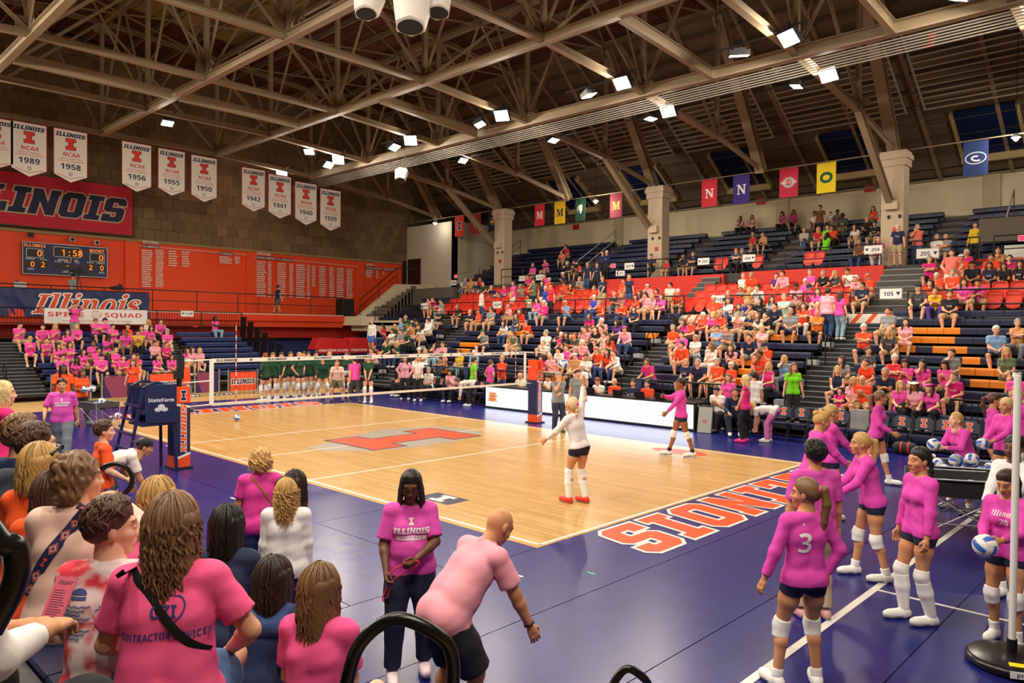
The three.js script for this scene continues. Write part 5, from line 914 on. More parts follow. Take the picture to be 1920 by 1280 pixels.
function crowd(o) {   // at, yaw, pose, fem, shirt, sleeve, bot, hair, hat, skin, where, group, h, pads, big
  const f = fig(o.pose, o.fem ? 1 : 0, o.big ? 1 : 0), [cn, cc] = CLOTH[o.shirt], [bn, bt, bc] = BOT[o.bot];
  const hc = o.hair[0], hl = o.hair[1] === 'L', bald = hc === 'x', hatted = o.hat !== undefined;
  const pose = { lap: 'seated', knees: 'leaning', fold: 'arms-folded', chin: 'chin-propped', phone: 'head-bowed', cross: 'cross-legged', fwd: 'hunched', turn: 'turned' }[o.pose] || 'standing';
  const label = o.label || `${pose} ${o.child ? 'child' : 'person'} in ${cn} top, ${bn}, ${hatted ? 'wearing a cap' : bald ? 'bald' : (hl ? 'long ' : '') + HN[hc] + ' hair'}, ${o.where}`;
  const t = thing('person', label, 'person', [o.at.x, o.at.y, o.at.z], o.yaw, o.group); t.scale.setScalar(o.h || 1);
  obj('body', f.body, skinM(o.skin || 'light'), t);
  const sl = o.sleeve || 'short'; obj('shirt', f.get('top' + sl, () => netMesh(topGroups(f.J, TOPS[sl]), 0.017)), cloth(o.cc ?? cc), t);
  if (!o.child && sl !== 'none' && 'pk or nv mg bk dg'.includes(o.shirt) && noise2(o.at.x * 3, o.at.z) > 0.3) obj('shirt_print', f.get('print' + sl, () => chestPatch(f, f.parts.get('top' + sl))), o.shirt === 'pk' ? printDark : printPale, t);
  obj(bt === 'spandex' ? 'shorts' : bt, f.get(bt, () => netMesh(legGroups(f.J, LEGS[bt]), 0.017)), cloth(o.bc ?? bc), t);
  obj('shoes', f.get('shoes', () => netMesh([...shoeGroups(f.J.L), ...shoeGroups(f.J.R)], 0.014)), mat(o.shoe ?? (o.fem ? 0xdedbd4 : 0x55524f), 0.6), t);
  if (!bald) { const ht = hl ? 'long' : 'short'; obj('hair', f.get('hair' + (o.ht || ht), () => hairGeo(f.J, { t: o.ht || ht, len: 0.26, cell: 0.011, open: true, e: 0.02 })), hairM(HC[hc]), t); }
  if (hatted) hatGeo(f.J, { c: o.hat, brim: o.brim }, t);
  if (o.pads) { obj('knee_pads', f.get('pads', () => netMesh(['L', 'R'].map((s) => { const q = f.J[s]; return { k: 0.02, prims: [cap(lerpV(q.hj, q.kn, 0.85), q.kn, 0.068, 0.069), cap(q.kn, lerpV(q.kn, q.an, 0.25), 0.069, 0.065)], cuts: [] }; }), 0.014)), cloth(o.pads), t); obj('socks', f.get('socks', () => netMesh(['L', 'R'].map((s) => sleeveTube(f.J[s].kn, f.J[s].an, 0.7, 1, 0.05, 0.046)), 0.013)), cloth(0xeeeeec), t); }
  return t;
}
const SEATP = ['lap', 'knees', 'fold', 'chin', 'lap', 'cross', 'fwd', 'turn', 'knees', 'phone'];
// rows a spectator can be on: level of the feet, z of the hips
const FARROWS = []; LOW.forEach(([h, z], k) => FARROWS.push({ y: h - 0.42, z: z - 0.12, sit: 0.42, n: 'low', k })); RED.forEach(([y, z], k) => FARROWS.push({ y, z: z + 0.02, sit: 0.42, n: 'red', k })); FARROWS.push({ y: 5.62, z: -20.5, sit: 0.42, n: 'walk', k: 0 }); UPP.forEach(([h, z], k) => FARROWS.push({ y: h - 0.42, z: z - 0.12, sit: 0.42, n: 'upp', k }));
function whereFar(r, x) {
  if (r.n === 'low') return x > 7 ? 'below the 105 sign' : x > 0.3 ? 'behind home bench' : x > -12.5 ? 'behind the scorers' : 'among visiting fans';
  if (r.n === 'red') return x > 7 ? 'behind 105 rail' : x > -8 ? 'under red parapet' : 'near 102 sign';
  return x > 6.5 ? 'near 205 sign' : x > -0.5 ? 'above 204 sign' : x > -7 ? 'above 203 sign' : 'near 202 sign';
}
const skins = ['light', 'fair', 'light', 'tan', 'fair', 'light'];
let ci = 0;
function spectator(e) {
  const [u, v, shirt, hair, bot = 's', opt = ''] = e; ci++;
  const stand = /T/.test(opt), fem = /L$/.test(hair) || /F/.test(opt), child = /C/.test(opt), h = (child ? 0.72 : fem ? 0.95 : 1.0) * (0.97 + 0.06 * noise2(u, v));
  let best = null; const up = stand ? 1.6 : 1.22;
  for (const r of FARROWS) { const z = stand ? r.z + 0.35 : r.z, p = onZ(u, v, z + (stand ? 0 : 0.08)), e2 = Math.abs(p.y - r.y - up * h + (child ? 0.0 : 0)); if (!best || e2 < best.e) best = { r, x: p.x, z, e: e2 }; }
  const pose = stand ? (/K/.test(opt) ? 'think' : /H/.test(opt) ? 'hipsy' : /R/.test(opt) ? 'front' : 'stand') : SEATP[Math.floor(noise2(u * 1.7, v * 2.3) * SEATP.length)];
  const hat = { w: 0xe8e6e0, k: 0x17181c, o: 0xe8481c, p: 0xf04f9e, g: 0x1f7a3c, y: 0x7d7d7d, n: 0x1c2547 }[(/h(\w)/.exec(opt) || [])[1]];
  const w = whereFar(best.r, best.x);
  crowd({ at: V3(best.x, best.r.y + (best.r.n === 'red' && !stand ? 0 : 0), best.z), yaw: (/A/.test(opt) ? Math.PI - 0.4 : 0) + (noise2(v, u) - 0.5) * 0.5, pose, fem, shirt, bot, hair, hat, brim: /W/.test(opt) ? 'wide' : undefined, skin: /D/.test(opt) ? 'dark' : /M/.test(opt) ? 'brown' : skins[Math.floor(noise2(u, 7) * 6)], sleeve: /S/.test(opt) ? 'long' : /N/.test(opt) ? 'none' : 'short', where: w, group: 'spectators, ' + w, h, child, big: noise2(u, v + 3) > 0.72 && !fem });
}
const FAR = [
  [916, 460, 'nv', 'd', 'j'], [872, 525, 'gy', 'g', 'g'], [882, 526, 'tn', 'l', 's'], [892, 526, 'nv', 'd', 'k'], [901, 525, 'rd', 'n', 's'], [909, 530, 'gn', 'd', 'k'], [922, 540, 'nv', 'g', 's'], [944, 538, 'mg', 'n', 'j'], [934, 549, 'tn', 'n', 's', 'C'], [963, 533, 'pk', 'nL', 'w', 'TR'], [976, 534, 'gy', 'g', 'j'], [955, 551, 'or', 'n', 's', 'C'],
  [805, 560, 'lp', 'b', 's'], [814, 560, 'mg', 'n', 's'], [828, 566, 'gy', 'd', 'g'], [903, 551, 'cr', 'd', 'j', 'TAS'], [860, 575, 'bk', 'lL', 'p'], [808, 589, 'wh', 'n', 's'], [822, 585, 'bk', 'd', 's', 'hw'], [884, 585, 'nv', 'g', 's'], [896, 587, 'or', 'n', 's', 'F'], [919, 581, 'gy', 'd', 's', 'hy'], [956, 577, 'lp', 'g', 's', 'F'], [971, 579, 'or', 'd', 's', 'C'], [966, 588, 'dg', 'nL', 'j'], [977, 586, 'or', 'nL', 'p', 'S'], [946, 599, 'wh', 'dL', 'j'], [991, 606, 'or', 'd', 's', 'hy'], [991, 557, 'wh', 'dL', 'k'], [989, 508, 'mg', 'd', 'k'], [998, 505, 'pk', 'g', 's'],
  [1054, 469, 'co', 'n', 's', 'F'], [1063, 463, 'rd', 'd', 's'], [1023, 486, 'pk', 'n', 's'], [1065, 493, 'bk', 'g', 'k'], [1077, 491, 'bk', 'd', 's'], [1057, 513, 'nv', 'W', 'k'], [1084, 501, 'or', 'd', 'k'], [1102, 495, 'nv', 'g', 'j', 'T'], [1120, 493, 'nv', 'nL', 'k', 'T'], [1130, 483, 'nv', 'n', 'k', 'TS'], [1138, 477, 'nv', 'W', 'k', 'TS'], [1090, 520, 'gy', 'g', 's'], [1001, 524, 'g2', 'n', 'k', 'TK'], [1017, 530, 'nv', 'dL', 'w', 'T'], [1029, 524, 'or', 'W', 's'], [1022, 519, 'pk', 'd', 's'], [1034, 533, 'rd', 'b', 'k', 'T'], [1023, 541, 'rb', 'W', 'w', 'TF'], [1059, 533, 'or', 'd', 's'], [1073, 532, 'or', 'dL', 's'], [1113, 540, 'or', 'g', 'n'], [1130, 520, 'nv', 'l', 's', 'TR'], [1180, 522, 'nv', 'y', 'j', 'TF'], [1168, 527, 'or', 'd', 's'], [1154, 546, 'dg', 'x', 'g'], [1167, 548, 'pk', 'yL', 's'], [1215, 532, 'lp', 'd', 's', 'hw'], [1199, 548, 'pk', 'nL', 's'], [1213, 550, 'lp', 'd', 's'], [1191, 560, 'or', 'dL', 'p'],
  [1005, 566, 'pk', 'dL', 'J'], [1019, 562, 'mg', 'W', 'G', 'S'], [1061, 564, 'bl', 'W', 'n', 'ho'], [1113, 561, 'rb', 'W', 'j'], [1125, 564, 'or', 'g', 'j', 'FN'], [1168, 568, 'or', 'y', 'j', 'hy'], [1167, 583, 'ob', 'n', 's', 'C'], [1187, 574, 'nv', 'dL', 'k'], [1107, 593, 'mg', 'nL', 's'], [1130, 596, 'lp', 'W', 's'], [1095, 611, 'lp', 'dL', 's'], [1103, 615, 'lp', 'n', 's', 'F'], [1132, 609, 'co', 'n', 's'], [1155, 609, 'pu', 'dL', 'k'], [1173, 609, 'lp', 'd', 'j', 'hpS'], [1022, 618, 'wh', 'g', 's'],
  [1220, 481, 'nv', 'd', 'k'], [1249, 487, 'rd', 'd', 's', 'C'], [1284, 477, 'nv', 'dL', 's'], [1298, 476, 'nv', 'g', 's'], [1379, 469, 'dg', 'd', 'k', 'ho'], [1393, 470, 'gy', 'g', 'k'], [1234, 543, 'pk', 'd', 's'], [1255, 537, 'cr', 'b', 's'], [1272, 545, 'or', 'W', 's'], [1393, 517, 'wh', 'g', 's'], [1409, 516, 'or', 'g', 's'], [1422, 539, 'wh', 'd', 's', 'S'], [1403, 541, 'tn', 'yL', 's'], [1387, 538, 'gy', 'n', 's', 'C'], [1220, 560, 'lp', 'yL', 'p'], [1239, 559, 'pk', 'nL', 'b'], [1337, 554, 'or', 'W', 's'], [1363, 553, 'nv', 'g', 's'], [1364, 567, 'wh', 'nL', 'j'], [1384, 569, 'gy', 'nL', 's'], [1402, 564, 'rb', 'yL', 's'], [1424, 565, 'bk', 'dL', 'k', 'S'], [1383, 579, 'wh', 'd', 's'], [1409, 577, 'wh', 'dL', 's'], [1427, 589, 'wh', 'nL', 's', 'S'], [1293, 593, 'or', 'x', 'k'], [1316, 591, 'or', 'W', 'n', 'F'], [1338, 593, 'pk', 'y', 's', 'F'], [1355, 590, 'or', 'g', 's'], [1382, 595, 'lp', 'g', 's', 'F'], [1409, 593, 'nv', 'yL', 's'], [1282, 607, 'pk', 'nL', 'g'],
  [1454, 511, 'pu', 'n', 's', 'F'], [1470, 510, 'lp', 'd', 's', 'S'], [1518, 509, 'pk', 'g', 's'], [1545, 508, 'bk', 'g', 'G', 'F'], [1565, 509, 'dg', 'yL', 's'], [1591, 505, 'wh', 'n', 'k'], [1611, 517, 'lp', 'W', 's', 'hw'], [1629, 513, 'or', 'g', 's', 'ho'], [1509, 522, 'pk', 'W', 's', 'F'], [1518, 532, 'mg', 'd', 's', 'hn'], [1493, 533, 'lp', 'b', 's', 'M'], [1615, 529, 'nv', 'd', 's'], [1532, 551, 'pk', 'nL', 's'], [1552, 541, 'lp', 'd', 'j', 'TA'], [1575, 547, 'pk', 'nL', 'J', 'TA'], [1445, 565, 'gy', 'dL', 's', 'S'], [1468, 562, 'te', 'g', 's'], [1454, 575, 'nv', 'd', 'G'], [1481, 578, 'gy', 'g', 'n'], [1504, 577, 'or', 'nL', 'w'], [1532, 575, 'mg', 'x', 's'], [1530, 588, 'ob', 'x', 'b'], [1442, 592, 'bk', 'd', 's'], [1665, 589, 'gy', 'b', 's'],
  [1392, 407, 'lp', 'nL', 'k'], [1409, 407, 'lp', 'nL', 'k'], [1467, 401, 'pk', 'dL', 'k'], [1487, 398, 'pk', 'dL', 'b'], [1527, 399, 'wh', 'b', 'n', 'M'], [1538, 389, 'br', 'b', 'k', 'T'], [1557, 399, 'wh', 'd', 's', 'C'], [1569, 393, 'gy', 'b', 's', 'M'], [1582, 399, 'dg', 'b', 's', 'D'], [1637, 388, 'or', 'nL', 'g'], [1654, 392, 'or', 'n', 's'], [1625, 406, 'bk', 'g', 'k'], [1650, 407, 'gy', 'g', 's'], [1606, 422, 'cr', 'nL', 's'], [1640, 419, 'bk', 'd', 's'], [1411, 438, 'rd', 'g', 'G', 'F'], [1434, 437, 'tn', 'n', 'b', 'F'], [1507, 428, 'pd', 'x', 'j'], [1533, 428, 'rd', 'yL', 's'], [1551, 427, 'lg', 'b', 'k'], [1564, 426, 'or', 'b', 'k'], [1547, 444, 'lg', 'dL', 'k', 'A'], [1646, 445, 'mg', 'g', 'w'], [1610, 464, 'br', 'g', 'j'], [1684, 425, 'nv', 'W', 's', 'T'], [1720, 434, 'co', 'g', 'j', 'TK'], [1829, 424, 'yl', 'd', 'k', 'TFS'],
  [1756, 449, 'wh', 'g', 's'], [1772, 448, 'gy', 'x', 's'], [1742, 485, 'mg', 'g', 'n'], [1785, 474, 'co', 'd', 'w', 'TH'], [1815, 464, 'mg', 'W', 's', 'F'], [1802, 482, 'or', 'd', 's', 'hw'], [1823, 489, 'bk', 'd', 'k', 'hk'], [1860, 476, 'or', 'd', 's'], [1870, 464, 'tn', 'n', 's'], [1855, 492, 'nv', 'dL', 'k'], [1882, 491, 'bk', 'dL', 'k'], [1912, 493, 'bk', 'dL', 'k'], [1893, 478, 'mg', 'd', 's'], [1757, 513, 'or', 'W', 's', 'F'], [1786, 509, 'or', 'g', 's'], [1743, 526, 'or', 'dL', 's'], [1807, 528, 'pk', 'dL', 's'], [1832, 524, 'pk', 'd', 's', 'hk'], [1722, 542, 'dg', 'd', 'n', 'hn'], [1754, 542, 'yl', 'n', 'u', 'F'], [1780, 546, 'bk', 'n', 's'],
  [1697, 596, 'lp', 'dL', 'p'], [1867, 608, 'bl', 'W', 'b'], [1907, 608, 'tn', 'g', 'g', 'F'], [1785, 650, 'gy', 'n', 'J', 'F'], [1887, 662, 'g2', 'yL', 'p'], [1909, 691, 'pk', 'd', 's', 'hw'], [1698, 684, 'pk', 'dL', 's'], [1728, 687, 'pk', 'bL', 's'], [1773, 689, 'pk', 'dL', 's'], [1687, 713, 'pk', 'yL', 'k'], [1715, 715, 'lp', 'dL', 'k', 'hwWM'], [1749, 715, 'pk', 'nL', 'k', 'hpW'], [1790, 710, 'mg', 'l', 's', 'F'],
  [1618, 618, 'or', 'W', 'n'], [1666, 624, 'dg', 'yL', 's'], [1627, 658, 'dg', 'n', 'g', 'F'], [1584, 665, 'gy', 'dL', 'p'], [1676, 663, 'rd', 'W', 'k'], [1659, 683, 'nv', 'g', 's'], [1627, 685, 'or', 'n', 's', 'F'], [1618, 703, 'or', 'x', 's'], [1569, 700, 'nv', 'yL', 'p', 'N'], [1572, 733, 'mg', 'dL', 's', 'C'], [1599, 722, 'lp', 'yL', 'p'], [1440, 678, 'mg', 'yL', 'k', 'N'], [1470, 678, 'bl', 'yL', 'g'], [1425, 656, 'or', 'b', 'j', 'M'], [1435, 641, 'or', 'd', 's', 'hn'], [1427, 613, 'lp', 'y', 's', 'F'], [1405, 634, 'nv', 'd', 'G'],
  [1104, 617, 'lp', 'n', 's', 'F'], [1120, 618, 'bk', 'd', 'k'], [1136, 626, 'wh', 'n', 's'], [1148, 625, 'or', 'nL', 's'], [1098, 633, 'lp', 'W', 's'], [1083, 631, 'dg', 'r', 's'], [1121, 648, 'or', 'g', 'j', 'ho'], [1140, 650, 'or', 'dL', 'j'], [1156, 652, 'wh', 'n', 's', 'FS'], [1097, 665, 'wh', 'd', 'j'], [1260, 620, 'or', 'g', 's'], [1277, 624, 'pk', 'd', 's'], [1280, 636, 'or', 'b', 's', 'S'], [1302, 638, 'wh', 'g', 'g', 'F'], [1332, 638, 'cr', 'lL', 'w', 'S'], [1342, 617, 'bl', 'd', 'n'], [1367, 617, 'gy', 'b', 's'], [1372, 644, 'lp', 'dL', 'k'], [1218, 670, 'mg', 'n', 'j'], [1285, 671, 'nv', 'y', 'n', 'F'], [1310, 669, 'nv', 'g', 'n'], [1344, 669, 'or', 'g', 's'], [1370, 677, 'or', 'W', 'w', 'F'],
  [907, 619, 'gy', 'd', 'n', 'hg'], [955, 622, 'tn', 'yL', 'p'], [967, 618, 'g2', 'n', 's'], [1046, 619, 'bk', 'dL', 'k'], [1059, 622, 'bk', 'dL', 'k'], [1073, 621, 'bk', 'dL', 'k'], [1025, 633, 'wh', 'g', 'k'], [1051, 632, 'mg', 'W', 'k', 'F'], [1061, 648, 'pk', 'r', 's'], [1080, 648, 'mg', 'g', 's'], [1017, 662, 'mg', 'dL', 'b'], [1033, 659, 'lp', 'x', 's'], [1051, 659, 'wh', 'd', 's', 'hk'], [1078, 661, 'tn', 'd', 's', 'hw'],
  [750, 598, 'bl', 'g', 's'], [764, 596, 'gn', 'g', 's'], [762, 607, 'gn', 'd', 's', 'hg'], [774, 607, 'tn', 'd', 's', 'hg'], [781, 598, 'bk', 'd', 's', 'hk'], [802, 604, 'wh', 'd', 's', 'S'], [790, 610, 'wh', 'dL', 's'], [719, 615, 'rd', 'dL', 'j'], [732, 621, 'wh', 'd', 's'], [739, 611, 'gn', 'yL', 's'], [749, 621, 'gy', 'b', 's'], [766, 618, 'gn', 'lL', 'k'], [783, 617, 'gn', 'nL', 'j'], [726, 638, 'gn', 'l', 'j'], [743, 639, 'gn', 'y', 'j', 'F'], [693, 650, 'lp', 'dL', 's'], [702, 652, 'lp', 'n', 's', 'F'], [785, 649, 'br', 'g', 'k', 'hw'], [794, 653, 'wh', 'yL', 'w'], [818, 641, 'lp', 'dL', 'J'], [829, 642, 'lp', 'n', 'J'], [832, 657, 'tn', 'nL', 'j'], [860, 657, 'yl', 'dL', 'J'], [887, 655, 'bl', 'W', 'j'], [698, 603, 'wh', 'g', 'B', 'TS'],
];
for (const e of FAR) spectator(e);
// ---------------------------------------------------------------- student section
const STUD = [[35, 612, 'pk', 'b', 's'], [81, 609, 'pk', 'b', 's'], [103, 614, 'pk', 'yL', 's'], [128, 618, 'pk', 'dL', 's'], [145, 614, 'pk', 'yL', 'b'], [57, 633, 'pk', 'y', 'p', 'FS'], [87, 635, 'pk', 'd', 'p', 'F'], [110, 649, 'pk', 'bL', 's'], [132, 649, 'pk', 'dL', 's'], [176, 639, 'pk', 'b', 's', 'M'], [145, 669, 'pk', 'bL', 'k', 'D'], [156, 660, 'pk', 'dL', 's'], [118, 669, 'pk', 'b', 's'], [185, 657, 'pk', 'b', 's'], [191, 667, 'pk', 'd', 'b', 'hk'], [181, 605, 'pk', 'l', 'n', 'hy'], [198, 603, 'pk', 'd', 'n', 'hk'], [213, 609, 'pk', 'd', 's'], [202, 635, 'pk', 'b', 's', 'D'], [240, 614, 'or', 'd', 's'], [236, 625, 'pk', 'd', 's', 'M'], [260, 623, 'yl', 'b', 'k'], [266, 614, 'pk', 'd', 's'], [283, 617, 'pk', 'dL', 's'], [279, 598, 'cr', 'yL', 'J'], [300, 597, 'pk', 'd', 'k'], [315, 621, 'pk', 'g', 's', 'hw'], [405, 600, 'pk', 'bL', 'J', 'D'], [292, 642, 'lp', 'd', 'b'], [313, 646, 'mg', 'n', 'k', 'F'], [351, 655, 'pk', 'nL', 's'], [361, 658, 'lp', 'nL', 'p'], [376, 657, 'lp', 'yL', 'p'], [218, 660, 'pk', 'y', 'p', 'F'], [247, 676, 'or', 'd', 's'], [229, 689, 'pk', 'b', 's'], [256, 695, 'pk', 'n', 's'], [295, 692, 'pk', 'dL', 's'], [323, 691, 'pk', 'dL', 's']];
for (const [u, v, shirt, hair, bot, opt = ''] of STUD) {
  const fem = /L$/.test(hair) || /F/.test(opt), h = (fem ? 0.95 : 1) * (0.97 + 0.06 * noise2(u, v)); let best = null;
  STU.forEach(([hh, x], k) => { const p = onX(u, v, x - 0.04), e = Math.abs(p.y - (hh - 0.42) - 1.22 * h); if (!best || e < best.e) best = { z: p.z, y: hh - 0.42, x: x - 0.12, e, k }; });
  crowd({ at: V3(best.x, best.y, best.z), yaw: Math.PI / 2 + (noise2(v, u) - 0.5) * 0.6, pose: SEATP[Math.floor(noise2(u * 1.3, v * 2.1) * SEATP.length)], fem, shirt, bot, hair, hat: { w: 0x9fa4a8, k: 0x17181c, y: 0x8a6a3a }[(/h(\w)/.exec(opt) || [])[1]], skin: /D/.test(opt) ? 'dark' : /M/.test(opt) ? 'brown' : skins[Math.floor(noise2(u, 7) * 6)], sleeve: /S/.test(opt) ? 'long' : 'short', where: best.k > 4 ? 'upper student rows' : 'lower student rows', group: 'students', h });
}
// ================================================================ NET
{
  const NT = 2.24, NB = 1.27, Z0 = 5.04, Z1 = -4.95;
  const tapeTex = canvasTex(1024, 48, (c, w, h) => { c.fillStyle = '#f1efe8'; c.fillRect(0, 0, w, h); for (const x of [40, 552]) { drawWord(c, 'ILLINOIS', x, 38, 28, '#2a2f4c', null, 0, 0.22, 1.25); c.fillStyle = '#4a4f66'; c.fillRect(x + 330, 12, 26, 24); } }, { repeat: [1, 1] });
  const n = thing('volleyball_net', 'black volleyball net with white top tape printed ILLINOIS between two posts', 'net');
  const L = []; for (let z = Z1; z <= Z0; z += 0.11) L.push(bx(0.003, NT - NB, 0.003, 0, (NT + NB) / 2, z)); for (let y = NB; y <= NT; y += 0.11) L.push(bx(0.003, 0.003, Z0 - Z1, 0, y, (Z0 + Z1) / 2));
  obj('mesh', L, mat(0x1b1b1e, 0.7), n);
  const tg = bx(0.012, 0.09, Z0 - Z1, 0, NT - 0.02, (Z0 + Z1) / 2); { const p = tg.attributes.position, uv = tg.attributes.uv, nn = tg.attributes.normal; for (let i = 0; i < p.count; i++) { const s = (Z0 - p.getZ(i)) / 2.4; uv.setXY(i, nn.getX(i) < 0 ? -s : s, (p.getY(i) - (NT - 0.065)) / 0.09); } }
  obj('top_tape', tg, mat(0xffffff, 0.6, { map: tapeTex }), n);
  obj('bottom_tape', bx(0.012, 0.06, Z0 - Z1, 0, NB, (Z0 + Z1) / 2), mat(0xe9e4d6, 0.6), n);
  for (const z of [Z0, Z1]) obj('side_band', bx(0.02, NT - NB, 0.09, 0, (NT + NB) / 2, z), mat(0xf2efe6, 0.6), n);
  for (const [z, zp] of [[Z0, 5.68], [Z1, -5.35]]) for (const y of [NT, (NT + NB) / 2 + 0.03, NB]) obj('cable', rod(V3(0, y, z), V3(0, y - 0.02, zp), 0.014, 6), mat(0xe9e4d6, 0.6), n);
  for (const z of [4.5, -4.5]) { const a = thing('net_antenna', z > 0 ? 'thin red and white striped antenna on the net near the referee stand' : 'thin red and white striped antenna on the net near the scorers table', 'antenna', [0.01, NB, z]); for (let k = 0; k < 18; k++) obj('band', rod(V3(0.012, k * 0.1, 0), V3(0.012, k * 0.1 + 0.1, 0), 0.008, 7), mat(k % 2 ? 0xd02434 : 0xf3eeea, 0.4), a); }
  // posts and pads
  const padTex = canvasTex(256, 1024, (c, w, h) => { c.fillStyle = '#1a2150'; c.fillRect(0, 0, w, h); c.fillStyle = '#f04e1e'; c.fillRect(0, 0, w, h * 0.2); c.fillRect(0, h * 0.86, w, h * 0.14); c.fillStyle = '#efeee9'; c.beginPath(); c.moveTo(0, h * 0.2); c.lineTo(w, h * 0.235); c.lineTo(w, h * 0.265); c.lineTo(0, h * 0.23); c.fill(); c.beginPath(); c.moveTo(0, h * 0.87); c.lineTo(w, h * 0.82); c.lineTo(w, h * 0.85); c.lineTo(0, h * 0.9); c.fill(); drawBlockI(c, w * 0.3, h * 0.165, w * 0.4, h * 0.125, '#1a2150', '#f4f2ee', 7); c.save(); c.translate(w * 0.72, h * 0.82); c.rotate(-Math.PI / 2); drawWord(c, 'ILLINOIS', 0, 0, 105, '#f04e1e', '#f4f2ee', 7, 0.2, 0.98); c.restore(); });
  function post(z, label, far) {
    const p = thing('net_post', label, 'net post', [0.02, 0, z]); obj('pole', rod(V3(0, 0, 0), V3(0, far ? 2.0 : 2.45, 0), 0.05, 14), far ? M.navy : M.black, p);
    const g = new THREE.BoxGeometry(0.34, 1.66, 0.3, 1, 1, 1); g.translate(0, 0.86, 0); const pm = mat(0xffffff, 0.45, { map: padTex }), pl = mat(0x1a2150, 0.5);
    const m = obj('pad', g, [pm, pl, pl, pl, pl, pl], p); m.rotation.y = 0.15; const bd = obj('pad_band', [bx(0.336, 0.33, 0.306, -0.004, 1.526, 0), bx(0.336, 0.23, 0.306, -0.004, 0.145, 0)], mat(0xf04e1e, 0.45), p); bd.rotation.y = 0.15;
    if (!far) obj('winch', [bx(0.08, 0.3, 0.12, 0.08, 2.2, 0), bx(0.05, 0.18, 0.2, 0.1, 1.95, 0.05)], M.dark, p); else obj('pad_top', [bx(0.36, 0.34, 0.1, 0, 1.82, 0.1), bx(0.36, 0.34, 0.1, 0, 1.82, -0.1)], mat(0xf04e1e, 0.45), p);
    obj('base_plate', bx(0.5, 0.03, 0.4, 0, 0.015, 0), M.dark, p);
  }
  post(5.74, 'net post beside the referee stand, padded in navy and orange lettered ILLINOIS', false);
  post(-5.42, 'net post beside the scorers table, navy and orange pad', true);
  // referee stand
  const s = thing('referee_stand', 'tall navy referee stand with padded sponsor panel', 'referee stand', [0, 0, 6.3]); const nm = mat(0x17204e, 0.4);
  for (const [x, z] of [[-0.34, -0.3], [0.34, -0.3], [-0.34, 0.3], [0.34, 0.3]]) obj('leg', bar(V3(x * 1.2, 0, z > 0 ? 0.62 : -0.36), V3(x * 0.9, 1.72, z > 0 ? 0.26 : -0.3), 0.05), nm, s);
  for (let k = 0; k < 5; k++) { const y = 0.25 + k * 0.28, z = 0.6 - k * 0.058; obj('rung', bar(V3(-0.38, y, z), V3(0.38, y, z), 0.04), nm, s); }
  obj('platform', bx(0.74, 0.05, 0.6, 0, 0.98, 0), nm, s); obj('hand_rail', tube([V3(-0.33, 1.7, -0.3), V3(-0.33, 1.82, 0), V3(-0.33, 1.72, 0.28)], 0.03, 16, 7), nm, s); obj('hand_rail', tube([V3(0.31, 1.7, -0.3), V3(0.31, 1.82, 0), V3(0.31, 1.72, 0.28)], 0.03, 16, 7), nm, s);
  const sf = canvasTex(384, 512, (c, w, h) => { c.fillStyle = '#1c2552'; c.fillRect(0, 0, w, h); c.fillStyle = '#eef0f4'; c.font = 'bold 66px sans-serif'; c.textAlign = 'center'; c.fillText('StateFarm', w / 2, 230, w - 40); for (const [x, y] of [[192, 290], [150, 334], [234, 334]]) { c.beginPath(); c.ellipse(x, y, 42, 28, 0, 0, 7); c.fill(); c.strokeStyle = '#1c2552'; c.lineWidth = 5; c.beginPath(); c.ellipse(x, y, 27, 15, 0, 0, 7); c.stroke(); } });
  const pn = obj('padded_panel', bx(0.56, 0.76, 0.08), mat(0xffffff, 0.45, { map: sf }), s); pn.position.set(0.38, 1.4, -0.06); pn.rotation.y = 1.3;
  obj('side_pad', bx(0.06, 0.7, 0.5, -0.34, 1.36, 0), nm, s); obj('seat', bx(0.5, 0.06, 0.4, 0, 1.2, 0), nm, s);
}
// ================================================================ BALLS
const ballGeos = (() => {   // 18 curved panels in three colours, slightly domed with seams
  const out = [[], [], []], R = 0.105;
  const faces = [[V3(1, 0, 0), V3(0, 1, 0)], [V3(-1, 0, 0), V3(0, 1, 0)], [V3(0, 1, 0), V3(0, 0, 1)], [V3(0, -1, 0), V3(0, 0, 1)], [V3(0, 0, 1), V3(1, 0, 0)], [V3(0, 0, -1), V3(1, 0, 0)]];
  faces.forEach(([n, u]) => { const w = n.clone().cross(u); for (let k = 0; k < 3; k++) { const P = [], I = []; const N = 7, M_ = 4; for (let i = 0; i <= N; i++) for (let j = 0; j <= M_; j++) { const a = -1 + 2 * i / N, b = -1 + (k + j / M_) * 2 / 3, e = Math.min(i, N - i, j * 2, (M_ - j) * 2) === 0 ? 0.985 : 1.005, q = n.clone().addScaledVector(u, Math.tan(a * 0.775)).addScaledVector(w, Math.tan(b * 0.775)).normalize().multiplyScalar(R * e); P.push(q.x, q.y, q.z); } for (let i = 0; i < N; i++) for (let j = 0; j < M_; j++) { const a = i * (M_ + 1) + j, b = a + M_ + 1; I.push(a, b, a + 1, a + 1, b, b + 1); } const g = new THREE.BufferGeometry(); g.setAttribute('position', new THREE.Float32BufferAttribute(P, 3)); g.setIndex(I); g.computeVertexNormals(); out[k].push(g); } });
  return out.map((l) => mergeGeometries(l));
})();
function ball(p, label, group, s = 0) {
  const t = thing('volleyball', label, 'volleyball', [p.x, p.y, p.z], s * 1.3, group); t.rotation.x = s * 0.9; t.rotation.z = s * 2.1;
  ballGeos.forEach((g, k) => obj('panels', g, mat([0xe9e7e2, 0x2f62c4, k === 2 && s % 2 ? 0x9a9da0 : 0xe4e2dc][k], 0.45), t)); return t;
}
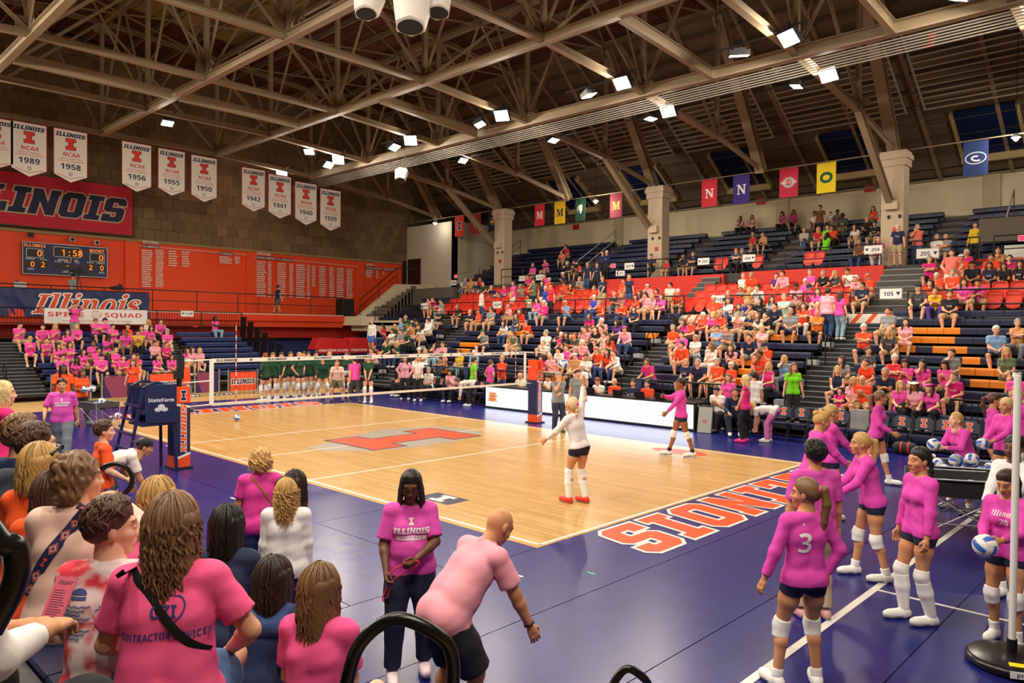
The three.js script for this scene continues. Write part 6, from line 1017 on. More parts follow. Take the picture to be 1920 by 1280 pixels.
{ const p = onY(444, 783, 0.105); ball(p, 'volleyball lying on the wood court near the far end line', undefined, 1); ball(onX(1057, 683, 6.35), 'volleyball in the air above the server', undefined, 2); }
// ================================================================ SCORERS TABLE, CHAIRS
{
  const t = thing('led_table', 'long scorers table faced with glowing white LED panels', 'table', [0, 0, 0]);
  const led = canvasTex(2048, 160, (c, w, h) => { c.fillStyle = '#f6f7f8'; c.fillRect(0, 0, w, h); c.fillStyle = 'rgba(120,130,140,0.28)'; for (let y = 20; y < 150; y += 9) for (let x = 1250; x < 2000; x += 24) if (noise2(x, y) < (x - 1150) / 1100) c.fillRect(x + noise2(y, x) * 8, y, 14, 2); for (let k = 0; k < 60; k++) { c.fillStyle = `rgba(${200 + noise2(k, 1) * 55},${60 + noise2(k, 2) * 100},20,0.5)`; c.fillRect(25 + noise2(k, 3) * 40, 40 + noise2(k, 4) * 75, 60 + noise2(k, 5) * 30, 4); } });
  const face = new THREE.PlaneGeometry(8.8, 0.72); face.translate(0.15, 0.42, -7.384);
  obj('screen', face, new THREE.MeshStandardMaterial({ color: 0x222222, map: led, emissive: 0xffffff, emissiveMap: led, emissiveIntensity: 1.05, roughness: 0.4 }), t);
  obj('cabinet', [span(-4.3, 4.6, 0.04, 0.8, -7.52, -7.39), span(-4.3, 4.6, 0.78, 0.83, -8.05, -7.36)], M.black, t); obj('foot_trim', span(-4.3, 4.6, 0, 0.06, -7.5, -7.37), M.dark, t); obj('leg', [span(-4.2, -4.1, 0, 0.78, -8, -7.95), span(4.4, 4.5, 0, 0.78, -8, -7.95)], M.dark, t);
  const l = new THREE.RectAreaLight(0xf4f7ff, 2.2, 8.8, 0.72); l.position.set(0.15, 0.42, -7.36); l.rotation.y = Math.PI; scene.add(l); l.name = 'screen_light'; l.castShadow = true;
  for (const [x, nm] of [[-0.9, 'a'], [0.65, 'b'], [1.75, 'c'], [2.6, 'd'], [3.35, 'e']]) { const lp = thing('laptop', 'open black laptop on the scorers table facing away from the court', 'laptop', [x, 0.83, -7.62], Math.PI, 'laptops on the scorers table'); obj('base', bx(0.36, 0.02, 0.24, 0, 0.01, 0), M.dark, lp); const sc = obj('screen', bx(0.36, 0.24, 0.015, 0, 0.13, -0.14), M.black, lp); sc.rotation.x = -0.2; }
  const mo = thing('monitor', 'black television monitor on the scorers table beside the officials', 'monitor', [-0.3, 0.83, -7.7]); obj('panel', bx(0.62, 0.38, 0.04, 0, 0.27, 0), M.black, mo); obj('stand', bx(0.2, 0.1, 0.16, 0, 0.05, -0.02), M.dark, mo);
  const sg = thing('a_frame_sign', 'grey sponsor board with a red mark leaning at the end of the LED table', 'sign', [4.95, 0, -7.3], 0.2); const stx = canvasTex(128, 200, (c, w, h) => { c.fillStyle = '#a9aaa6'; c.fillRect(0, 0, w, h); c.fillStyle = '#c5203c'; c.beginPath(); c.moveTo(45, 100); c.lineTo(55, 130); c.lineTo(64, 112); c.lineTo(73, 130); c.lineTo(83, 100); c.lineTo(74, 100); c.lineTo(64, 122); c.lineTo(54, 100); c.fill(); }); const bd = obj('board', bx(0.4, 0.75, 0.03, 0, 0.38, 0), mat(0xffffff, 0.6, { map: stx }), sg); bd.rotation.x = -0.22; obj('frame', bx(0.46, 0.82, 0.02, 0, 0.4, -0.03), M.black, sg).rotation.x = -0.22;
}
const chairProto = (() => {
  const g = new THREE.Group(); const nv = mat(0x1b2444, 0.45), fr = mat(0x20242c, 0.35);
  const bk = slab(poly([[-0.23, 0], [0.23, 0], [0.235, 0.12], [0.2, 0.22], [0.12, 0.28], [0, 0.3], [-0.12, 0.28], [-0.2, 0.22], [-0.235, 0.12]]), 0.03, 0.012); bk.rotateX(-0.2); bk.translate(0, 0.6, -0.2);
  const b = obj('backrest', bk, nv, g);
  const I = slab(poly(BLOCK_I.map(([a, c]) => [(a - 0.5) * 0.12, (c - 0.5) * 0.19])), 0.004), Iw = slab(poly(offsetPoly(BLOCK_I.map(([a, c]) => [(a - 0.5) * 0.12, (c - 0.5) * 0.19]), 0.012)), 0.003); for (const q of [I, Iw]) { q.translate(0, 0.15, 0.044); q.rotateX(-0.2); q.translate(0, 0.6, -0.2); } I.translate(0, 0.001, 0.003);
  obj('emblem_outline', Iw, mat(0xe9e6df, 0.5), b); obj('emblem', I, mat(0xf0521f, 0.5), b);
  const st = slab(poly([[-0.22, -0.2], [0.22, -0.2], [0.23, 0.18], [0.16, 0.22], [-0.16, 0.22], [-0.23, 0.18]]), 0.04, 0.012); st.rotateX(-Math.PI / 2); st.scale(1, 1, -1); st.translate(0, 0.42, 0); { const a = st.index; st.computeVertexNormals(); } const st2 = new THREE.BoxGeometry(0.45, 0.05, 0.42); st2.translate(0, 0.44, 0); obj('seat', st2, nv, g);
  for (const s of [-1, 1]) { obj('leg', bar(V3(s * 0.23, 0, 0.26), V3(s * 0.23, 0.9, -0.24), 0.022), fr, g); obj('leg', bar(V3(s * 0.21, 0, -0.26), V3(s * 0.21, 0.46, 0.12), 0.022), fr, g); }
  obj('stretcher', [bar(V3(-0.23, 0.15, 0.17), V3(0.23, 0.15, 0.17), 0.018), bar(V3(-0.21, 0.12, -0.16), V3(0.21, 0.12, -0.16), 0.018)], fr, g);
  return g;
})();
function chair(x, z, label, group, yaw = 0) { const c = chairProto.clone(); c.name = numbered('folding_chair'); c.position.set(x, 0, z); c.rotation.y = yaw; scene.add(c); tag(c, label, 'chair', group); }
[5.05, 5.75, 6.45, 7.0, 7.5, 8.02, 8.54, 9.5, 10.03, 10.53, 11.0, 11.5, 12.0, 12.5, 13.0].forEach((x, i) => chair(x, -7.85, `navy folding chair with orange block I, ${ORD[i]} from the LED table`, 'home bench chairs'));
[-10.3, -9.8, -9.25, -8.49, -8.02, -7.56, -6.9, -6.19, -5.66, -5.15].forEach((x, i) => chair(x, -7.85, `navy folding chair with orange block I on the visitors bench, ${ORD[i]} from the far end`, 'visitors bench chairs'));
{ const t = thing('towel', 'grey towel draped over a home bench chair back', 'towel', [9.06, 0.72, -7.95]); const g = new THREE.BoxGeometry(0.42, 0.5, 0.14, 12, 12, 2); const p = g.attributes.position; for (let i = 0; i < p.count; i++) { p.setZ(i, p.getZ(i) + 0.012 * Math.sin(p.getX(i) * 26) + 0.01 * Math.sin(p.getY(i) * 17)); p.setX(i, p.getX(i) * (1 + 0.15 * (0.25 - p.getY(i)))); } g.computeVertexNormals(); obj('cloth', g, mat(0x9b9c9a, 0.95), t); chair(9.04, -7.85, 'navy folding chair under the grey towel', undefined);
  const b = thing('duffel_bag', 'black and red duffel bag under the home bench chairs', 'bag', [10.25, 0.16, -7.6]); const g2 = new THREE.CapsuleGeometry(0.15, 0.3, 6, 12); g2.rotateZ(Math.PI / 2); obj('body', g2, mat(0x1a1a1d, 0.7), b); obj('stripe', [rod(V3(-0.1, 0, 0), V3(-0.06, 0, 0), 0.154, 16), rod(V3(0.06, 0, 0), V3(0.1, 0, 0), 0.154, 16)], mat(0xc22a1e, 0.6), b);
  const sl = thing('sneakers', 'pair of grey shoes resting on a home bench chair', 'shoes', [12.02, 0.47, -7.78]); for (const x of [-0.08, 0.06]) obj('shoe', (() => { const g = new THREE.CapsuleGeometry(0.05, 0.18, 5, 10); g.scale(1, 1, 0.9); g.rotateZ(0.25); g.translate(x, 0.15, 0); return g; })(), mat(0x9a9b9d, 0.7), sl); }
// ================================================================ BALL CARTS
function ballCart(x, z, turn, label, liner, balls, glabel, sc = 1) {
  const t = thing('ball_cart', label, 'ball cart', [x, 0, z], turn); const W = 0.58, D = 0.42, H = 0.92, fr = mat(0xb5b8bc, 0.35, { metalness: 0.6 });
  const g = new THREE.PlaneGeometry(W * 2, D * 2, 16, 12); g.rotateX(-Math.PI / 2); { const p = g.attributes.position; for (let i = 0; i < p.count; i++) { const a = p.getX(i) / W, b = p.getZ(i) / D; p.setY(i, H + 0.02 * a * a - 0.3 * Math.pow((1 - a * a) * (1 - b * b), 0.6)); } g.computeVertexNormals(); }
  obj('hammock', g, mat(liner, 0.7, { side: THREE.DoubleSide }), t);
  for (const s of [-1, 1]) { obj('side_cloth', (() => { const q = new THREE.BoxGeometry(W * 2, 0.2, 0.012, 14, 3, 1); const p = q.attributes.position; for (let i = 0; i < p.count; i++) { const a = p.getX(i) / W; p.setY(i, p.getY(i) - 0.07 * (1 - a * a)); } q.translate(0, H - 0.08, s * (D + 0.005)); q.computeVertexNormals(); return q; })(), mat(liner, 0.7), t); obj('end_cloth', bx(0.012, 0.18, D * 2, s * W, H - 0.08, 0), mat(liner, 0.7), t); }
  for (const sx of [-1, 1]) for (const sz of [-1, 1]) { obj('leg', rod(V3(sx * W, 0.07, sz * D), V3(sx * W, H + 0.03, sz * D), 0.014), fr, t); const c = obj('caster', (() => { const q = new THREE.CylinderGeometry(0.035, 0.035, 0.02, 14); q.rotateZ(Math.PI / 2); q.translate(sx * W, 0.035, sz * D); return q; })(), M.black, t); obj('caster_fork', bx(0.03, 0.06, 0.03, sx * W, 0.07, sz * D), M.dark, c); }
  for (const s of [-1, 1]) { obj('cross_bar', rod(V3(-W, 0.12, s * D), V3(W, 0.78, s * D), 0.011), fr, t); obj('cross_bar', rod(V3(W, 0.12, s * D), V3(-W, 0.78, s * D), 0.011), fr, t); obj('cross_bar', rod(V3(s * W, 0.12, -D), V3(s * W, 0.78, D), 0.011), fr, t); obj('top_bar', rod(V3(-W, H, s * D), V3(W, H, s * D), 0.012), fr, t); obj('low_bar', rod(V3(-W, 0.3, s * D), V3(W, 0.3, s * D), 0.01), fr, t); }
  t.scale.setScalar(sc); t.updateMatrixWorld(true); balls.forEach(([a, b, y], i) => ball(t.localToWorld(V3(a, y, b)), glabel, 'balls ' + glabel, i + 2));
}
ballCart(13.05, -0.05, 0.5, 'black hammock ball cart on casters in front of the waiting players', 0x15161a, [[-0.25, 0.05, 0.76], [0.2, -0.08, 0.75]], 'volleyball inside the black hammock ball cart');
ballCart(12.9, -1.22, 0.4, 'ball cart heaped with volleyballs behind the black one', 0x1d2b4a, [[-0.3, 0.1, 0.8], [-0.05, -0.1, 0.79], [0.2, 0.08, 0.8], [-0.15, 0.12, 0.98], [0.08, 0.0, 0.99], [0.36, -0.1, 0.85], [-0.36, -0.14, 0.86]], 'volleyball heaped on the ball cart behind');
ballCart(-7.7, 4.9, 0.2, 'folding ball hammock with crossed legs beyond the referee stand', 0x3c3a3e, [[-0.2, 0, 0.78], [0.15, 0.05, 0.79], [0.0, -0.1, 0.93]], 'volleyball in the folding hammock beyond the referee stand', 0.8);
ball(onY(221, 779, 0.105), 'volleyball on the floor under the folding ball hammock', undefined, 4);
// ================================================================ BARRICADES, BANNERS
{
  const illi = canvasTex(512, 256, (c, w, h) => { c.fillStyle = '#f2542c'; c.fillRect(0, 0, w, h); const ww = wordWidth('ILLINOIS', 70, 0.22, 1.15); drawWord(c, 'ILLINOIS', (w - ww) / 2, 165, 70, '#1b2350', '#f4efe8', 7, 0.22, 1.15); });
  const stripe = canvasTex(512, 256, (c, w, h) => { c.fillStyle = '#2a1f66'; c.fillRect(0, 0, w, h); for (let k = 0; k < 22; k++) { c.strokeStyle = k % 3 ? '#e8632a' : '#d94a6a'; c.lineWidth = 5; c.beginPath(); c.moveTo(k * 18 - 40, 0); c.lineTo(k * 18 + 130, h); c.stroke(); } c.fillStyle = '#2a1f66'; c.fillRect(w * 0.82, 0, w * 0.18, h); });
  const X = -15.6;
  function panel(u0, u1, v0, v1, tex, label) { const a = onX(u0, v0, X), b = onX(u1, v1, X), t = thing('barricade', label, 'barricade', [X, 0, (a.z + b.z) / 2], Math.PI / 2), w = Math.abs(b.z - a.z) - 0.32, y0 = Math.max(0.12, b.y), h = a.y - y0; obj('panel', bx(w, h, 0.04, 0, y0 + h / 2, 0), mat(0xffffff, 0.5, { map: tex }), t); for (const s of [-1, 1]) { obj('post', rod(V3(s * (w / 2 + 0.08), 0, 0), V3(s * (w / 2 + 0.08), a.y + 0.12, 0), 0.04), M.chrome, t); obj('base', (() => { const g = new THREE.CylinderGeometry(0.2, 0.22, 0.04, 20); g.translate(s * (w / 2 + 0.08), 0.02, 0); return g; })(), M.chrome, t); } obj('top_rail', bx(w + 0.16, 0.04, 0.05, 0, a.y + 0.04, 0), M.dark, t); }
  panel(425, 486, 698, 736, illi, 'orange barricade panel lettered ILLINOIS beside the visiting players');
  panel(362, 414, 699, 738, stripe, 'purple barricade panel with orange stripes behind the net');
  panel(187, 262, 706, 748, stripe, 'purple barricade panel with orange stripes behind the ball hammock');
  panel(273, 340, 702, 740, illi, 'orange barricade panel behind the referee stand');
  panel(92, 174, 708, 752, illi, 'orange barricade panel behind the two staff in orange');
  // navy script banner on the balcony rail
  const script = canvasTex(1536, 320, (c, w, h) => { c.fillStyle = '#1c2a5e'; c.fillRect(0, 0, w, h); c.font = 'italic bold 300px serif'; c.textAlign = 'center'; c.lineJoin = 'round'; c.save(); c.translate(w * 0.56, 268); c.transform(1, -0.02, -0.12, 1, 0, 0); c.strokeStyle = '#f2efe8'; c.lineWidth = 26; c.strokeText('Illinois', 0, 0); c.fillStyle = '#e2502a'; c.fillText('Illinois', 0, 0); c.restore(); });
  { const z0 = onX(-10, 545, -24.2).z, z1 = onX(280, 575, -24.2).z, t = thing('banner', 'navy vinyl banner with red script Illinois hung on the balcony', 'banner', [-24.2, 4.62, (z0 + z1) / 2], Math.PI / 2), w = z0 - z1; const g = new THREE.BoxGeometry(w, 1.3, 0.02, 80, 12, 1); const p = g.attributes.position; for (let i = 0; i < p.count; i++) p.setZ(i, p.getZ(i) + 0.03 * Math.sin(p.getX(i) * 5 + 2 * Math.sin(p.getY(i) * 3)) + 0.02 * Math.sin(p.getX(i) * 13 + p.getY(i) * 6)); g.computeVertexNormals(); g.translate(0, -0.65, 0); obj('cloth', g, mat(0xffffff, 0.5, { map: script }), t); obj('hem_rail', rod(V3(-w / 2, 0.02, -0.03), V3(w / 2, 0.02, -0.03), 0.025), M.rail, t); }
  const spike = canvasTex(1024, 192, (c, w, h) => { c.fillStyle = '#ebe9e4'; c.fillRect(0, 0, w, h); c.fillStyle = '#d03a30'; c.font = 'bold 92px sans-serif'; c.save(); c.translate(24, 104); c.scale(1.42, 0.88); c.fillText('SPIKE', 0, 0); c.restore(); c.save(); c.translate(570, 104); c.scale(1.3, 0.88); c.fillText('SQUAD', 0, 0); c.restore(); c.strokeStyle = '#c23a34'; c.lineWidth = 4; c.beginPath(); c.arc(496, 72, 44, 0, 7); c.stroke(); for (let k = 0; k < 3; k++) { const a = k * 2.094; c.beginPath(); c.moveTo(496, 72); c.quadraticCurveTo(496 + 40 * Math.cos(a), 72 + 40 * Math.sin(a), 496 + 44 * Math.cos(a + 0.9), 72 + 44 * Math.sin(a + 0.9)); c.stroke(); c.beginPath(); c.arc(496 + 30 * Math.cos(a), 72 + 30 * Math.sin(a), 24, a - 1, a + 1.6); c.stroke(); } c.fillStyle = '#b8322c'; c.font = 'bold 24px sans-serif'; c.textAlign = 'center'; c.save(); c.translate(512, 166); c.scale(1.55, 1); c.fillText('ILLINI VOLLEYBALL STUDENT SECTION', 0, 0); c.restore(); });
  { const a = onX(83, 577, -22.2), b = onX(276, 608, -22.2), w = a.z - b.z, t = thing('banner', 'white SPIKE SQUAD banner tied to the fence above the student section', 'banner', [-22.2, (a.y + b.y) / 2, (a.z + b.z) / 2], Math.PI / 2); const g = new THREE.BoxGeometry(w, a.y - b.y, 0.015, 50, 6, 1), p = g.attributes.position; for (let i = 0; i < p.count; i++) p.setZ(i, p.getZ(i) + 0.015 * Math.sin(p.getX(i) * 6 + p.getY(i) * 4)); g.computeVertexNormals(); obj('cloth', g, mat(0xffffff, 0.6, { map: spike }), t); for (const s of [-1, 1]) obj('tie_rope', rod(V3(s * w / 2, 0.25, 0), V3(s * (w / 2 + 0.15), 0.35, -0.05), 0.008, 5), M.white, t); }
  const p115 = onX(351, 588, -22.2); signBoard('<115>', -22.2, p115.y, p115.z, 0.66, 0.32, 'white section sign reading 115 on the student fence', Math.PI / 2);
  const pe = onX(366, 609, -25.2), ex = thing('exit_sign', 'small glowing red exit sign under the orange balcony', 'sign', [-25.2, pe.y, pe.z], Math.PI / 2); obj('case', bx(0.34, 0.26, 0.06), mat(0xd8b8a8, 0.5), ex); obj('face', bx(0.26, 0.18, 0.01, 0, 0, 0.034), new THREE.MeshStandardMaterial({ color: 0xff5050, emissive: 0xff2020, emissiveIntensity: 1.5 }), ex);
}
// ---------------------------------------------------------------- scoreboard and honours wall
{
  const a = onX(42, 453, -27.6), b = onX(202, 520, -27.6), w = a.z - b.z, h = 1.62, cy = (a.y + b.y) / 2;
  const tex = canvasTex(1024, 430, (c, W, H) => {
    c.fillStyle = '#d8d8d4'; c.fillRect(0, 0, W, H); c.fillStyle = '#1c2450'; c.fillRect(8, 8, W - 16, H - 16);
    const boxR = (x, y, w_, h_) => { c.strokeStyle = '#e8e8e4'; c.lineWidth = 6; c.fillStyle = '#15141c'; c.beginPath(); c.roundRect(x, y, w_, h_, 14); c.fill(); c.stroke(); };
    boxR(45, 90, 190, 115); boxR(360, 40, 320, 130); boxR(800, 90, 180, 115); c.fillStyle = '#15141c'; for (const [x, y, q, r] of [[35, 245, 120, 90], [185, 245, 100, 90], [760, 245, 100, 90], [900, 245, 90, 90], [360, 260, 110, 70], [490, 265, 70, 60], [545, 175, 40, 50]]) c.fillRect(x, y, q, r);
    c.textAlign = 'center'; const T = (s, x, y, f, col) => { c.font = `bold ${f}px ${col === 1 ? 'sans-serif' : 'monospace'}`; c.fillStyle = col === 1 ? '#dfe0e4' : '#ffb02a'; c.fillText(s, x, y); };
    T('ILLINOIS', 140, 62, 52); T('MICHST', 888, 75, 52); T('0', 195, 185, 110); T('0', 940, 190, 110); T('1:58', 580, 152, 112); T('PERIOD', 470, 225, 34, 1); T('1', 566, 222, 50); T('SET', 630, 225, 34, 1); T('FOULS', 90, 236, 34, 1); T('T.O.L.', 245, 236, 34, 1); T('T.O.L.', 805, 238, 34, 1); T('FOULS', 940, 238, 34, 1); T('0', 115, 328, 92); T('2', 235, 328, 92); T('2', 810, 328, 92); T('0', 950, 328, 92); T('PLYR', 410, 250, 34, 1); T('FOUL', 525, 250, 34, 1); T('PTS', 640, 250, 34, 1); T('-', 525, 315, 80); T('SETS', 95, 372, 34, 1); T('SETS', 945, 372, 34, 1); T('LAST SET', 530, 385, 34, 1);
  });
  const glow = canvasTex(512, 215, (c, W, H) => { c.fillStyle = '#000'; c.fillRect(0, 0, W, H); c.textAlign = 'center'; c.fillStyle = '#ffb02a'; const T = (s, x, y, f) => { c.font = `bold ${f / 2}px monospace`; c.fillText(s, x / 2, y / 2); }; T('ILLINOIS', 140, 62, 52); T('MICHST', 888, 75, 52); T('0', 195, 185, 110); T('0', 940, 190, 110); T('1:58', 580, 152, 112); T('1', 566, 222, 50); T('0', 115, 328, 92); T('2', 235, 328, 92); T('2', 810, 328, 92); T('0', 950, 328, 92); T('-', 525, 315, 80); });
  const t = thing('scoreboard', 'navy electronic scoreboard with amber digits on the orange wall', 'scoreboard', [-27.72, cy, (a.z + b.z) / 2], Math.PI / 2);
  obj('case', bx(w, h, 0.16, 0, 0, 0.02), mat(0x1a2046, 0.5), t); const f = new THREE.PlaneGeometry(w, h); f.translate(0, 0, 0.105); obj('display', f, new THREE.MeshStandardMaterial({ map: tex, emissive: 0xffa020, emissiveMap: glow, emissiveIntensity: 0.9, roughness: 0.5 }), t);
  // honours lists painted on the wall
  const P = (u, v) => { const q = onX(u, v, WX0 + 0.06); return [q.z, q.y]; }, zA = P(250, 500)[0], zB = P(747, 500)[0], yA = 7.85, yB = 4.0, K = 2048 / (zA - zB);
  const hon = canvasTex(2048, Math.round(K * (yA - yB)), (c, W, H) => {
    c.clearRect(0, 0, W, H); const px = (u, v) => { const [z, y] = P(u, v); return [(zA - z) * K, (yA - y) * K]; };
    const text = (s, u, v, u1, v1, col, bg) => { const [x, y] = px(u, v), [x1, y1] = px(u1, v1); if (bg) { c.fillStyle = bg; c.fillRect(x - 4, y - (y1 - y) * 0.1, x1 - x + 8, (y1 - y) * 1.2); } c.fillStyle = col; c.font = `bold ${Math.round((y1 - y) * 1.25)}px sans-serif`; c.textBaseline = 'bottom'; c.fillText(s, x, y1, x1 - x); };
    const rowsOf = (u0, u1, v0, n, pitch) => { for (let k = 0; k < n; k++) { const [x, y] = px(u0, v0 + k * pitch), [x1] = px(u0 + (u1 - u0) * (0.75 + 0.25 * noise2(k, u0)), v0), [, y2] = px(u0, v0 + k * pitch + 2.4); let q = x; c.fillStyle = '#f0e4da'; while (q < x1) { const l = 3 + noise2(q, k) * 7; c.fillRect(q, y, Math.min(l, x1 - q), y2 - y); q += l + 2.5; } } };
    const rule = (u0, v0, u1, v1) => { const [x, y] = px(u0, v0), [x1, y1] = px(u1, v1); c.strokeStyle = '#e8d8cc'; c.lineWidth = 4; c.beginPath(); c.moveTo(x, y); c.lineTo(x1, y1); c.stroke(); };
    text('VOLLEYBALL', 265, 450, 296, 459, '#f4ece4'); rule(258, 461, 460, 478); text('ALL-AMERICANS', 266, 459, 295, 466, '#f4ece4', '#231a24'); text('OLYMPIANS', 411, 473, 434, 479, '#f4ece4', '#231a24');
    rowsOf(264, 284, 468, 18, 3.95); rowsOf(290, 306, 468, 18, 3.95); rowsOf(314, 331, 470, 7, 4.4); rowsOf(339, 354, 471, 7, 4.4); rowsOf(409, 434, 480, 4, 3.6); rowsOf(438, 448, 481, 4, 3.6);
    text('WRESTLING', 479, 472, 505, 480, '#f4ece4'); rule(475, 481, 668, 500); text('NATIONAL CHAMPIONS', 480, 480, 513, 487, '#f4ece4', '#231a24'); text('ALL-AMERICANS', 519, 484, 544, 490, '#f4ece4', '#231a24');
    for (const [u, n, q] of [[479, 17, 18], [500, 17, 7], [518, 17, 17], [540, 16, 8], [553, 16, 18], [573, 16, 7], [582, 10, 8], [596, 15, 14], [615, 15, 10], [629, 14, 15], [647, 14, 13]]) rowsOf(u, u + q, 489 + (u - 479) * 0.09, n, 4.0);
    text('GYMNASTICS', 684, 493, 698, 499, '#f4ece4'); text('NATIONAL CHAMPIONS', 684, 500, 712, 506, '#f4ece4', '#231a24'); text('NATIONAL CHAMPIONS', 716, 503, 740, 508, '#f4ece4', '#231a24'); rowsOf(683, 697, 506, 4, 3.6); rowsOf(703, 707, 508, 4, 3.6); rowsOf(715, 718, 509, 2, 3.6);
  });
  const hb = thing('honours_board', 'white lists of team honours lettered on the orange end wall', 'wall lettering', [WX0 + 0.235, (yA + yB) / 2, (zA + zB) / 2], Math.PI / 2); obj('lettering', new THREE.PlaneGeometry(zA - zB, yA - yB), mat(0xffffff, 0.7, { map: hon, transparent: true }), hb);
  // big red ILLINOIS board under the roof
  const big = canvasTex(1024, 300, (c, W, H) => { c.fillStyle = '#c01f34'; c.fillRect(0, 0, W, H); c.save(); c.translate(0, 20); drawWord(c, 'ILLINOIS', 70, 205, 150, '#1b2244', '#c8b49a', 7, 0.25, 1.02); c.restore(); });
  const q0 = onX(243, 404, -27.5), q1 = onX(0, 380, -27.5), zc = q0.z + 4.6; const bt = thing('wall_board', 'red board lettered ILLINOIS in navy on the brown tile wall', 'sign', [-27.66, 9.2, zc - 0.1], Math.PI / 2); obj('board', bx(9.4, 2.6, 0.06), mat(0xffffff, 0.7, { map: big }), bt); obj('edge', [bx(9.5, 0.06, 0.1, 0, -1.33, 0), bx(0.06, 2.7, 0.1, 4.74, 0, 0)], mat(0x4a3a2a, 0.8), bt);
  // wall cameras above the scoreboard
  for (const [u, v, c] of [[58, 440, 0x2a2a2c], [135, 449, 0xb8b4ae], [181, 455, 0xc8c4bc]]) { const p = onX(u, v, -27.5), cm = thing('wall_speaker', 'small wall mounted speaker above the scoreboard', 'speaker', [-27.5, p.y, p.z], Math.PI / 2, 'wall speakers above the scoreboard'); obj('body', bx(0.22, 0.22, 0.26), mat(c, 0.5), cm); obj('bracket', bx(0.06, 0.06, 0.2, 0, 0.1, -0.2), M.dark, cm); obj('grille', (() => { const g = new THREE.CylinderGeometry(0.08, 0.09, 0.03, 16); g.rotateX(Math.PI / 2); g.translate(0, 0, 0.14); return g; })(), M.dark, cm); }
  const pa = thing('loudspeaker_cabinet', 'black loudspeaker cabinet at the end of the balcony', 'speaker', [-24.9, 3.72, onX(647, 575, -24.9).z], Math.PI / 2); obj('cabinet', bx(1.0, 1.05, 0.6, 0, 0.53, 0), M.black, pa); obj('grille', bx(0.92, 0.95, 0.02, 0, 0.53, 0.31), mat(0x1c1d20, 0.9), pa);
}
// ---------------------------------------------------------------- championship banners
{
  const spans = [[-22, 5, 218], [20, 88, 224], [100, 164, 238], [228, 284, 263], [296, 347, 276], [358, 407, 289], [453, 497, 312], [503, 546, 325], [553, 594, 339], [600, 639, 352]], years = ['', '1989', '1958', '1956', '1955', '1950', '1942', '1941', '1940', '1939'];
  const X = -23.2;
  spans.forEach(([u0, u1, v], i) => {
    const a = onX(u0, v, X), b = onX(u1, v + 8, X), w = Math.max(1.3, a.z - b.z), H = w * 1.72, y = 12.0 - (i > 7 ? 0.05 : 0);
    const yr = years[i], top = i > 6 ? a.y : a.y;
    const tex = canvasTex(256, 440, (c, W, h) => { c.fillStyle = '#ece9e2'; c.fillRect(0, 0, W, h); c.fillStyle = '#c42a3a'; c.fillRect(0, 0, W, 5); c.fillRect(0, 0, 5, h); c.fillRect(W - 5, 0, 5, h); const ww = wordWidth('ILLINOIS', 34, 0.25, 1.1); drawWord(c, 'ILLINOIS', (W - ww) / 2, 62, 34, '#20264e', null, 0, 0.25, 1.1); drawBlockI(c, W / 2 - 36, 166, 72, 90, '#e8402c', '#20264e', 4); c.textAlign = 'center'; c.fillStyle = '#cf2f38'; c.font = 'italic bold 46px sans-serif'; c.save(); c.translate(W / 2, 224); c.scale(1.05, 1); c.fillText('NCAA', 0, 0); c.restore(); c.font = '17px serif'; c.fillText("MEN'S GYMNASTICS", W / 2, 250, W - 60); c.fillText('NATIONAL CHAMPIONS', W / 2, 270, W - 50); c.fillStyle = '#20264e'; c.font = 'bold 62px sans-serif'; c.save(); c.translate(W / 2, 332); c.scale(1.15, 1); c.fillText(yr, 0, 0, 150); c.restore(); c.strokeStyle = '#20264e'; c.lineWidth = 4; c.strokeRect(W / 2 - 10, 362, 20, 22); c.strokeStyle = '#c42a3a'; c.lineWidth = 4; c.beginPath(); c.moveTo(30, 380); c.lineTo(W / 2, 408); c.lineTo(W - 30, 380); c.stroke(); });
    const t = thing('championship_banner', yr ? `white pennant banner lettered ILLINOIS NCAA, ${['', 'first', 'second', 'third', 'fourth', 'fifth', 'sixth', 'seventh', 'eighth', 'last'][i]} after the cut-off one, year ${yr}` : 'white pennant banner cut off at the edge of the row', 'banner', [X, top, (a.z + b.z) / 2], Math.PI / 2);
    const s = poly([[-w / 2, 0], [w / 2, 0], [w / 2, -H * 0.86], [0, -H], [-w / 2, -H * 0.86]]), g = slab(s, 0.015); { const p = g.attributes.position, uv = g.attributes.uv; for (let k = 0; k < p.count; k++) uv.setXY(k, p.getX(k) / w + 0.5, 1 + p.getY(k) / H); }
    obj('cloth', g, mat(0xffffff, 0.8, { map: tex }), t); for (const s2 of [-1, 1]) obj('hanging_cord', rod(V3(s2 * w * 0.45, 0, 0), V3(s2 * w * 0.45, Math.max(0.1, 12.15 - Math.max(0, -5.65 - (a.z + b.z) / 2) * 0.058 - top), -0.1), 0.008, 5), M.dark, t); obj('hanging_rod', rod(V3(-w / 2 - 0.05, 0.02, 0), V3(w / 2 + 0.05, 0.02, 0), 0.02), M.dark, t);
  });
}
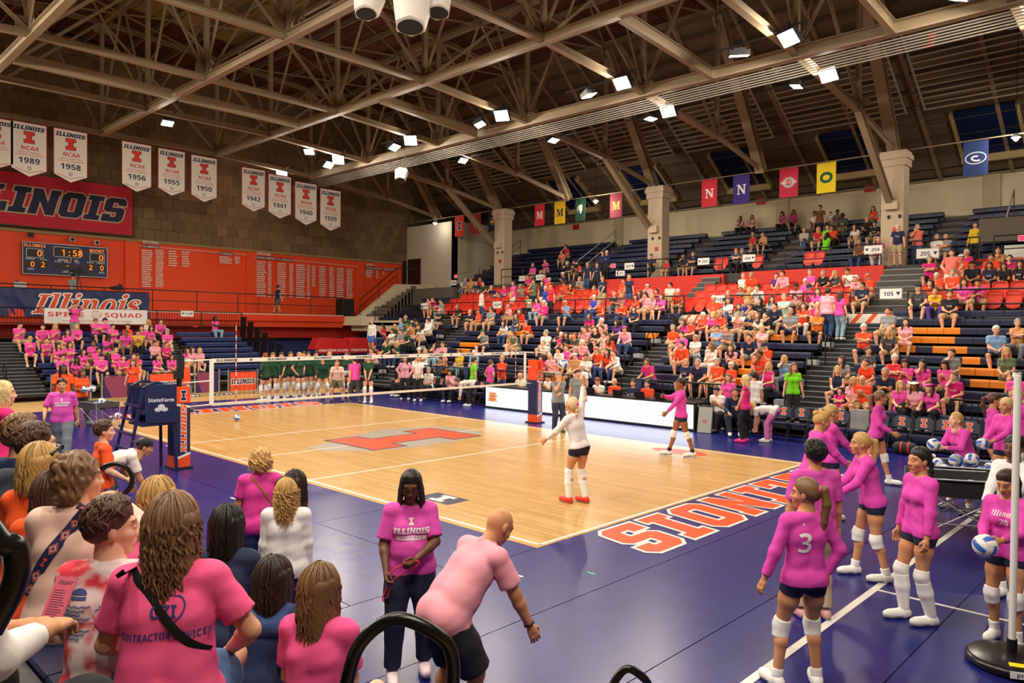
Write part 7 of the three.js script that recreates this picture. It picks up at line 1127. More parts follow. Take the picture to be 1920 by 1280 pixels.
// ---------------------------------------------------------------- conference flags
{
  const F = [[853, 870, 408, 446, 'red', 0xe23a2a, 'I', 0x232c58], [882, 902, 404, 442, 'crimson', 0x9a1c30, 'IU', 0xe8e0d8], [916, 931, 399, 437, 'black', 0x14192c, 'e', 0xf0b428], [1003, 1021, 386, 426, 'red', 0xd8283c, 'M', 0xf0ece8], [1040, 1060, 380, 422, 'yellow', 0xf0c01c, 'M', 0x1e2a5c], [1079, 1098, 374, 416, 'green', 0x1c4a3c, 'h', 0xe8ece8], [1144, 1167, 363, 409, 'maroon', 0x7c1c34, 'M', 0xe0a838], [1316, 1345, 334, 385, 'red', 0xd42c3c, 'N', 0xf0ece8], [1375, 1406, 323, 377, 'purple', 0x3c2c86, 'N', 0xf0eef2], [1462, 1497, 311, 366, 'scarlet', 0xc42844, 'O', 0xb8b0ac], [1532, 1568, 300, 357, 'bright yellow', 0xf4d81c, 'O', 0x1c5a3c], [1807, 1854, 254, 320, 'navy', 0x24386c, 'o', 0xe8eaee]];
  for (const [u0, u1, v0, v1, nm, bg, mark, fg] of F) {
    const z = -21.75, a = onZ(u0, v0, z), b = onZ(u1, v0, z), c0 = onZ((u0 + u1) / 2, v1, z), w = b.x - a.x, h = (a.y + b.y) / 2 - c0.y;
    const hex = (n) => '#' + n.toString(16).padStart(6, '0');
    const tex = canvasTex(160, 260, (c, W, H) => { c.fillStyle = hex(bg); c.fillRect(0, 0, W, H); c.fillStyle = c.strokeStyle = hex(fg); const cx = W / 2, cy = H * 0.5; c.textAlign = 'center'; c.textBaseline = 'middle';
      if (mark === 'I') { drawBlockI(c, 45, 175, 70, 96, '#232c58', '#f0ece8', 6); } else if (mark === 'IU') { c.lineWidth = 12; c.beginPath(); c.moveTo(cx, 80); c.lineTo(cx, 185); c.moveTo(cx - 34, 95); c.lineTo(cx - 34, 130); c.quadraticCurveTo(cx - 30, 160, cx, 160); c.quadraticCurveTo(cx + 30, 160, cx + 34, 130); c.lineTo(cx + 34, 95); c.stroke(); } else if (mark === 'O') { c.lineWidth = 24; c.beginPath(); c.ellipse(cx, cy, 42, 36, 0, 0, 7); c.stroke(); if (bg === 0xc42844) { c.font = 'bold 34px serif'; c.fillStyle = '#f2eef0'; c.fillText('OHIO STATE', cx, cy, 140); } } else if (mark === 'o') { c.lineWidth = 7; c.beginPath(); c.ellipse(cx, cy, 66, 42, 0, 0, 7); c.stroke(); c.lineWidth = 12; c.beginPath(); c.ellipse(cx + 4, cy + 4, 30, 16, 0.2, 0.5, 5); c.stroke(); } else if (mark === 'e') { c.lineWidth = 6; c.beginPath(); c.ellipse(cx, cy, 52, 46, 0, 0, 7); c.stroke(); c.beginPath(); c.ellipse(cx, cy + 6, 34, 20, -0.2, 0, 7); c.fill(); c.beginPath(); c.moveTo(cx + 24, cy - 6); c.lineTo(cx + 46, cy + 2); c.lineTo(cx + 24, cy + 10); c.fill(); } else if (mark === 'h') { c.beginPath(); c.moveTo(50, 130); c.quadraticCurveTo(50, 70, 95, 72); c.quadraticCurveTo(125, 80, 112, 120); c.lineTo(116, 145); c.lineTo(100, 146); c.lineTo(100, 172); c.lineTo(70, 178); c.lineTo(72, 150); c.fill(); c.lineWidth = 9; c.beginPath(); c.arc(84, 130, 52, 2.6, 5.0); c.stroke(); } else { c.font = 'bold 118px serif'; c.fillText(mark, cx, cy + 4, 118); c.font = 'bold 122px serif'; c.fillText(mark, cx + 2, cy + 4, 122); } });
    const t = thing('conference_flag', `${nm} school flag hanging under the sloping roof${mark === 'M' ? ' with a letter M' : mark === 'N' ? ' with a letter N' : mark === 'O' ? ' with a letter O' : ''}`, 'flag', [(a.x + b.x) / 2, 10.6, z]);
    const g = new THREE.BoxGeometry(w, h, 0.012, 8, 8, 1), p = g.attributes.position; for (let i = 0; i < p.count; i++) p.setZ(i, p.getZ(i) + 0.02 * Math.sin(p.getX(i) * 6) * (0.5 - p.getY(i) / h)); g.computeVertexNormals(); g.translate(0, -h / 2, 0); obj('cloth', g, mat(0xffffff, 0.8, { map: tex }), t); obj('sleeve_rod', rod(V3(-w / 2, 0, 0), V3(w / 2, 0, 0), 0.018), M.dark, t);
  }
  const rd = onZ(1746, 74, -12.05), rg = thing('shirt_on_pipe', 'small red cloth caught on the ceiling pipes', 'cloth', [rd.x, rd.y, -12.05]); const gg = new THREE.BoxGeometry(0.16, 0.42, 0.03, 4, 8, 1), pp = gg.attributes.position; for (let i = 0; i < pp.count; i++) { pp.setZ(i, pp.getZ(i) + 0.02 * Math.sin(pp.getY(i) * 14)); pp.setX(i, pp.getX(i) * (1.2 - 0.5 * Math.abs(pp.getY(i))) + 0.03 * Math.sin(pp.getY(i) * 9)); } gg.computeVertexNormals(); obj('cloth', gg, mat(0xd82c2c, 0.8), rg);
}
// ---------------------------------------------------------------- hanging loudspeakers, duct
{
  const hung = (u, v, d, s, turn, label) => { const p = atDepth(u, v, d), t = thing('hanging_speaker', label, 'speaker', [p.x, p.y, p.z], turn); const wm = mat(0xe8e2da, 0.5); const g = new THREE.CylinderGeometry(0.4 * s, 0.3 * s, 0.6 * s, 6); g.scale(1, 1, 0.8); const b = obj('cabinet', g, wm, t); b.rotation.x = -0.5; obj('horn', (() => { const q = new THREE.CylinderGeometry(0.2 * s, 0.24 * s, 0.06 * s, 20); q.scale(1, 1, 0.7); q.translate(0, -0.31 * s, 0); return q; })(), M.dark, t).rotation.x = -0.5; for (const x of [-0.2, 0.2]) obj('cable', rod(V3(x * s, 0.3 * s, 0), V3(x * s * 0.6, 17.95 - p.y, 0), 0.008, 5), M.dark, t); };
  hung(690, 8, 19, 1.1, 0.7, 'white cluster loudspeaker hanging high over the court, leftmost of three'); hung(771, 28, 18.5, 1.35, 0.8, 'large white cluster loudspeaker hanging over the court between two others'); hung(820, 6, 19, 1.1, 1.0, 'white cluster loudspeaker over the court, the one turned to the stand'); hung(752, 329, 36, 0.9, 0.6, 'small white speaker hanging from the truss above the far corner');
  for (const [u, v] of [[816, 418], [1117, 377], [1905, 258]]) { const p = onZ(u, v, -21.2), t = thing('dome_lamp', 'small bright dome lamp hanging above the upper seats', 'lamp', [p.x, p.y, -21.2], 0, 'dome lamps over the upper seats'); const g = new THREE.SphereGeometry(0.16, 18, 10, 0, Math.PI * 2, 0, Math.PI / 2); obj('shade', g, mat(0xe0ded8, 0.5, { side: THREE.DoubleSide }), t); const bl = obj('bulb', new THREE.SphereGeometry(0.1, 14, 10), new THREE.MeshStandardMaterial({ color: 0xffffff, emissive: 0xfffaf0, emissiveIntensity: 8 }), t); bl.position.y = -0.02; obj('stem', rod(V3(0, 0.15, 0), V3(0, 14.9 - p.y, 0), 0.012, 6), M.dark, t); const l = new THREE.PointLight(0xfff2e0, u < 900 ? 5 : 24, 0, 2); l.position.set(0, -0.14, 0); l.shadow.radius = 4; l.castShadow = true; t.add(l); }
  const fd = thing('spoked_disc', 'small round spoked fitting hanging on the pipe bundle', 'fitting', [...onZ(1456, 129, -11.9).toArray()]); obj('rim', new THREE.TorusGeometry(0.13, 0.012, 6, 20), M.chrome, fd); for (let k = 0; k < 4; k++) { const a = k * Math.PI / 4; obj('spoke', rod(V3(Math.cos(a) * 0.13, Math.sin(a) * 0.13, 0), V3(-Math.cos(a) * 0.13, -Math.sin(a) * 0.13, 0), 0.008, 5), M.chrome, fd); }
}
// ---------------------------------------------------------------- concession kiosks under the balcony
for (const [u, v, nm] of [[617, 642, 'beside the student stand'], [675, 648, 'nearer the visiting fans']]) {
  const p = onX(u, v, -21), t = thing('kiosk', `red topped concession kiosk lettered FIGHTING ILLINI ${nm}`, 'kiosk', [-21, 0, p.z], Math.PI / 2); const tx = canvasTex(256, 64, (c, w, h) => { c.fillStyle = '#b81c20'; c.fillRect(0, 0, w, h); c.fillStyle = '#f0ece6'; c.font = 'italic bold 34px sans-serif'; c.textAlign = 'center'; c.fillText('FIGHTING ILLINI', w / 2, 44, w - 20); });
  obj('counter', bx(2.0, 1.1, 0.8, 0, 0.55, 0), mat(0xb81c20, 0.5), t); const g = slab(poly([[-1.1, 0], [1.1, 0], [0.8, 0.55], [-0.8, 0.6]]), 0.8, 0.03); g.translate(0, 1.75, -0.4); obj('canopy', g, mat(0xc01f22, 0.5), t); obj('sign', bx(2.1, 0.34, 0.04, 0, 1.66, 0.44), mat(0xffffff, 0.5, { map: tx }), t); for (const x of [-0.95, 0.95]) obj('post', bx(0.08, 1.8, 0.08, x, 0.9, 0.3), mat(0xd8d0c8, 0.5), t);
}
// ---------------------------------------------------------------- near rails, pole
{
  const hoop = (u, v, d, w, h, r, label, turn = 0) => { const p = atDepth(u, v, d), t = thing('hoop_rail', label, 'handrail', [p.x, p.y, p.z], 43.8 * Math.PI / 180 + turn); obj('tube', tube([V3(-w / 2 - 0.05, -h * 1.4, 0.05), V3(-w / 2, -h * 0.5, 0.03), V3(-w * 0.36, -0.06, 0.01), V3(-w * 0.05, 0, 0), V3(w * 0.32, -0.04, 0), V3(w / 2, -h * 0.35, -0.02), V3(w / 2, -h * 0.8, -0.02), V3(w / 2 - 0.04, -h * 1.4, 0)], r, 60, 14), mat(0x0d0e11, 0.28), t); };
  hoop(752, 1160, 2.35, 0.32, 0.34, 0.022, 'black hoop handrail in front of the man in the pink polo');
  hoop(1180, 1253, 3.6, 0.2, 0.3, 0.02, 'small black hoop handrail at the edge of the blue floor');
  hoop(-30, 985, 1.55, 0.1, 0.16, 0.026, 'thick black hoop handrail beside the spectator in magenta and white', 0.2);
  const ring = (u, v, d, R, r, label, turn) => { const p = atDepth(u, v, d), t = thing('hoop_rail', label, 'handrail', [p.x, p.y, p.z], 43.8 * Math.PI / 180 + turn); obj('tube', new THREE.TorusGeometry(R, r, 12, 40, 4.6), mat(0x0d0e11, 0.28), t).rotation.z = -2.2; };
  ring(214, 900, 5.2, 0.115, 0.017, 'black hoop handrail beside the boy in the orange polo', 0.3);
  const p = thing('portable_standard', 'white pole standing on a round black base on the blue floor', 'pole', [14.46, 0, 4.22]);
  obj('base', (() => { const g = new THREE.LatheGeometry([[0.0, 0.0], [0.34, 0.0], [0.36, 0.02], [0.36, 0.06], [0.33, 0.09], [0.2, 0.11], [0.06, 0.12], [0, 0.12]].map(([a, b]) => new THREE.Vector2(a, b)), 40); return g; })(), mat(0x0e0f12, 0.3), p);
  const por = canvasTex(256, 64, (c, w, h) => { c.fillStyle = '#f2f2f0'; c.fillRect(0, 0, w, h); c.fillStyle = '#141414'; c.font = 'bold 52px sans-serif'; c.textAlign = 'center'; c.fillText('porter', w / 2, 48); });
  obj('pole', rod(V3(0, 0.1, 0), V3(0, 2.6, 0), 0.03, 18), mat(0xe4e4e2, 0.35), p); obj('collar', rod(V3(0, 0.1, 0), V3(0, 0.24, 0), 0.042, 16), M.black, p);
  const lb = obj('maker_label', bx(0.26, 0.06, 0.004), mat(0xffffff, 0.5, { map: por }), p); lb.position.set(0.17, 0.06, 0.325); lb.rotation.y = 0.5; const yl = obj('warning_label', bx(0.16, 0.05, 0.004), mat(0xf2d81c, 0.5), p); yl.position.set(0.1, 0.105, 0.24); yl.rotation.set(-1.3, 0.4, 0, 'YXZ');
}
// ================================================================ NEAR STAND AND ITS SPECTATORS
{
  const n = scene.getObjectByName('floor_near_stand'); n.clear();
  for (let k = 0; k < 6; k++) {
    const d = 0.6 + 0.4 * k, z = 9.75 + 0.72 * k; obj('deck', span(-4, 14.6, d - 0.2, d, z, z + 0.74), mat(0x2a2d36, 0.7), n); obj('riser', span(-4, 14.6, k ? d - 0.4 : 0, d - 0.18, z, z + 0.03), mat(0x15161a, 0.8), n);
    if (k < 4) { const t = thing('bleacher_bench', `navy bench the near spectators sit on, ${['front', 'second', 'third', 'fourth'][k]} row`, 'bench', [0, 0, 0], 0, 'near benches'); for (let x = 4; x < 14.4; x += MODW) { const m = shade(new THREE.Mesh(modG, benchN)); m.name = 'seat_module'; m.position.set(x, d + 0.42, z + 0.43); m.rotation.y = Math.PI; t.add(m); } }
  }
}
const caster = new THREE.Raycaster();
// cloth print: a patch of points pressed onto a garment along dir (local space of the person)
function press(mesh, o, d) { caster.set(o, d); const hit = caster.intersectObject(mesh, false); return hit.length ? hit[0].point : null; }
function printOn(h, name, c, right, up, w, hh, dir, tex, nx = 10, ny = 7) {
  const t = h.t, mesh = h.shirt; t.updateMatrixWorld(true); const P = [], UV = [], I = [], ok = []; const inv = t.matrixWorld.clone().invert(), q = t.matrixWorld, dW = dir.clone().transformDirection(q);
  for (let j = 0; j <= ny; j++) for (let i = 0; i <= nx; i++) { const p = c.clone().addScaledVector(right, (i / nx - 0.5) * w).addScaledVector(up, (j / ny - 0.5) * hh).addScaledVector(dir, -0.35).applyMatrix4(q); const hit = press(mesh, p, dW); const r = hit ? hit.clone().applyMatrix4(inv).addScaledVector(dir, -0.004) : p.applyMatrix4(inv); ok.push(!!hit); P.push(r.x, r.y, r.z); UV.push(i / nx, j / ny); }
  for (let j = 0; j <= ny; j++) for (let i = 0; i <= nx; i++) { const a = j * (nx + 1) + i; if (ok[a]) continue; let b = null; for (let s = 1; s <= nx && b === null; s++) for (const e of [a - s, a + s]) if (e >= j * (nx + 1) && e <= j * (nx + 1) + nx && ok[e]) b = e; if (b === null) continue; const k = dir.z !== 0 ? 2 : 0; P[3 * a + k] = P[3 * b + k]; ok[a] = 1; }
  for (let j = 0; j < ny; j++) for (let i = 0; i < nx; i++) { const a = j * (nx + 1) + i, b = a + 1, e = a + nx + 1, f = e + 1; if (ok[a] && ok[b] && ok[e] && ok[f]) I.push(a, b, f, a, f, e); }
  const g = new THREE.BufferGeometry(); g.setAttribute('position', new THREE.Float32BufferAttribute(P, 3)); g.setAttribute('uv', new THREE.Float32BufferAttribute(UV, 2)); g.setIndex(I); g.computeVertexNormals(); obj(name, g, mat(0xffffff, 0.8, { map: tex, transparent: true }), t);
}
function strapOn(h, name, pts, dir, w, material, off = 0.006) {   // ribbon pressed onto the garment
  const t = h.t; t.updateMatrixWorld(true); const q = t.matrixWorld, inv = q.clone().invert(), dW = dir.clone().transformDirection(q), cur = new THREE.CatmullRomCurve3(pts.map(A3)), N = 26, P = [], UV = [], I = [];
  const line = []; for (let i = 0; i <= N; i++) { const p = cur.getPoint(i / N), hit = press(h.shirt, p.clone().addScaledVector(dir, -0.4).applyMatrix4(q), dW); line.push((hit ? hit.clone().applyMatrix4(inv) : p).addScaledVector(dir, -off)); }
  for (let i = 0; i <= N; i++) { const a = line[Math.max(0, i - 1)], b = line[Math.min(N, i + 1)], d = b.clone().sub(a).normalize(), s = d.clone().cross(dir).normalize(); for (const [k, o2] of [[-0.5, 0], [0.5, 0], [0.5, 0.004], [-0.5, 0.004]]) { const p = line[i].clone().addScaledVector(s, k * w).addScaledVector(dir, o2); P.push(p.x, p.y, p.z); UV.push(k + 0.5, i / N); } }
  for (let i = 0; i < N; i++) for (let c = 0; c < 4; c++) { const a = i * 4 + c, b = i * 4 + (c + 1) % 4; I.push(a, b, a + 4, b, b + 4, a + 4); }
  const g = new THREE.BufferGeometry(); g.setAttribute('position', new THREE.Float32BufferAttribute(P, 3)); g.setAttribute('uv', new THREE.Float32BufferAttribute(UV, 2)); g.setIndex(I); g.computeVertexNormals(); obj(name, g, material, t);
}
const textTex = (w, h, draw) => canvasTex(w, h, (c) => { c.clearRect(0, 0, w, h); c.textAlign = 'center'; draw(c, w, h); });
const sitPose = (o) => ({ ...SIT, ...o });
const BACK = V3(0, 0, 1), FRONT = V3(0, 0, -1), UPV = V3(0, 1, 0);
{
  const N = { cell: 0.011, fcell: 0.004, hcell: 0.005 };
  // pink contractor shirt
  let h = person({ ...N, label: 'person in hot pink CONTRACTOR SERVICES tee with black crossbody strap, seen from behind', px: [325, 985], at: V3(12.82, 1.0, 10.98), yaw: 236, h: 1.72, skin: 'light', pose: sitPose({ fem: 1, build: 1.12, lean: 0.12, look: -0.15, handL: [0.2, 0.62, 0.3], handR: [-0.21, 0.6, 0.22], elbowR: [-1, -0.3, -0.7] }), top: { c: 0xff5c96, sleeve: 0.72, wr: 0.004, hem: 0.1, hang: 0.014 }, legs: { c: 0x4f74a8, len: 0.6, wide: 0.012 }, shoe: 0xdddddd, hair: { t: 'long', c: 'lbrown', len: 0.36, locks: 1, n: 330, wave: 0.012, cell: 0.007 } });
  printOn(h, 'shirt_print', V3(0.0, 0.84, -0.1), V3(-1, 0, 0), UPV, 0.36, 0.2, BACK, textTex(512, 284, (c, w) => { c.strokeStyle = c.fillStyle = '#3a3a8c'; c.font = 'bold 92px sans-serif'; c.fillText('CZI', w / 2, 110); c.lineWidth = 9; c.beginPath(); c.ellipse(w / 2 + 10, 80, 110, 70, -0.5, -1.2, 1.5); c.stroke(); c.font = 'bold 54px sans-serif'; c.fillText('CONTRACTOR SERVICES', w / 2, 226, w - 10); }), 16, 8);
  strapOn(h, 'crossbody_strap', [[0.15, 1.06, -0.1], [0.06, 0.95, -0.12], [-0.06, 0.8, -0.12], [-0.17, 0.71, -0.08]], BACK, 0.034, mat(0x121316, 0.7));
  // boy in tie-dye
  h = person({ ...N, label: 'person in red and white tie-dyed tee with short brown hair, head turned to the court', px: [215, 990], at: V3(12.44, 1.0, 11.06), yaw: 228, h: 1.62, skin: 'fair', pose: sitPose({ build: 0.94, lean: 0.1, look: -1.15 }), top: { c: 0xffffff, m: mat(0xffffff, 0.85, { vertexColors: true }), sleeve: 0.75, wr: 0.004, hem: 0.1, hang: 0.016 }, legs: { c: 0x39415a, len: 0.9, wide: 0.015 }, shoe: 0x555555, hair: { t: 'short', c: 'brown', e: 0.022, s: 0.003, cell: 0.006, locks: 1, n: 420 } });
  { const g = h.shirt.geometry, p = g.attributes.position, K = new Float32Array(p.count * 3); for (let i = 0; i < p.count; i++) { const x = p.getX(i), y = p.getY(i), z = p.getZ(i), a = Math.atan2(y - 0.8, x) * 3 + 14 * Math.hypot(x, y - 0.8), n = fbm(x * 16 + 9 + 0.5 * Math.sin(a), y * 16 + z * 9, 4) * 1.3 + 0.16 * Math.sin(a * 2), t = Math.min(1, Math.max(0, (n - 0.48) * 3)); K.set([0.9 - 0.08 * t, 0.55 - 0.5 * t + 0.2 * (1 - t), 0.56 - 0.48 * t + 0.2 * (1 - t)], 3 * i); } g.setAttribute('color', new THREE.BufferAttribute(K, 3)); }
  printOn(h, 'shirt_print', V3(0.03, 0.8, -0.1), V3(-1, 0, 0), UPV, 0.26, 0.34, BACK, textTex(256, 336, (c, w) => { c.fillStyle = c.strokeStyle = '#4a5a9c'; c.beginPath(); c.ellipse(70, 46, 34, 26, 0, Math.PI, 0); c.fill(); c.fillRect(36, 52, 68, 14); c.lineWidth = 3; for (let k = 0; k < 9; k++) { c.beginPath(); for (let x = 14; x < 130 - (k % 3) * 20; x += 3) c.lineTo(x, 92 + k * 17 + 4 * Math.sin(x * 0.7 + k) + 2 * Math.sin(x * 1.9)); c.stroke(); } for (const [x, y] of [[176, 110], [206, 140]]) { c.lineWidth = 5; c.beginPath(); c.moveTo(x, y); c.lineTo(x - 8, y + 90); c.stroke(); for (let k = 0; k < 6; k++) { const a = k * 1.05; c.beginPath(); c.moveTo(x, y); c.quadraticCurveTo(x + 16 * Math.cos(a), y - 10 + 10 * Math.sin(a), x + 28 * Math.cos(a), y + 24 * Math.sin(a)); c.stroke(); } } }), 12, 12);
  { const t = thing('song_sheet', 'pink paper sheet held beside the person in tie-dye', 'paper', atDepth(110, 1124, 2.62).toArray(), 0.5); const tx = canvasTex(128, 256, (c, w, q) => { c.fillStyle = '#f0708e'; c.fillRect(0, 0, w, q); c.fillStyle = '#222'; c.font = 'italic bold 30px sans-serif'; c.fillText('FIGHT', 22, 46); for (let k = 0; k < 12; k++) c.fillRect(16, 76 + k * 13, 60 + 36 * noise2(k, 4), 4); }); const m = obj('sheet', bx(0.09, 0.16, 0.003), mat(0xffffff, 0.8, { map: tx }), t); m.rotation.x = -0.5; }
  // beige sweater with diamond strap
  h = person({ ...N, label: 'person in pale beige knit sweater with diamond patterned shoulder strap, short tousled hair', px: [150, 898], at: V3(12.02, 1.0, 11.02), yaw: 226, h: 1.74, skin: 'light', pose: sitPose({ fem: 0.7, build: 1.12, lean: 0.1, look: -0.8, handR: [-0.1, 1.0, 0.3], elbowR: [-1, -0.8, 0], curlR: 0.9 }), top: { name: 'sweater', c: 0xf0c8b8, sleeve: 1.9, wr: 0.003, hem: 0.12, hang: 0.016, ease: 0.015 }, legs: { c: 0x2a3350, len: 1.95 }, shoe: 0x444444, hair: { t: 'curly', c: 'lbrown', cell: 0.005 } });
  const strapTex = canvasTex(64, 512, (c, w, q) => { c.fillStyle = '#1f2858'; c.fillRect(0, 0, w, q); for (let k = 0; k < 8; k++) { const y = k * 64 + 32; if (k % 4 === 2) { c.fillStyle = '#f05a32'; c.fillRect(20, y - 18, 24, 8); c.fillRect(28, y - 18, 8, 36); c.fillRect(20, y + 10, 24, 8); } else for (const [s, col] of [[28, '#e85a48'], [21, '#1f2858'], [17, '#f0e8e4'], [12, '#c23a48'], [6, '#1f2858']]) { c.fillStyle = col; c.beginPath(); c.moveTo(32, y - s); c.lineTo(32 + s, y); c.lineTo(32, y + s); c.lineTo(32 - s, y); c.fill(); } } });
  strapOn(h, 'shoulder_strap', [[-0.1, 1.08, -0.06], [-0.04, 0.98, -0.12], [0.07, 0.82, -0.13], [0.16, 0.64, -0.1]], BACK, 0.055, mat(0xffffff, 0.7, { map: strapTex }));
  // others on the second row
  h = person({ ...N, label: 'person in bright orange blouse with straight blond bob and sunglasses on the head', px: [82, 872], at: V3(10.98, 1.0, 10.92), yaw: 222, h: 1.7, skin: 'fair', pose: sitPose({ fem: 1, lean: 0.1, look: -0.6 }), top: { c: 0xf4581c, sleeve: 0.9, wr: 0.004, hang: 0.016 }, legs: { c: 0xd8d2c4, len: 1.9 }, shoe: 0xdddddd, hair: { t: 'bob', c: 'blond', locks: 1, len: 0.16, n: 280, wave: 0.003, cell: 0.007 } });
  { const g = mergeGeometries([rod(V3(-0.09, 0.07, 0.0), V3(-0.04, 0.1, 0.07), 0.012), rod(V3(0.09, 0.07, 0), V3(0.04, 0.1, 0.07), 0.012), rod(V3(-0.05, 0.1, 0.075), V3(0.05, 0.1, 0.075), 0.014)].map(clean)); g.applyMatrix4(headMatrix(h.J)); obj('sunglasses', g, M.black, h.t); }
  person({ ...N, cell: 0.012, label: 'person with long brown hair, mostly hidden between the orange blouse and beige sweater', px: [105, 925], at: V3(11.52, 1.0, 11.0), yaw: 222, h: 1.6, skin: 'fair', pose: sitPose({ fem: 1, lean: 0.22, look: -0.3 }), top: { c: 0xf0561c, sleeve: 0.6, wr: 0.003 }, legs: { c: 0x2b3350, len: 1.9 }, shoe: 0x777777, hair: { t: 'long', c: 'brown', locks: 1, len: 0.3, n: 200, cell: 0.008 } });
  person({ ...N, cell: 0.012, label: 'person in charcoal polo with short grizzled brown hair in the near stand', px: [70, 836], at: V3(10.05, 1.0, 10.8), yaw: 215, h: 1.8, skin: 'light', pose: sitPose({ build: 1.15, lean: 0.12, look: -0.5 }), top: { c: 0x2f3a48, sleeve: 0.75, wr: 0.003 }, legs: { c: 0x8a7f68, len: 0.9, wide: 0.02 }, shoe: 0x444444, hair: { t: 'short', c: 'brown', e: 0.01, cell: 0.007, locks: 1, n: 340 } });
  person({ ...N, cell: 0.012, label: 'person in navy shirt with thick brown hair beyond the charcoal polo', px: [45, 818], at: V3(9.45, 1.0, 10.76), yaw: 215, h: 1.8, skin: 'light', pose: sitPose({ lean: 0.12, look: -0.5 }), top: { c: 0x1d2d58, sleeve: 0.75, wr: 0.003 }, legs: { c: 0x8a7f68, len: 0.9, wide: 0.02 }, shoe: 0x444444, hair: { t: 'short', c: 'lbrown', e: 0.022, s: 0.003, cell: 0.007, locks: 1, n: 340 } });
  person({ ...N, cell: 0.012, label: 'person in magenta jacket with loose pale blond hair at the near row end', px: [8, 738], at: V3(7.2, 1.0, 10.8), yaw: 190, h: 1.78, skin: 'fair', pose: sitPose({ fem: 1, build: 1.1, look: -0.4, lean: 0.05 }), top: { c: 0xf0287c, sleeve: 1.9, wr: 0.003, hang: 0.016 }, legs: { c: 0x1c2440, len: 1.9 }, shoe: 0xdddddd, hair: { t: 'long', c: 'lblond', locks: 1, len: 0.3, n: 200, cell: 0.008 } });
  // front row
  person({ ...N, label: 'person in navy tee with long straight black hair on the front bench', px: [428, 985], at: V3(11.66, 0.6, 10.3), yaw: 226, h: 1.68, skin: 'light', pose: sitPose({ fem: 1, lean: 0.15, look: -0.2 }), top: { c: 0x1f2a4c, sleeve: 0.75, wr: 0.003, hang: 0.014 }, legs: { c: 0x1a2038, len: 1.9 }, shoe: 0x444444, hair: { t: 'long', c: 'black', locks: 1, len: 0.26, n: 260, wave: 0.003, cell: 0.007 } });
  h = person({ ...N, label: 'person in navy hooded sweatshirt with long dark brown hair on the front bench', px: [515, 1085], at: V3(12.46, 0.6, 10.36), yaw: 226, h: 1.58, skin: 'light', pose: sitPose({ fem: 0.8, build: 1.05, lean: 0.2, look: -0.25 }), top: { name: 'hoodie', c: 0x22335f, sleeve: 1.95, wr: 0.004, hang: 0.02, ease: 0.016 }, legs: { c: 0x1a2038, len: 1.9 }, shoe: 0x888888, hair: { t: 'long', c: 'dark', locks: 1, len: 0.3, n: 280, wave: 0.006, cell: 0.007 } });
  obj('hood', netMesh([{ k: 0.04, prims: [cap(h.J.neck.clone().add(V3(-0.09, -0.01, -0.03)), h.J.neck.clone().add(V3(-0.06, -0.07, -0.1)), 0.045, 0.05), cap(h.J.neck.clone().add(V3(0.09, -0.01, -0.03)), h.J.neck.clone().add(V3(0.06, -0.07, -0.1)), 0.045, 0.05), cap(h.J.neck.clone().add(V3(-0.06, -0.08, -0.1)), h.J.neck.clone().add(V3(0.06, -0.08, -0.1)), 0.055)], warp: wrink(0.004) }], 0.011), cloth(0x2a4478), h.t);
  person({ ...N, label: 'young person in hot pink tee with long light brown hair on the front bench', px: [605, 1102], at: V3(12.9, 0.6, 10.36), yaw: 214, h: 1.6, skin: 'fair', pose: sitPose({ fem: 0.6, build: 0.92, lean: 0.1, look: -0.5 }), top: { c: 0xff5ca0, sleeve: 0.75, wr: 0.004, hang: 0.014 }, legs: { c: 0x46587c, len: 0.5 }, shoe: 0xdddddd, hair: { t: 'long', c: 'lbrown', locks: 1, len: 0.34, n: 300, wave: 0.006, cell: 0.007 } });
  person({ ...N, cell: 0.012, label: 'person with long golden hair and pink top, hidden behind the CONTRACTOR SERVICES tee', px: [297, 935], at: V3(12.04, 0.6, 10.42), yaw: 226, h: 1.85, skin: 'fair', pose: sitPose({ fem: 1, lean: 0.1 }), top: { c: 0xff6aa8, sleeve: 0.7, wr: 0.003 }, legs: { c: 0x3a4a70, len: 1.9 }, shoe: 0xdddddd, hair: { t: 'long', c: 'blond', locks: 1, len: 0.2, n: 220, cell: 0.007 } });
  // cut off at the left edge, third row
  h = person({ ...N, label: 'person in magenta and white raglan top and black trousers on third row', at: V3(13.46, 1.4, 11.87), yaw: 205, h: 1.74, skin: 'tan', pose: sitPose({ fem: 1, build: 1.25, lean: 0.1, look: -0.4, handL: [0.04, 0.7, 0.36], handR: [-0.06, 0.7, 0.38] }), top: { c: 0xf2eeec, sleeve: 1.8, wr: 0.003, hang: 0.02 }, legs: { c: 0x15161c, len: 1.95 }, shoe: 0x333333, hair: { t: 'long', c: 'dark', len: 0.22, locks: 1, n: 140 } });
  obj('shirt_yoke', netMesh(topGroups(h.J, { sleeve: 0, hem: -0.2, ease: 0.016, hang: 0.022 }), 0.011), cloth(0xd8289a), h.t); obj('shirt_hem', netMesh(topGroups(h.J, { sleeve: 0, hem: 0.1, ease: 0.015, hang: 0.022, neck: -0.42 }), 0.011), cloth(0xd8289a), h.t);
}
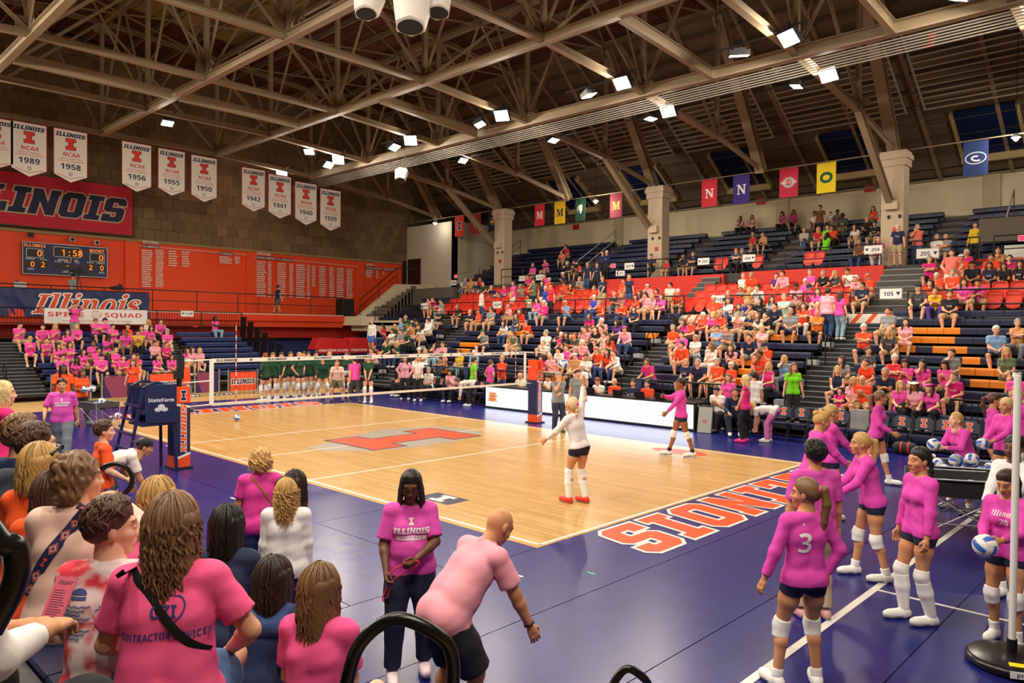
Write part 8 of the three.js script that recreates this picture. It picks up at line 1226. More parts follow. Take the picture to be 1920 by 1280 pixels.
// ================================================================ PEOPLE ON THE FLOOR NEAR THE CAMERA
const stAt = (u, v, y) => { const p = onY(u, v, y); p.y = 0; return p; };
{
  const N = { cell: 0.012, fcell: 0.0045, hcell: 0.0055 };
  let h = person({ ...N, label: 'standing person in magenta ILLINOIS VOLLEYBALL tee with long locs, holding red lanyard', at: stAt(770, 905, 1.64), rel: 12, h: 1.76, skin: 'dark', glasses: true, smile: true, pose: { fem: 1, build: 1.16, nod: 0.3, look: -0.15, footL: [0.13, 0, -0.05], footR: [-0.15, 0, 0.1], handL: [0.03, 1.05, 0.25], handR: [-0.21, 0.95, 0.2], elbowL: [1, -0.6, -0.2], curlL: 0.9, curlR: 0.8 }, top: { c: 0xd94cb4, sleeve: 0.85, wr: 0.004, hang: 0.02, hem: 0.06 }, legs: { c: 0x171c3a, len: 1.95, wide: 0.012 }, shoe: 0xf0dde6, hair: { t: 'dreads', c: 'black', cell: 0.006 } });
  printOn(h, 'shirt_print', V3(0.0, 1.26, 0.1), V3(1, 0, 0), UPV, 0.3, 0.22, FRONT, textTex(512, 376, (c, w) => { drawBlockI(c, w / 2 - 36, 120, 72, 96, '#f4f0f4'); const ww = wordWidth('ILLINOIS', 86, 0.12, 1.02); drawWord(c, 'ILLINOIS', (w - ww) / 2, 236, 86, '#f6f2f6', null, 0, 0.12, 1.02); c.fillStyle = '#f4f0f4'; c.fillRect(40, 262, w - 80, 62); c.fillStyle = '#c93fa4'; c.font = 'bold 56px sans-serif'; c.fillText('VOLLEYBALL', w / 2, 313, w - 110); c.strokeStyle = '#f4f0f4'; c.lineWidth = 6; c.beginPath(); c.moveTo(236, 344); c.quadraticCurveTo(250, 362, 290, 336); c.stroke(); }), 14, 10);
  { const a = h.J.L.wr, b = h.J.R.wr; const g = thing('lanyard', 'red lanyard held by the person with locs', 'lanyard', h.t.position.toArray(), h.t.rotation.y); obj('cord', tube([b.clone().add(V3(0, -0.22, 0.06)), b.clone().add(V3(0.03, -0.1, 0.06)), b.clone().add(V3(0.02, 0, 0.07)), a.clone().add(V3(-0.06, 0.0, 0.03)), a.clone().add(V3(0.02, -0.02, 0.05)), b.clone().add(V3(0.05, -0.06, 0.05)), b.clone().add(V3(-0.03, -0.2, 0.05)), b.clone().add(V3(0, -0.24, 0.06))], 0.006, 60, 6), mat(0xd02032, 0.6), g); obj('whistle', bx(0.03, 0.05, 0.02, b.x, b.y - 0.22, b.z + 0.06), M.black, g); }
  // bald man bending
  h = person({ ...N, label: 'bald person in pale pink polo and black shorts bending forward, watch on wrist', at: stAt(848, 1165, 0.88), rel: 128, h: 1.86, skin: 'tan', pose: { build: 1.08, hip: [0, 0.9, -0.06], lean: 0.66, curve: 0.1, nod: 0.6, footL: [0.16, 0, -0.02], footR: [-0.16, 0, 0.05], handL: [0.24, 0.74, 0.2], handR: [-0.3, 0.66, 0.5], elbowL: [1, 0, -0.6], elbowR: [-1, 0, -0.4], curlR: 0.35 }, top: { name: 'polo_shirt', c: 0xf2a2b4, sleeve: 0.75, wr: 0.003, hang: 0.02, hem: 0.12, ease: 0.015 }, legs: { c: 0x1c1e24, len: 0.92, wide: 0.025 }, shoe: 0xdddddd, hair: null });
  obj('collar', netMesh([{ k: 0.02, prims: [cap(h.J.neck.clone().add(V3(-0.05, 0, 0.02)), h.J.neck.clone().add(V3(0, 0.03, -0.04)), 0.03), cap(h.J.neck.clone().add(V3(0.05, 0, 0.02)), h.J.neck.clone().add(V3(0, 0.03, -0.04)), 0.03)] }], 0.01), cloth(0xf2a2b4), h.t);
  obj('watch', (() => { const q = h.J.R, d = q.wr.clone().sub(q.el).normalize(), g = new THREE.TorusGeometry(0.031, 0.009, 8, 18); g.applyQuaternion(new THREE.Quaternion().setFromUnitVectors(V3(0, 0, 1), d)); const p = lerpV(q.el, q.wr, 0.95); g.translate(p.x, p.y, p.z); return g; })(), M.black, h.t);
  // pink tee with curly blond hair, white long sleeve, orange behind
  h = person({ ...N, label: 'standing person in magenta tee with curly blond hair and a brown bag strap', at: stAt(487, 862, 1.55), rel: 200, h: 1.68, skin: 'tan', pose: { fem: 1, build: 1.1, look: 0.5, handL: [0.28, 0.82, 0.1], handR: [-0.24, 1.0, 0.2] }, top: { c: 0xe23ca0, sleeve: 0.7, wr: 0.003, hang: 0.016, hem: 0.12 }, legs: { c: 0x2a3860, len: 1.95 }, shoe: 0xcccccc, hair: { t: 'curly', c: 'blond', locks: 1, len: 0.12, n: 300, wave: 0.02, cell: 0.006 } });
  strapOn(h, 'bag_strap', [[0.1, 1.45, -0.05], [0.02, 1.36, -0.1], [-0.1, 1.18, -0.1], [-0.16, 1.06, -0.06]], BACK, 0.022, mat(0x9a6a3c, 0.6));
  h = person({ ...N, label: 'standing person in white long sleeve top, long wavy blond hair, black hairband', at: stAt(537, 925, 1.5), rel: 186, h: 1.64, skin: 'fair', pose: { fem: 1, build: 1.08, handL: [0.2, 0.86, 0.02], handR: [-0.2, 0.86, 0.02], elbowL: [1, 0, -0.6], elbowR: [-1, 0, -0.6] }, top: { c: 0xf0eff0, sleeve: 1.92, wr: 0.004, hang: 0.02, hem: 0.1, ease: 0.016 }, legs: { c: 0x2c3a62, len: 1.95 }, shoe: 0xcccccc, hair: { t: 'long', c: 'blond', locks: 1, len: 0.3, n: 330, wave: 0.018, cell: 0.007 } });
  { const g = new THREE.TorusGeometry(0.098, 0.009, 8, 30, 3.4); g.rotateZ(-0.13); g.translate(0, 0.045, -0.02); g.applyMatrix4(headMatrix(h.J)); obj('hairband', g, M.black, h.t); }
  person({ ...N, cell: 0.014, label: 'person in orange top with long dark hair, beyond the white long sleeve top', at: stAt(553, 905, 1.52), rel: 262, h: 1.64, skin: 'fair', pose: { fem: 1, look: 0.2 }, top: { c: 0xf0561c, sleeve: 0.7, wr: 0.003 }, legs: { c: 0x1c2138, len: 1.95 }, shoe: 0xcccccc, hair: { t: 'long', c: 'dark', locks: 1, len: 0.28, n: 200, cell: 0.008 } });
  person({ ...N, cell: 0.014, label: 'standing person in orange polo with brown hair at the court edge, turned to the court', at: stAt(193, 812, 1.58), rel: 130, h: 1.74, skin: 'fair', pose: { look: -0.3, handR: [-0.2, 1.0, 0.22] }, top: { c: 0xf4581c, sleeve: 0.8, wr: 0.003, hang: 0.014 }, legs: { c: 0x3d4d78, len: 0.9, wide: 0.02 }, shoe: 0xcccccc, hair: { t: 'short', c: 'brown', e: 0.022, s: 0.003, cell: 0.007, locks: 1, n: 340 } });
  h = person({ ...N, cell: 0.014, label: 'person in off-white tee and black cap bending over with a volleyball beside the referee stand', px: [272, 838], at: V3(4.3, 0, 7.55), rel: 118, h: 1.8, skin: 'tan', pose: { hip: [0, 0.86, -0.12], lean: 1.15, curve: 0.1, nod: 0.3, footL: [0.16, 0, 0.0], footR: [-0.16, 0, 0.12], handL: [0.2, 0.55, 0.3], handR: [-0.12, 0.42, 0.52], curlR: 0.3 }, top: { c: 0xf0e6dc, sleeve: 0.85, wr: 0.004, hang: 0.02 }, legs: { c: 0x191a1f, len: 0.92, wide: 0.025 }, shoe: 0xcccccc, hair: { t: 'short', c: 'dark', cell: 0.009 }, hat: { c: 0x15171a, back: true } });
  h.t.updateMatrixWorld(true); ball(h.t.localToWorld(h.J.R.wr.clone().add(V3(0.04, -0.17, 0.06))), 'volleyball held low by the person in the black cap', undefined, 3);
  // walking man in jeans, staff in orange
  h = person({ ...N, cell: 0.014, label: 'smiling person in magenta ILLINOIS tee and grey jeans walking toward the camera', px: [116, 722], at: V3(-4.3, 0, 6.62), rel: 26, h: 1.84, skin: 'tan', smile: true, pose: { ...POSES.walk, build: 1.1, handR: [-0.28, 1.0, 0.24], curlR: 0.2, look: 0.1 }, top: { c: 0xdb4fb6, sleeve: 0.8, wr: 0.003, hang: 0.016 }, legs: { c: 0x747c86, len: 1.95, wide: 0.01 }, shoe: 0xcccccc, hair: { t: 'short', c: 'black', cell: 0.009 } });
  printOn(h, 'shirt_print', V3(0, 1.26, 0.1), V3(1, 0, 0), UPV, 0.28, 0.2, FRONT, textTex(256, 184, (c, w) => { drawBlockI(c, w / 2 - 18, 60, 36, 48, '#f4f0f4'); drawWord(c, 'ILLINOIS', 14, 116, 41, '#f6f2f6', null, 0, 0.12, 1.02); c.fillStyle = '#f4f0f4'; c.fillRect(24, 128, w - 48, 26); }), 8, 6);
  person({ ...N, cell: 0.016, label: 'person in orange tee with long black locs standing before the orange barricade', at: stAt(118, 692, 1.66), rel: 40, h: 1.82, skin: 'dark', pose: { ...POSES.stand, build: 1.12 }, top: { c: 0xf0541a, sleeve: 0.8 }, legs: { c: 0x1a1b20, len: 1.95 }, shoe: 0x444444, hair: { t: 'dreads', c: 'black', cell: 0.009 } });
  h = person({ ...N, cell: 0.016, label: 'person in orange tee and black trousers carrying two volleyballs', at: stAt(152, 696, 1.58), rel: 60, h: 1.66, skin: 'brown', pose: { ...POSES.walk, fem: 1, handL: [0.14, 1.08, 0.26], handR: [-0.12, 1.08, 0.26] }, top: { c: 0xf0541a, sleeve: 0.7 }, legs: { c: 0x15161a, len: 1.95, wide: 0.01 }, shoe: 0x7a9a8a, hair: { t: 'long', c: 'dark', cell: 0.01, len: 0.2 } });
  h.t.updateMatrixWorld(true); ball(h.t.localToWorld(V3(-0.1, 1.12, 0.38)), 'volleyball in the hands of the person carrying two', 'two carried volleyballs', 1); ball(h.t.localToWorld(V3(0.13, 1.13, 0.38)), 'volleyball in the hands of the person carrying two', 'two carried volleyballs', 2);
}
// ================================================================ HOME TEAM
const PINK = 0xdf46b4, SP = { c: 0x151c3c, len: 0.3, ease: 0.008, rise: 0.1, name: 'shorts' };
{
  const N = { cell: 0.013, fcell: 0.0045, hcell: 0.006, shoe: 0xeeeeec, pad: 0xf2f2f0, legs: SP };
  const top = (o = {}) => ({ name: 'jersey', c: PINK, sleeve: 1.88, wr: 0.003, hang: 0.006, hem: 0.06, ...o });
  const white = (w, hh, draw) => textTex(w, hh, (c, W, H) => { c.fillStyle = c.strokeStyle = '#f6f0f4'; draw(c, W, H); });
  // number 3 in front
  let h = person({ ...N, cell: 0.011, label: 'player in pink long sleeve jersey number 3 with long braided ponytail, hand on hip', px: [1508, 926], at: V3(13.16, 0, 5.86), rel: 186, h: 1.75, skin: 'tan', pose: { fem: 0.9, build: 1.0, hip: [-0.05, 0.93, 0], look: 0.9, footL: [0.17, 0, 0.02, 0.2], footR: [-0.17, 0, 0.0, -0.3], handL: [0.32, 0.84, 0.02], handR: [-0.22, 0.94, -0.02], elbowR: [-1, 0, -0.35], palmR: [0.5, 0, 0.4], fingersR: [0.6, -0.6, 0.4] }, top: top({ wr: 0.004 }), sock: 0xf2f2f0, sockTop: 0.84, tie: 0xff4fb0, hair: { t: 'pony', c: 'lbrown', cell: 0.006, path: [[0, 0.06, -0.105], [0, 0.05, -0.15], [0, -0.06, -0.17], [0, -0.2, -0.15], [0.01, -0.36, -0.12]] } });
  printOn(h, 'number_print', V3(0, 1.27, -0.1), V3(-1, 0, 0), UPV, 0.14, 0.27, BACK, white(128, 256, (c, w) => { c.font = 'bold 210px sans-serif'; c.fillText('3', w / 2, 236, 120); c.font = 'bold 30px sans-serif'; c.fillText('V', w / 2 - 4, 34); }), 8, 10);
  // coach
  person({ ...N, label: 'coach in magenta tee and khaki trousers with dark hair, back to the camera', px: [1527, 852], at: stAt(1527, 850, 1.66), rel: 184, h: 1.84, skin: 'tan', pad: undefined, legs: { c: 0xbfae90, len: 1.95, wide: 0.016 }, pose: { ...POSES.stand, build: 1.12, look: -0.1 }, top: { c: 0xd84cb2, sleeve: 0.85, wr: 0.003, hang: 0.02, hem: 0.1 }, shoe: 0xd8a0a0, hair: { t: 'short', c: 'black', e: 0.026, s: 0.004, cell: 0.007, locks: 1, n: 340 } });
  // ponytail player with ball
  h = person({ ...N, label: 'player in pink jersey with ribbon tied ponytail leaning forward holding a volleyball', px: [1612, 832], at: V3(12.66, 0, 2.3), rel: 262, h: 1.78, skin: 'tan', pose: { fem: 0.9, lean: 0.18, footL: [0.15, 0, -0.12], footR: [-0.14, 0, 0.14, 0.2], handL: [0.1, 1.0, 0.42], handR: [-0.08, 1.02, 0.44], curlL: 0.3, curlR: 0.3 }, top: top(), sock: 0xf2f2f0, sockTop: 0.8, tie: 0xff9ac8, hair: { t: 'pony', c: 'blond', cell: 0.006 } });
  h.t.updateMatrixWorld(true); ball(h.t.localToWorld(V3(0.01, 0.98, 0.56)), 'volleyball held by the player leaning forward', undefined, 5);
  // braid player
  h = person({ ...N, label: 'player in pink jersey with long dark braid and white hair bow, standing in profile', at: V3(13.56, 0, 3.7), rel: 276, h: 1.8, skin: 'tan', pose: { fem: 0.9, footL: [0.11, 0, -0.06], footR: [-0.11, 0, 0.08], handL: [0.24, 0.84, 0.1], handR: [-0.24, 0.82, 0.08], look: 0.05 }, top: top({ wr: 0.004 }), sock: 0xf4f4f2, sockTop: 0.12, hair: { t: 'braid', c: 'black', n: 9, bz: 0.2, cell: 0.006 } });
  { const g = mergeGeometries([1, -1].map((s) => { const q = new THREE.SphereGeometry(0.028, 10, 8); q.scale(1.3, 0.8, 0.4); q.translate(s * 0.035, 0.05, -0.125); return clean(q); })); g.applyMatrix4(headMatrix(h.J)); obj('hair_bow', g, cloth(0xf4f2ee), h.t); }
  // right edge player with ball
  h = person({ ...N, label: 'player in pink jersey with dark ponytail looking down at a volleyball in both hands', px: [1888, 906], at: V3(14.22, 0, 3.2), rel: 306, h: 1.68, skin: 'tan', pose: { fem: 0.9, nod: 0.35, look: -0.1, footL: [0.13, 0, 0.08], footR: [-0.13, 0, -0.08], handL: [0.07, 1.1, 0.34], handR: [-0.1, 1.08, 0.32], curlL: 0.25, curlR: 0.25, spreadL: 0.07, spreadR: 0.07 }, top: top(), sock: 0xf2f2f0, sockTop: 0.75, tie: 0xff4fb0, hair: { t: 'pony', c: 'dark', cell: 0.006 } });
  printOn(h, 'jersey_print', V3(0, 1.27, 0.1), V3(1, 0, 0), UPV, 0.2, 0.16, FRONT, white(160, 128, (c, w) => { c.font = 'italic bold 52px serif'; c.fillText('Illinois', w / 2, 48); c.font = 'bold 62px sans-serif'; c.fillText('20', w / 2 + 6, 118); }), 8, 6);
  h.t.updateMatrixWorld(true); ball(h.t.localToWorld(V3(-0.01, 1.06, 0.5)), 'volleyball in both hands of the player looking down', undefined, 2);
  // server
  h = person({ ...N, label: 'player in white long sleeve jersey and red shoes serving, blond bubble braid', at: V3(7.85, 0, 2.15), rel: 222, h: 1.84, skin: 'tan', shoe: 0xe02a20, legs: { ...SP, ease: 0.01 }, pose: { fem: 0.9, lean: 0.12, side: 0.12, nod: -0.3, footL: [0.12, 0, 0.1], footR: [-0.1, 0, -0.06], handL: [0.34, 1.02, 0.42], elbowL: [0.6, -0.5, -0.4], handR: [-0.2, 1.98, 0.1], elbowR: [-1, 0.2, -0.2], palmR: [0, 0, 1], curlR: 0.1, curlL: 0.3, spreadL: 0.06 }, top: top({ c: 0xe9e7e6, hem: 0.02 }), sock: 0xf2f2f2, sockTop: 0.1, tie: 0xff4fb0, hair: { t: 'braid', c: 'lblond', n: 7, cell: 0.007 } });
  // receiver
  person({ ...N, label: 'player in pink jersey striding on the wood near the scorers table, white knee pads', at: V3(6.58, 0, -3.28), rel: 268, h: 1.86, skin: 'brown', pose: { fem: 0.9, look: 0.1, footL: [0.1, 0, -0.26, 0, 0.1], footR: [-0.1, 0, 0.24], handL: [0.2, 0.98, 0.36], handR: [-0.16, 1.32, 0.36], elbowR: [-1, -0.5, 0], curlR: 0.8 }, top: top(), sock: 0x222226, sockTop: 0.82, hair: { t: 'bun', c: 'dark', cell: 0.008 } });
  // walking past the bench
  person({ ...N, label: 'player in pink jersey walking past the bench chairs with a microphone, blond hair', px: [1652, 746], at: V3(10.7, 0, -5.2), rel: 52, h: 1.84, skin: 'tan', smile: true, pose: { ...POSES.walk, fem: 0.9, look: 0.5, handR: [-0.16, 1.0, 0.3] }, top: top(), sock: 0xf2f2f0, sockTop: 0.8, hair: { t: 'pony', c: 'lbrown', cell: 0.008 } });
  // two blond players behind the coach
  person({ ...N, cell: 0.015, label: 'player in pink jersey with messy blond bun reaching out a hand, beyond the coach', px: [1542, 790], at: stAt(1545, 795, 1.68), rel: 84, h: 1.84, skin: 'tan', pose: { fem: 0.9, lean: 0.15, nod: 0.2, handL: [0.1, 1.0, 0.5], handR: [-0.16, 0.98, 0.48] }, top: top(), sock: 0xf2f2f0, sockTop: 0.8, hair: { t: 'bun', c: 'blond', cell: 0.008 } });
  person({ ...N, cell: 0.015, label: 'player in pink jersey with blond ponytail, half hidden behind the messy bun', px: [1560, 775], at: stAt(1562, 782, 1.7), rel: 88, h: 1.82, skin: 'tan', pose: { fem: 0.9, nod: 0.1, handL: [0.1, 1.02, 0.45], handR: [-0.1, 0.95, 0.4] }, top: top(), sock: 0xf2f2f0, sockTop: 0.8, hair: { t: 'pony', c: 'blond', cell: 0.009 } });
  // ball girl at the cart
  h = person({ ...N, cell: 0.015, label: 'player in pink jersey with blond bubble braid taking a ball at the heaped cart', px: [1791, 788], at: stAt(1790, 790, 1.5), rel: 282, h: 1.78, skin: 'fair', pose: { ...POSES.ready, fem: 0.9, handL: [0.1, 1.06, 0.44], handR: [-0.1, 1.06, 0.44] }, top: top(), sock: 0xf2f2f0, sockTop: 0.8, hair: { t: 'braid', c: 'blond', n: 6, cell: 0.009 } });
  h.t.updateMatrixWorld(true); ball(h.t.localToWorld(V3(0, 1.1, 0.56)), 'volleyball taken from the cart by the player with the bubble braid', undefined, 2);
  // group at the right edge
  person({ ...N, cell: 0.015, label: 'player in pink jersey with brown ponytail at the far side of the waiting group', at: stAt(1862, 752, 1.7), rel: 70, h: 1.86, skin: 'tan', pose: { fem: 0.9 }, top: top(), sock: 0xf2f2f0, sockTop: 0.8, tie: 0xff4fb0, hair: { t: 'pony', c: 'brown', cell: 0.009 } });
  h = person({ ...N, cell: 0.015, label: 'player in pink jersey with tied blond hair holding a volleyball in the waiting group', at: stAt(1888, 762, 1.7), rel: 285, h: 1.86, skin: 'tan', pose: { fem: 0.9, handL: [0.08, 1.05, 0.36], handR: [-0.1, 1.03, 0.34] }, top: top(), sock: 0xf2f2f0, sockTop: 0.8, tie: 0xff4fb0, hair: { t: 'pony', c: 'lblond', cell: 0.009 } });
  h.t.updateMatrixWorld(true); ball(h.t.localToWorld(V3(0, 1.0, 0.48)), 'volleyball held in the waiting group', undefined, 3);
  person({ ...N, cell: 0.015, label: 'player in pink jersey with fair hair at the picture edge of the waiting group', at: stAt(1908, 742, 1.72), rel: 300, h: 1.86, skin: 'fair', pose: { fem: 0.9 }, top: top(), sock: 0xf2f2f0, sockTop: 0.8, hair: { t: 'braid', c: 'lblond', n: 6, cell: 0.009 } });
  person({ ...N, label: 'player in white jersey with dark hair pulled back beside the ball cart', at: stAt(1903, 845, 1.66), rel: 300, h: 1.84, skin: 'dark', pose: { fem: 0.9, handL: [0.1, 1.0, 0.4], handR: [-0.1, 1.0, 0.4] }, top: top({ c: 0xeae8e8 }), sock: 0xf2f2f0, sockTop: 0.8, hair: { t: 'bun', c: 'black', cell: 0.008 } });
}
// ================================================================ OFFICIALS, STAFF, VISITORS (shared figures)
{
  const cr = (u, v, y, o) => { const at = o.at || stAt(u, v, y * (o.h || 1)); return crowd({ ...o, at, yaw: (o.yaw !== undefined ? o.yaw : 43.8 + (o.rel || 0)) * Math.PI / 180, group: o.group }); };
  const tbl = (u, v, shirt, hair, label, o = {}) => { const p = onZ(u, v, -8.3); crowd({ at: V3(p.x, 0.03, -8.35), yaw: 0, pose: o.pose || 'phone', shirt, bot: 'k', hair, label, ...o }); };
  cr(1047, 705, 1.62, { rel: 20, pose: 'think', shirt: 'gy', bot: 'k', bc: 0x2a2e44, hair: 'g', label: 'line official in grey shirt, hand at mouth, standing before the LED table' });
  cr(1083, 700, 1.62, { rel: 10, pose: 'stand', shirt: 'gy', bot: 'k', bc: 0x2a2e44, hair: 'd', label: 'line official in grey shirt with arms down, standing before the LED table' });
  tbl(978, 708, 'wh', 'x', 'seated bald official in white shirt at the near end of the scorers table');
  tbl(1030, 716, 'wh', 'd', 'seated official in white shirt looking down behind the padded net post');
  tbl(1123, 718, 'wh', 'r', 'seated official in white shirt with red hair at the scorers table');
  tbl(1152, 712, 'or', 'x', 'seated bald official in orange shirt at the scorers table', { pose: 'lap' });
  tbl(1187, 718, 'nv', 'd', 'seated bearded official in navy shirt at the scorers table', { pose: 'lap' });
  tbl(1213, 724, 'or', 'd', 'seated official in orange shirt with headset lanyard at the scorers table', { pose: 'lap' });
  cr(1098, 690, 1.62, { at: V3(onZ(1098, 690, -8.4).x, 0, -8.2), rel: 10, yaw: 0, pose: 'stand', shirt: 'wh', bot: 's', hair: 'W', label: 'standing person in white polo with white hair behind the scorers table', h: 1.02 });
  tbl(975, 690, 'gy', 'd', 'seated person in grey polo behind the scorers table, cap on', { hat: 0x2a2c30, at: V3(onZ(975, 690, -9).x, 0.2, -9.2) });
  tbl(990, 688, 'gy', 'd', 'seated person in grey polo and cap beside another behind the scorers', { hat: 0x3a3c40, at: V3(onZ(990, 688, -9).x, 0.2, -9.25) });
  tbl(1298, 741, 'wh', 'd', 'seated person in white shirt and tie at the end of the LED table', { at: V3(5.05, 0.03, -7.95) });
  crowd({ at: V3(5.75, 0.03, -7.6), yaw: 0.5, pose: 'knees', shirt: 'nv', sleeve: 'long', bot: 'g', bc: 0x30343c, hair: 'd', skin: 'tan', shoe: 0xf0f0ee, label: 'coach in navy sweater seated with hands on knees at the home bench', h: 1.04 });
  cr(1386, 715, 1.62, { at: V3(6.62, 0, -6.5), rel: 240, pose: 'front', fem: 1, shirt: 'mg', sleeve: 'none', bot: 'k', hair: 'wL', shoe: 0xe8288c, label: 'person in sleeveless magenta top and pink high heels, long pale blond hair', h: 1.03 });
  cr(1415, 740, 1.3, { at: V3(7.05, 0, -7.0), rel: 235, pose: 'bend', fem: 1, shirt: 'wh', bot: 'k', bc: 0xd878b4, hair: 'yL', label: 'person in white top and wide pink trousers leaning over the bench', h: 0.98 });
  cr(1365, 720, 1.55, { at: V3(onZ(1365, 718, -8.25).x, 0.0, -8.28), rel: -43, pose: 'stand', fem: 1, shirt: 'pk', bot: 'k', hair: 'lL', label: 'person in pink tee with long fair hair standing behind the home bench', h: 0.98 });
  cr(1416, 700, 1.62, { at: V3(onZ(1412, 700, -8.2).x, 0, -8.25), rel: 180, pose: 'stand', shirt: 'wh', bot: 'k', hair: 'd', label: 'person in white polo with dark hair standing behind the pink trousers', h: 1.04 });
  cr(1520, 722, 1.6, { at: V3(7.0, 0.34, -8.62), yaw: 35, pose: 'stand', fem: 1, shirt: 'lg', bot: 'k', hair: 'lL', label: 'usher in lime green shirt with a lanyard at the foot of the aisle', h: 1.0 });
  cr(873, 668, 1.6, { at: V3(-5.9, 0, -8.3), yaw: 150, pose: 'stand', shirt: 'lg', bot: 'n', hair: 'd', label: 'usher in lime green shirt seen from behind by the visitors bench', h: 1.05 });
  cr(897, 670, 1.6, { at: V3(-5.0, 0, -8.35), yaw: 170, pose: 'hipsy', fem: 1, shirt: 'pk', bot: 'g', hair: 'n', label: 'person in hot pink top and grey shorts by the visitors bench', h: 1.0 });
  cr(912, 660, 1.6, { at: V3(-4.6, 0.1, -8.6), yaw: 20, pose: 'front', fem: 1, shirt: 'or', sleeve: 'long', bot: 'j', hair: 'y', label: 'person in orange jacket and jeans with blond hair by the visitors bench', h: 1.04 });
  // visiting players in green
  const vis = [[498, 668, 250], [528, 664, 10], [545, 668, 20], [561, 676, 60], [578, 668, 20], [592, 668, 30], [605, 678, 15], [618, 664, 10], [650, 668, 0], [691, 672, 0], [512, 672, 5], [570, 664, 0]];
  const vlab = ['turned sideways at the end of the line', 'standing tall with hair up', 'between two teammates', 'leaning in to a teammate', 'holding her wrist', 'in the middle of the line', 'crouching slightly', 'beside the ball handler', 'behind the ball handler', 'standing apart with hands together', 'second in the line', 'at the back of the line'];
  vis.forEach(([u, v, rel], i) => crowd({ at: (() => { const p = onX(u, v, -11.6 - (i % 3) * 0.5 + (u > 600 ? (u - 600) * 0.035 : 0)); p.y = 0; return p; })(), yaw: (43.8 + rel) * Math.PI / 180, pose: i === 6 ? 'ready' : i === 9 || i % 4 === 1 ? 'front' : i % 3 ? 'stand' : 'hipsy', fem: 1, shirt: 'gn', sleeve: i % 2 ? 'short' : 'long', bot: 'p', bc: 0x15181c, hair: ['r', 'd', 'n', 'y', 'd', 'b', 'n', 'y', 'n', 'd', 'l', 'd'][i], ht: 'bun', pads: 0xeeeeea, shoe: 0xeeeeec, label: `visiting player in dark green jersey, ${vlab[i]}`, h: 1.1 }));
  cr(637, 690, 1.5, { at: (() => { const p = stAt(632, 752, 0); return p; })(), rel: 10, pose: 'ready', shirt: 'cr', bot: 's', bc: 0x6b6a58, hair: 'l', label: 'person in cream polo and olive shorts stepping forward with a volleyball', h: 1.02 });
  { const p = stAt(632, 752, 0); ball(V3(p.x + 0.5, 1.15, p.z - 0.1), 'volleyball carried by the person in the cream polo', undefined, 4); }
  cr(663, 690, 1.6, { at: stAt(665, 755, 0), rel: 215, pose: 'walk', shirt: 'pk', bot: 'g', bc: 0x3c3e44, hair: 'd', label: 'person in magenta tee and charcoal trousers walking with back turned by the far corner', h: 1.05 });
  cr(730, 690, 1.6, { at: V3(-8.55, 0, -6.9), rel: 10, pose: 'hipsy', fem: 1, shirt: 'lp', sleeve: 'long', bot: 'k', hair: 'dL', label: 'person in pale pink blouse and black trousers, hands on hips, by the visitors bench', h: 1.05 });
  cr(758, 690, 1.62, { at: V3(-7.75, 0, -6.95), rel: 0, pose: 'front', shirt: 'wh', bot: 'k', hair: 'd', shoe: 0xf0f0ee, label: 'coach in white polo and black trousers, hands clasped, by the visitors bench', h: 1.08 });
  crowd({ at: V3(-8.02, 0.03, -7.75), yaw: 0.2, pose: 'lap', shirt: 'wh', bot: 'k', hair: 'g', label: 'person in white polo seated on the visitors bench', h: 1 });
  crowd({ at: V3(-9.8, 0.03, -7.75), yaw: 0.1, pose: 'lap', fem: 1, shirt: 'lp', bot: 'k', hair: 'dL', label: 'person in pale pink top seated behind the hands-on-hips coach', h: 0.98 });
  crowd({ at: V3(-6.6, 0.03, -7.72), yaw: 0.4, pose: 'phone', fem: 1, shirt: 'lp', sleeve: 'long', bot: 'k', hair: 'bL', label: 'person in pale pink sweater with long black hair seated on the visitors bench', h: 1 });
  crowd({ at: V3(-4.95, 0, -7.2), yaw: -0.9, pose: 'bend', fem: 1, shirt: 'cr', sleeve: 'long', bot: 'k', hair: 'n', label: 'person in cream sweater bending over at the end of the LED table', h: 1 });
  // orange staff near the student stand
  cr(250, 706, 1.55, { at: (() => { const p = onX(250, 705, -13.2); p.y = 0; return p; })(), rel: 10, pose: 'stand', fem: 1, shirt: 'or', bot: 'k', hair: 'nL', label: 'person in orange polo with brown ponytail behind the referee stand', h: 0.98 });
  cr(350, 688, 1.62, { at: (() => { const p = onX(350, 690, -10.3); p.y = 0; return p; })(), rel: 110, pose: 'stand', shirt: 'or', sleeve: 'long', bot: 'B', bc: 0x2f7a8a, hair: 'g', hat: 0xe8e6e0, label: 'line judge in orange pullover and teal shorts with white cap', h: 1.05 });
  // balcony and student extras
  const bal = (u, v, x, o) => { const p = onX(u, v, x); p.y = 3.72; crowd({ at: V3(p.x, 3.72, p.z), yaw: Math.PI / 2 + (o.turn || 0), group: undefined, ...o }); };
  bal(137, 505, -25.5, { pose: 'front', shirt: 'gy', bot: 'g', bc: 0x3a3c40, hair: 'd', hat: 0x17181c, label: 'camera operator in grey tee and black cap on the balcony' });
  bal(520, 548, -25.2, { pose: 'walk', turn: 1.4, shirt: 'nv', bot: 'G', bc: 0x5a6068, hair: 'b', hat: 0x17181c, label: 'person in navy tee and grey shorts walking along the orange balcony' });
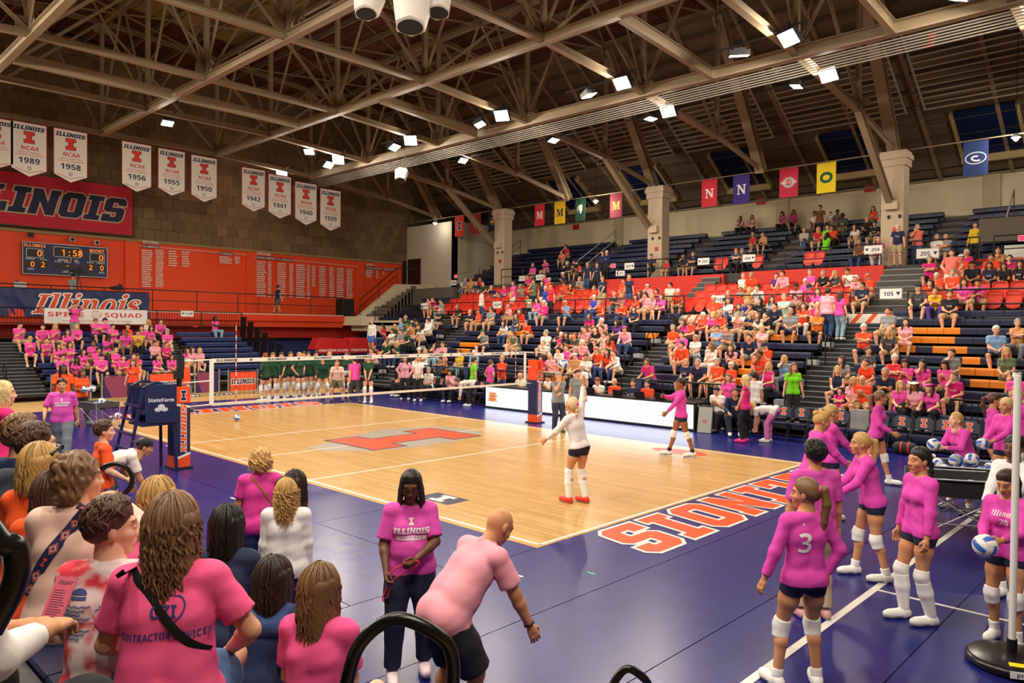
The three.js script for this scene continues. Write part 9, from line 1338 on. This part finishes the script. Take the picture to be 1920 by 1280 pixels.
  { const p = onX(30, 530, -25.8); crowd({ at: V3(-25.8, 3.72, p.z), yaw: Math.PI / 2, pose: 'phone', shirt: 'bk', bot: 'k', hair: 'd', label: 'person seated behind a laptop on the balcony beside the scoreboard' }); const l = thing('laptop', 'open silver laptop on the balcony table under the scoreboard', 'laptop', [-25.2, 4.62, p.z], -Math.PI / 2); obj('base', bx(0.5, 0.02, 0.3, 0, 0.01, 0), mat(0x8a8c90, 0.4), l); obj('screen', bx(0.5, 0.32, 0.02, 0, 0.17, -0.16), mat(0xb8babc, 0.4), l); obj('table', bx(1.4, 0.05, 0.6, 0, -0.03, 0), M.dark, l); obj('table_leg', [bx(0.05, 0.86, 0.05, -0.6, -0.47, 0), bx(0.05, 0.86, 0.05, 0.6, -0.47, 0)], M.dark, l); }
  for (const [u, v, nm] of [[147, 508, 'in front of the camera operator'], [222, 540, 'standing free on the balcony']]) { const p = onX(u, v, -25.0), t = thing('video_camera', `black video camera on a tripod ${nm}`, 'camera', [-25.0, 3.72, p.z], -0.6); const y = p.y - 3.72; for (let k = 0; k < 3; k++) obj('leg', rod(V3(0.35 * Math.cos(k * 2.1), 0, 0.35 * Math.sin(k * 2.1)), V3(0, y - 0.12, 0), 0.015, 6), M.black, t); obj('camera_body', bx(0.18, 0.22, 0.4, 0, y, 0), M.black, t); obj('lens', (() => { const g = new THREE.CylinderGeometry(0.07, 0.08, 0.2, 14); g.rotateX(Math.PI / 2); g.translate(0, y, 0.28); return g; })(), M.dark, t); obj('viewfinder', bx(0.1, 0.1, 0.16, 0.06, y + 0.16, -0.1), M.black, t); }
  { const p = onX(137, 592, -21.6); crowd({ at: V3(-21.4, 2.23, p.z), yaw: Math.PI / 2, pose: 'reach', fem: 1, shirt: 'pk', bot: 'g', hair: 'n', label: 'person in pink tee standing with a raised camera in front of the SPIKE SQUAD banner', h: 0.98 }); const q = onX(132, 588, -21.05), t = thing('photo_camera', 'black photo camera raised before the SPIKE SQUAD banner', 'camera', [q.x, q.y, q.z], Math.PI / 2); obj('body', bx(0.15, 0.1, 0.06), M.black, t); obj('lens', (() => { const g = new THREE.CylinderGeometry(0.04, 0.045, 0.12, 14); g.rotateX(Math.PI / 2); g.translate(0, 0, 0.08); return g; })(), M.dark, t); }
}
scene.traverse((o) => { if (o.isMesh) shade(o); });
renderer.render(scene, camera);
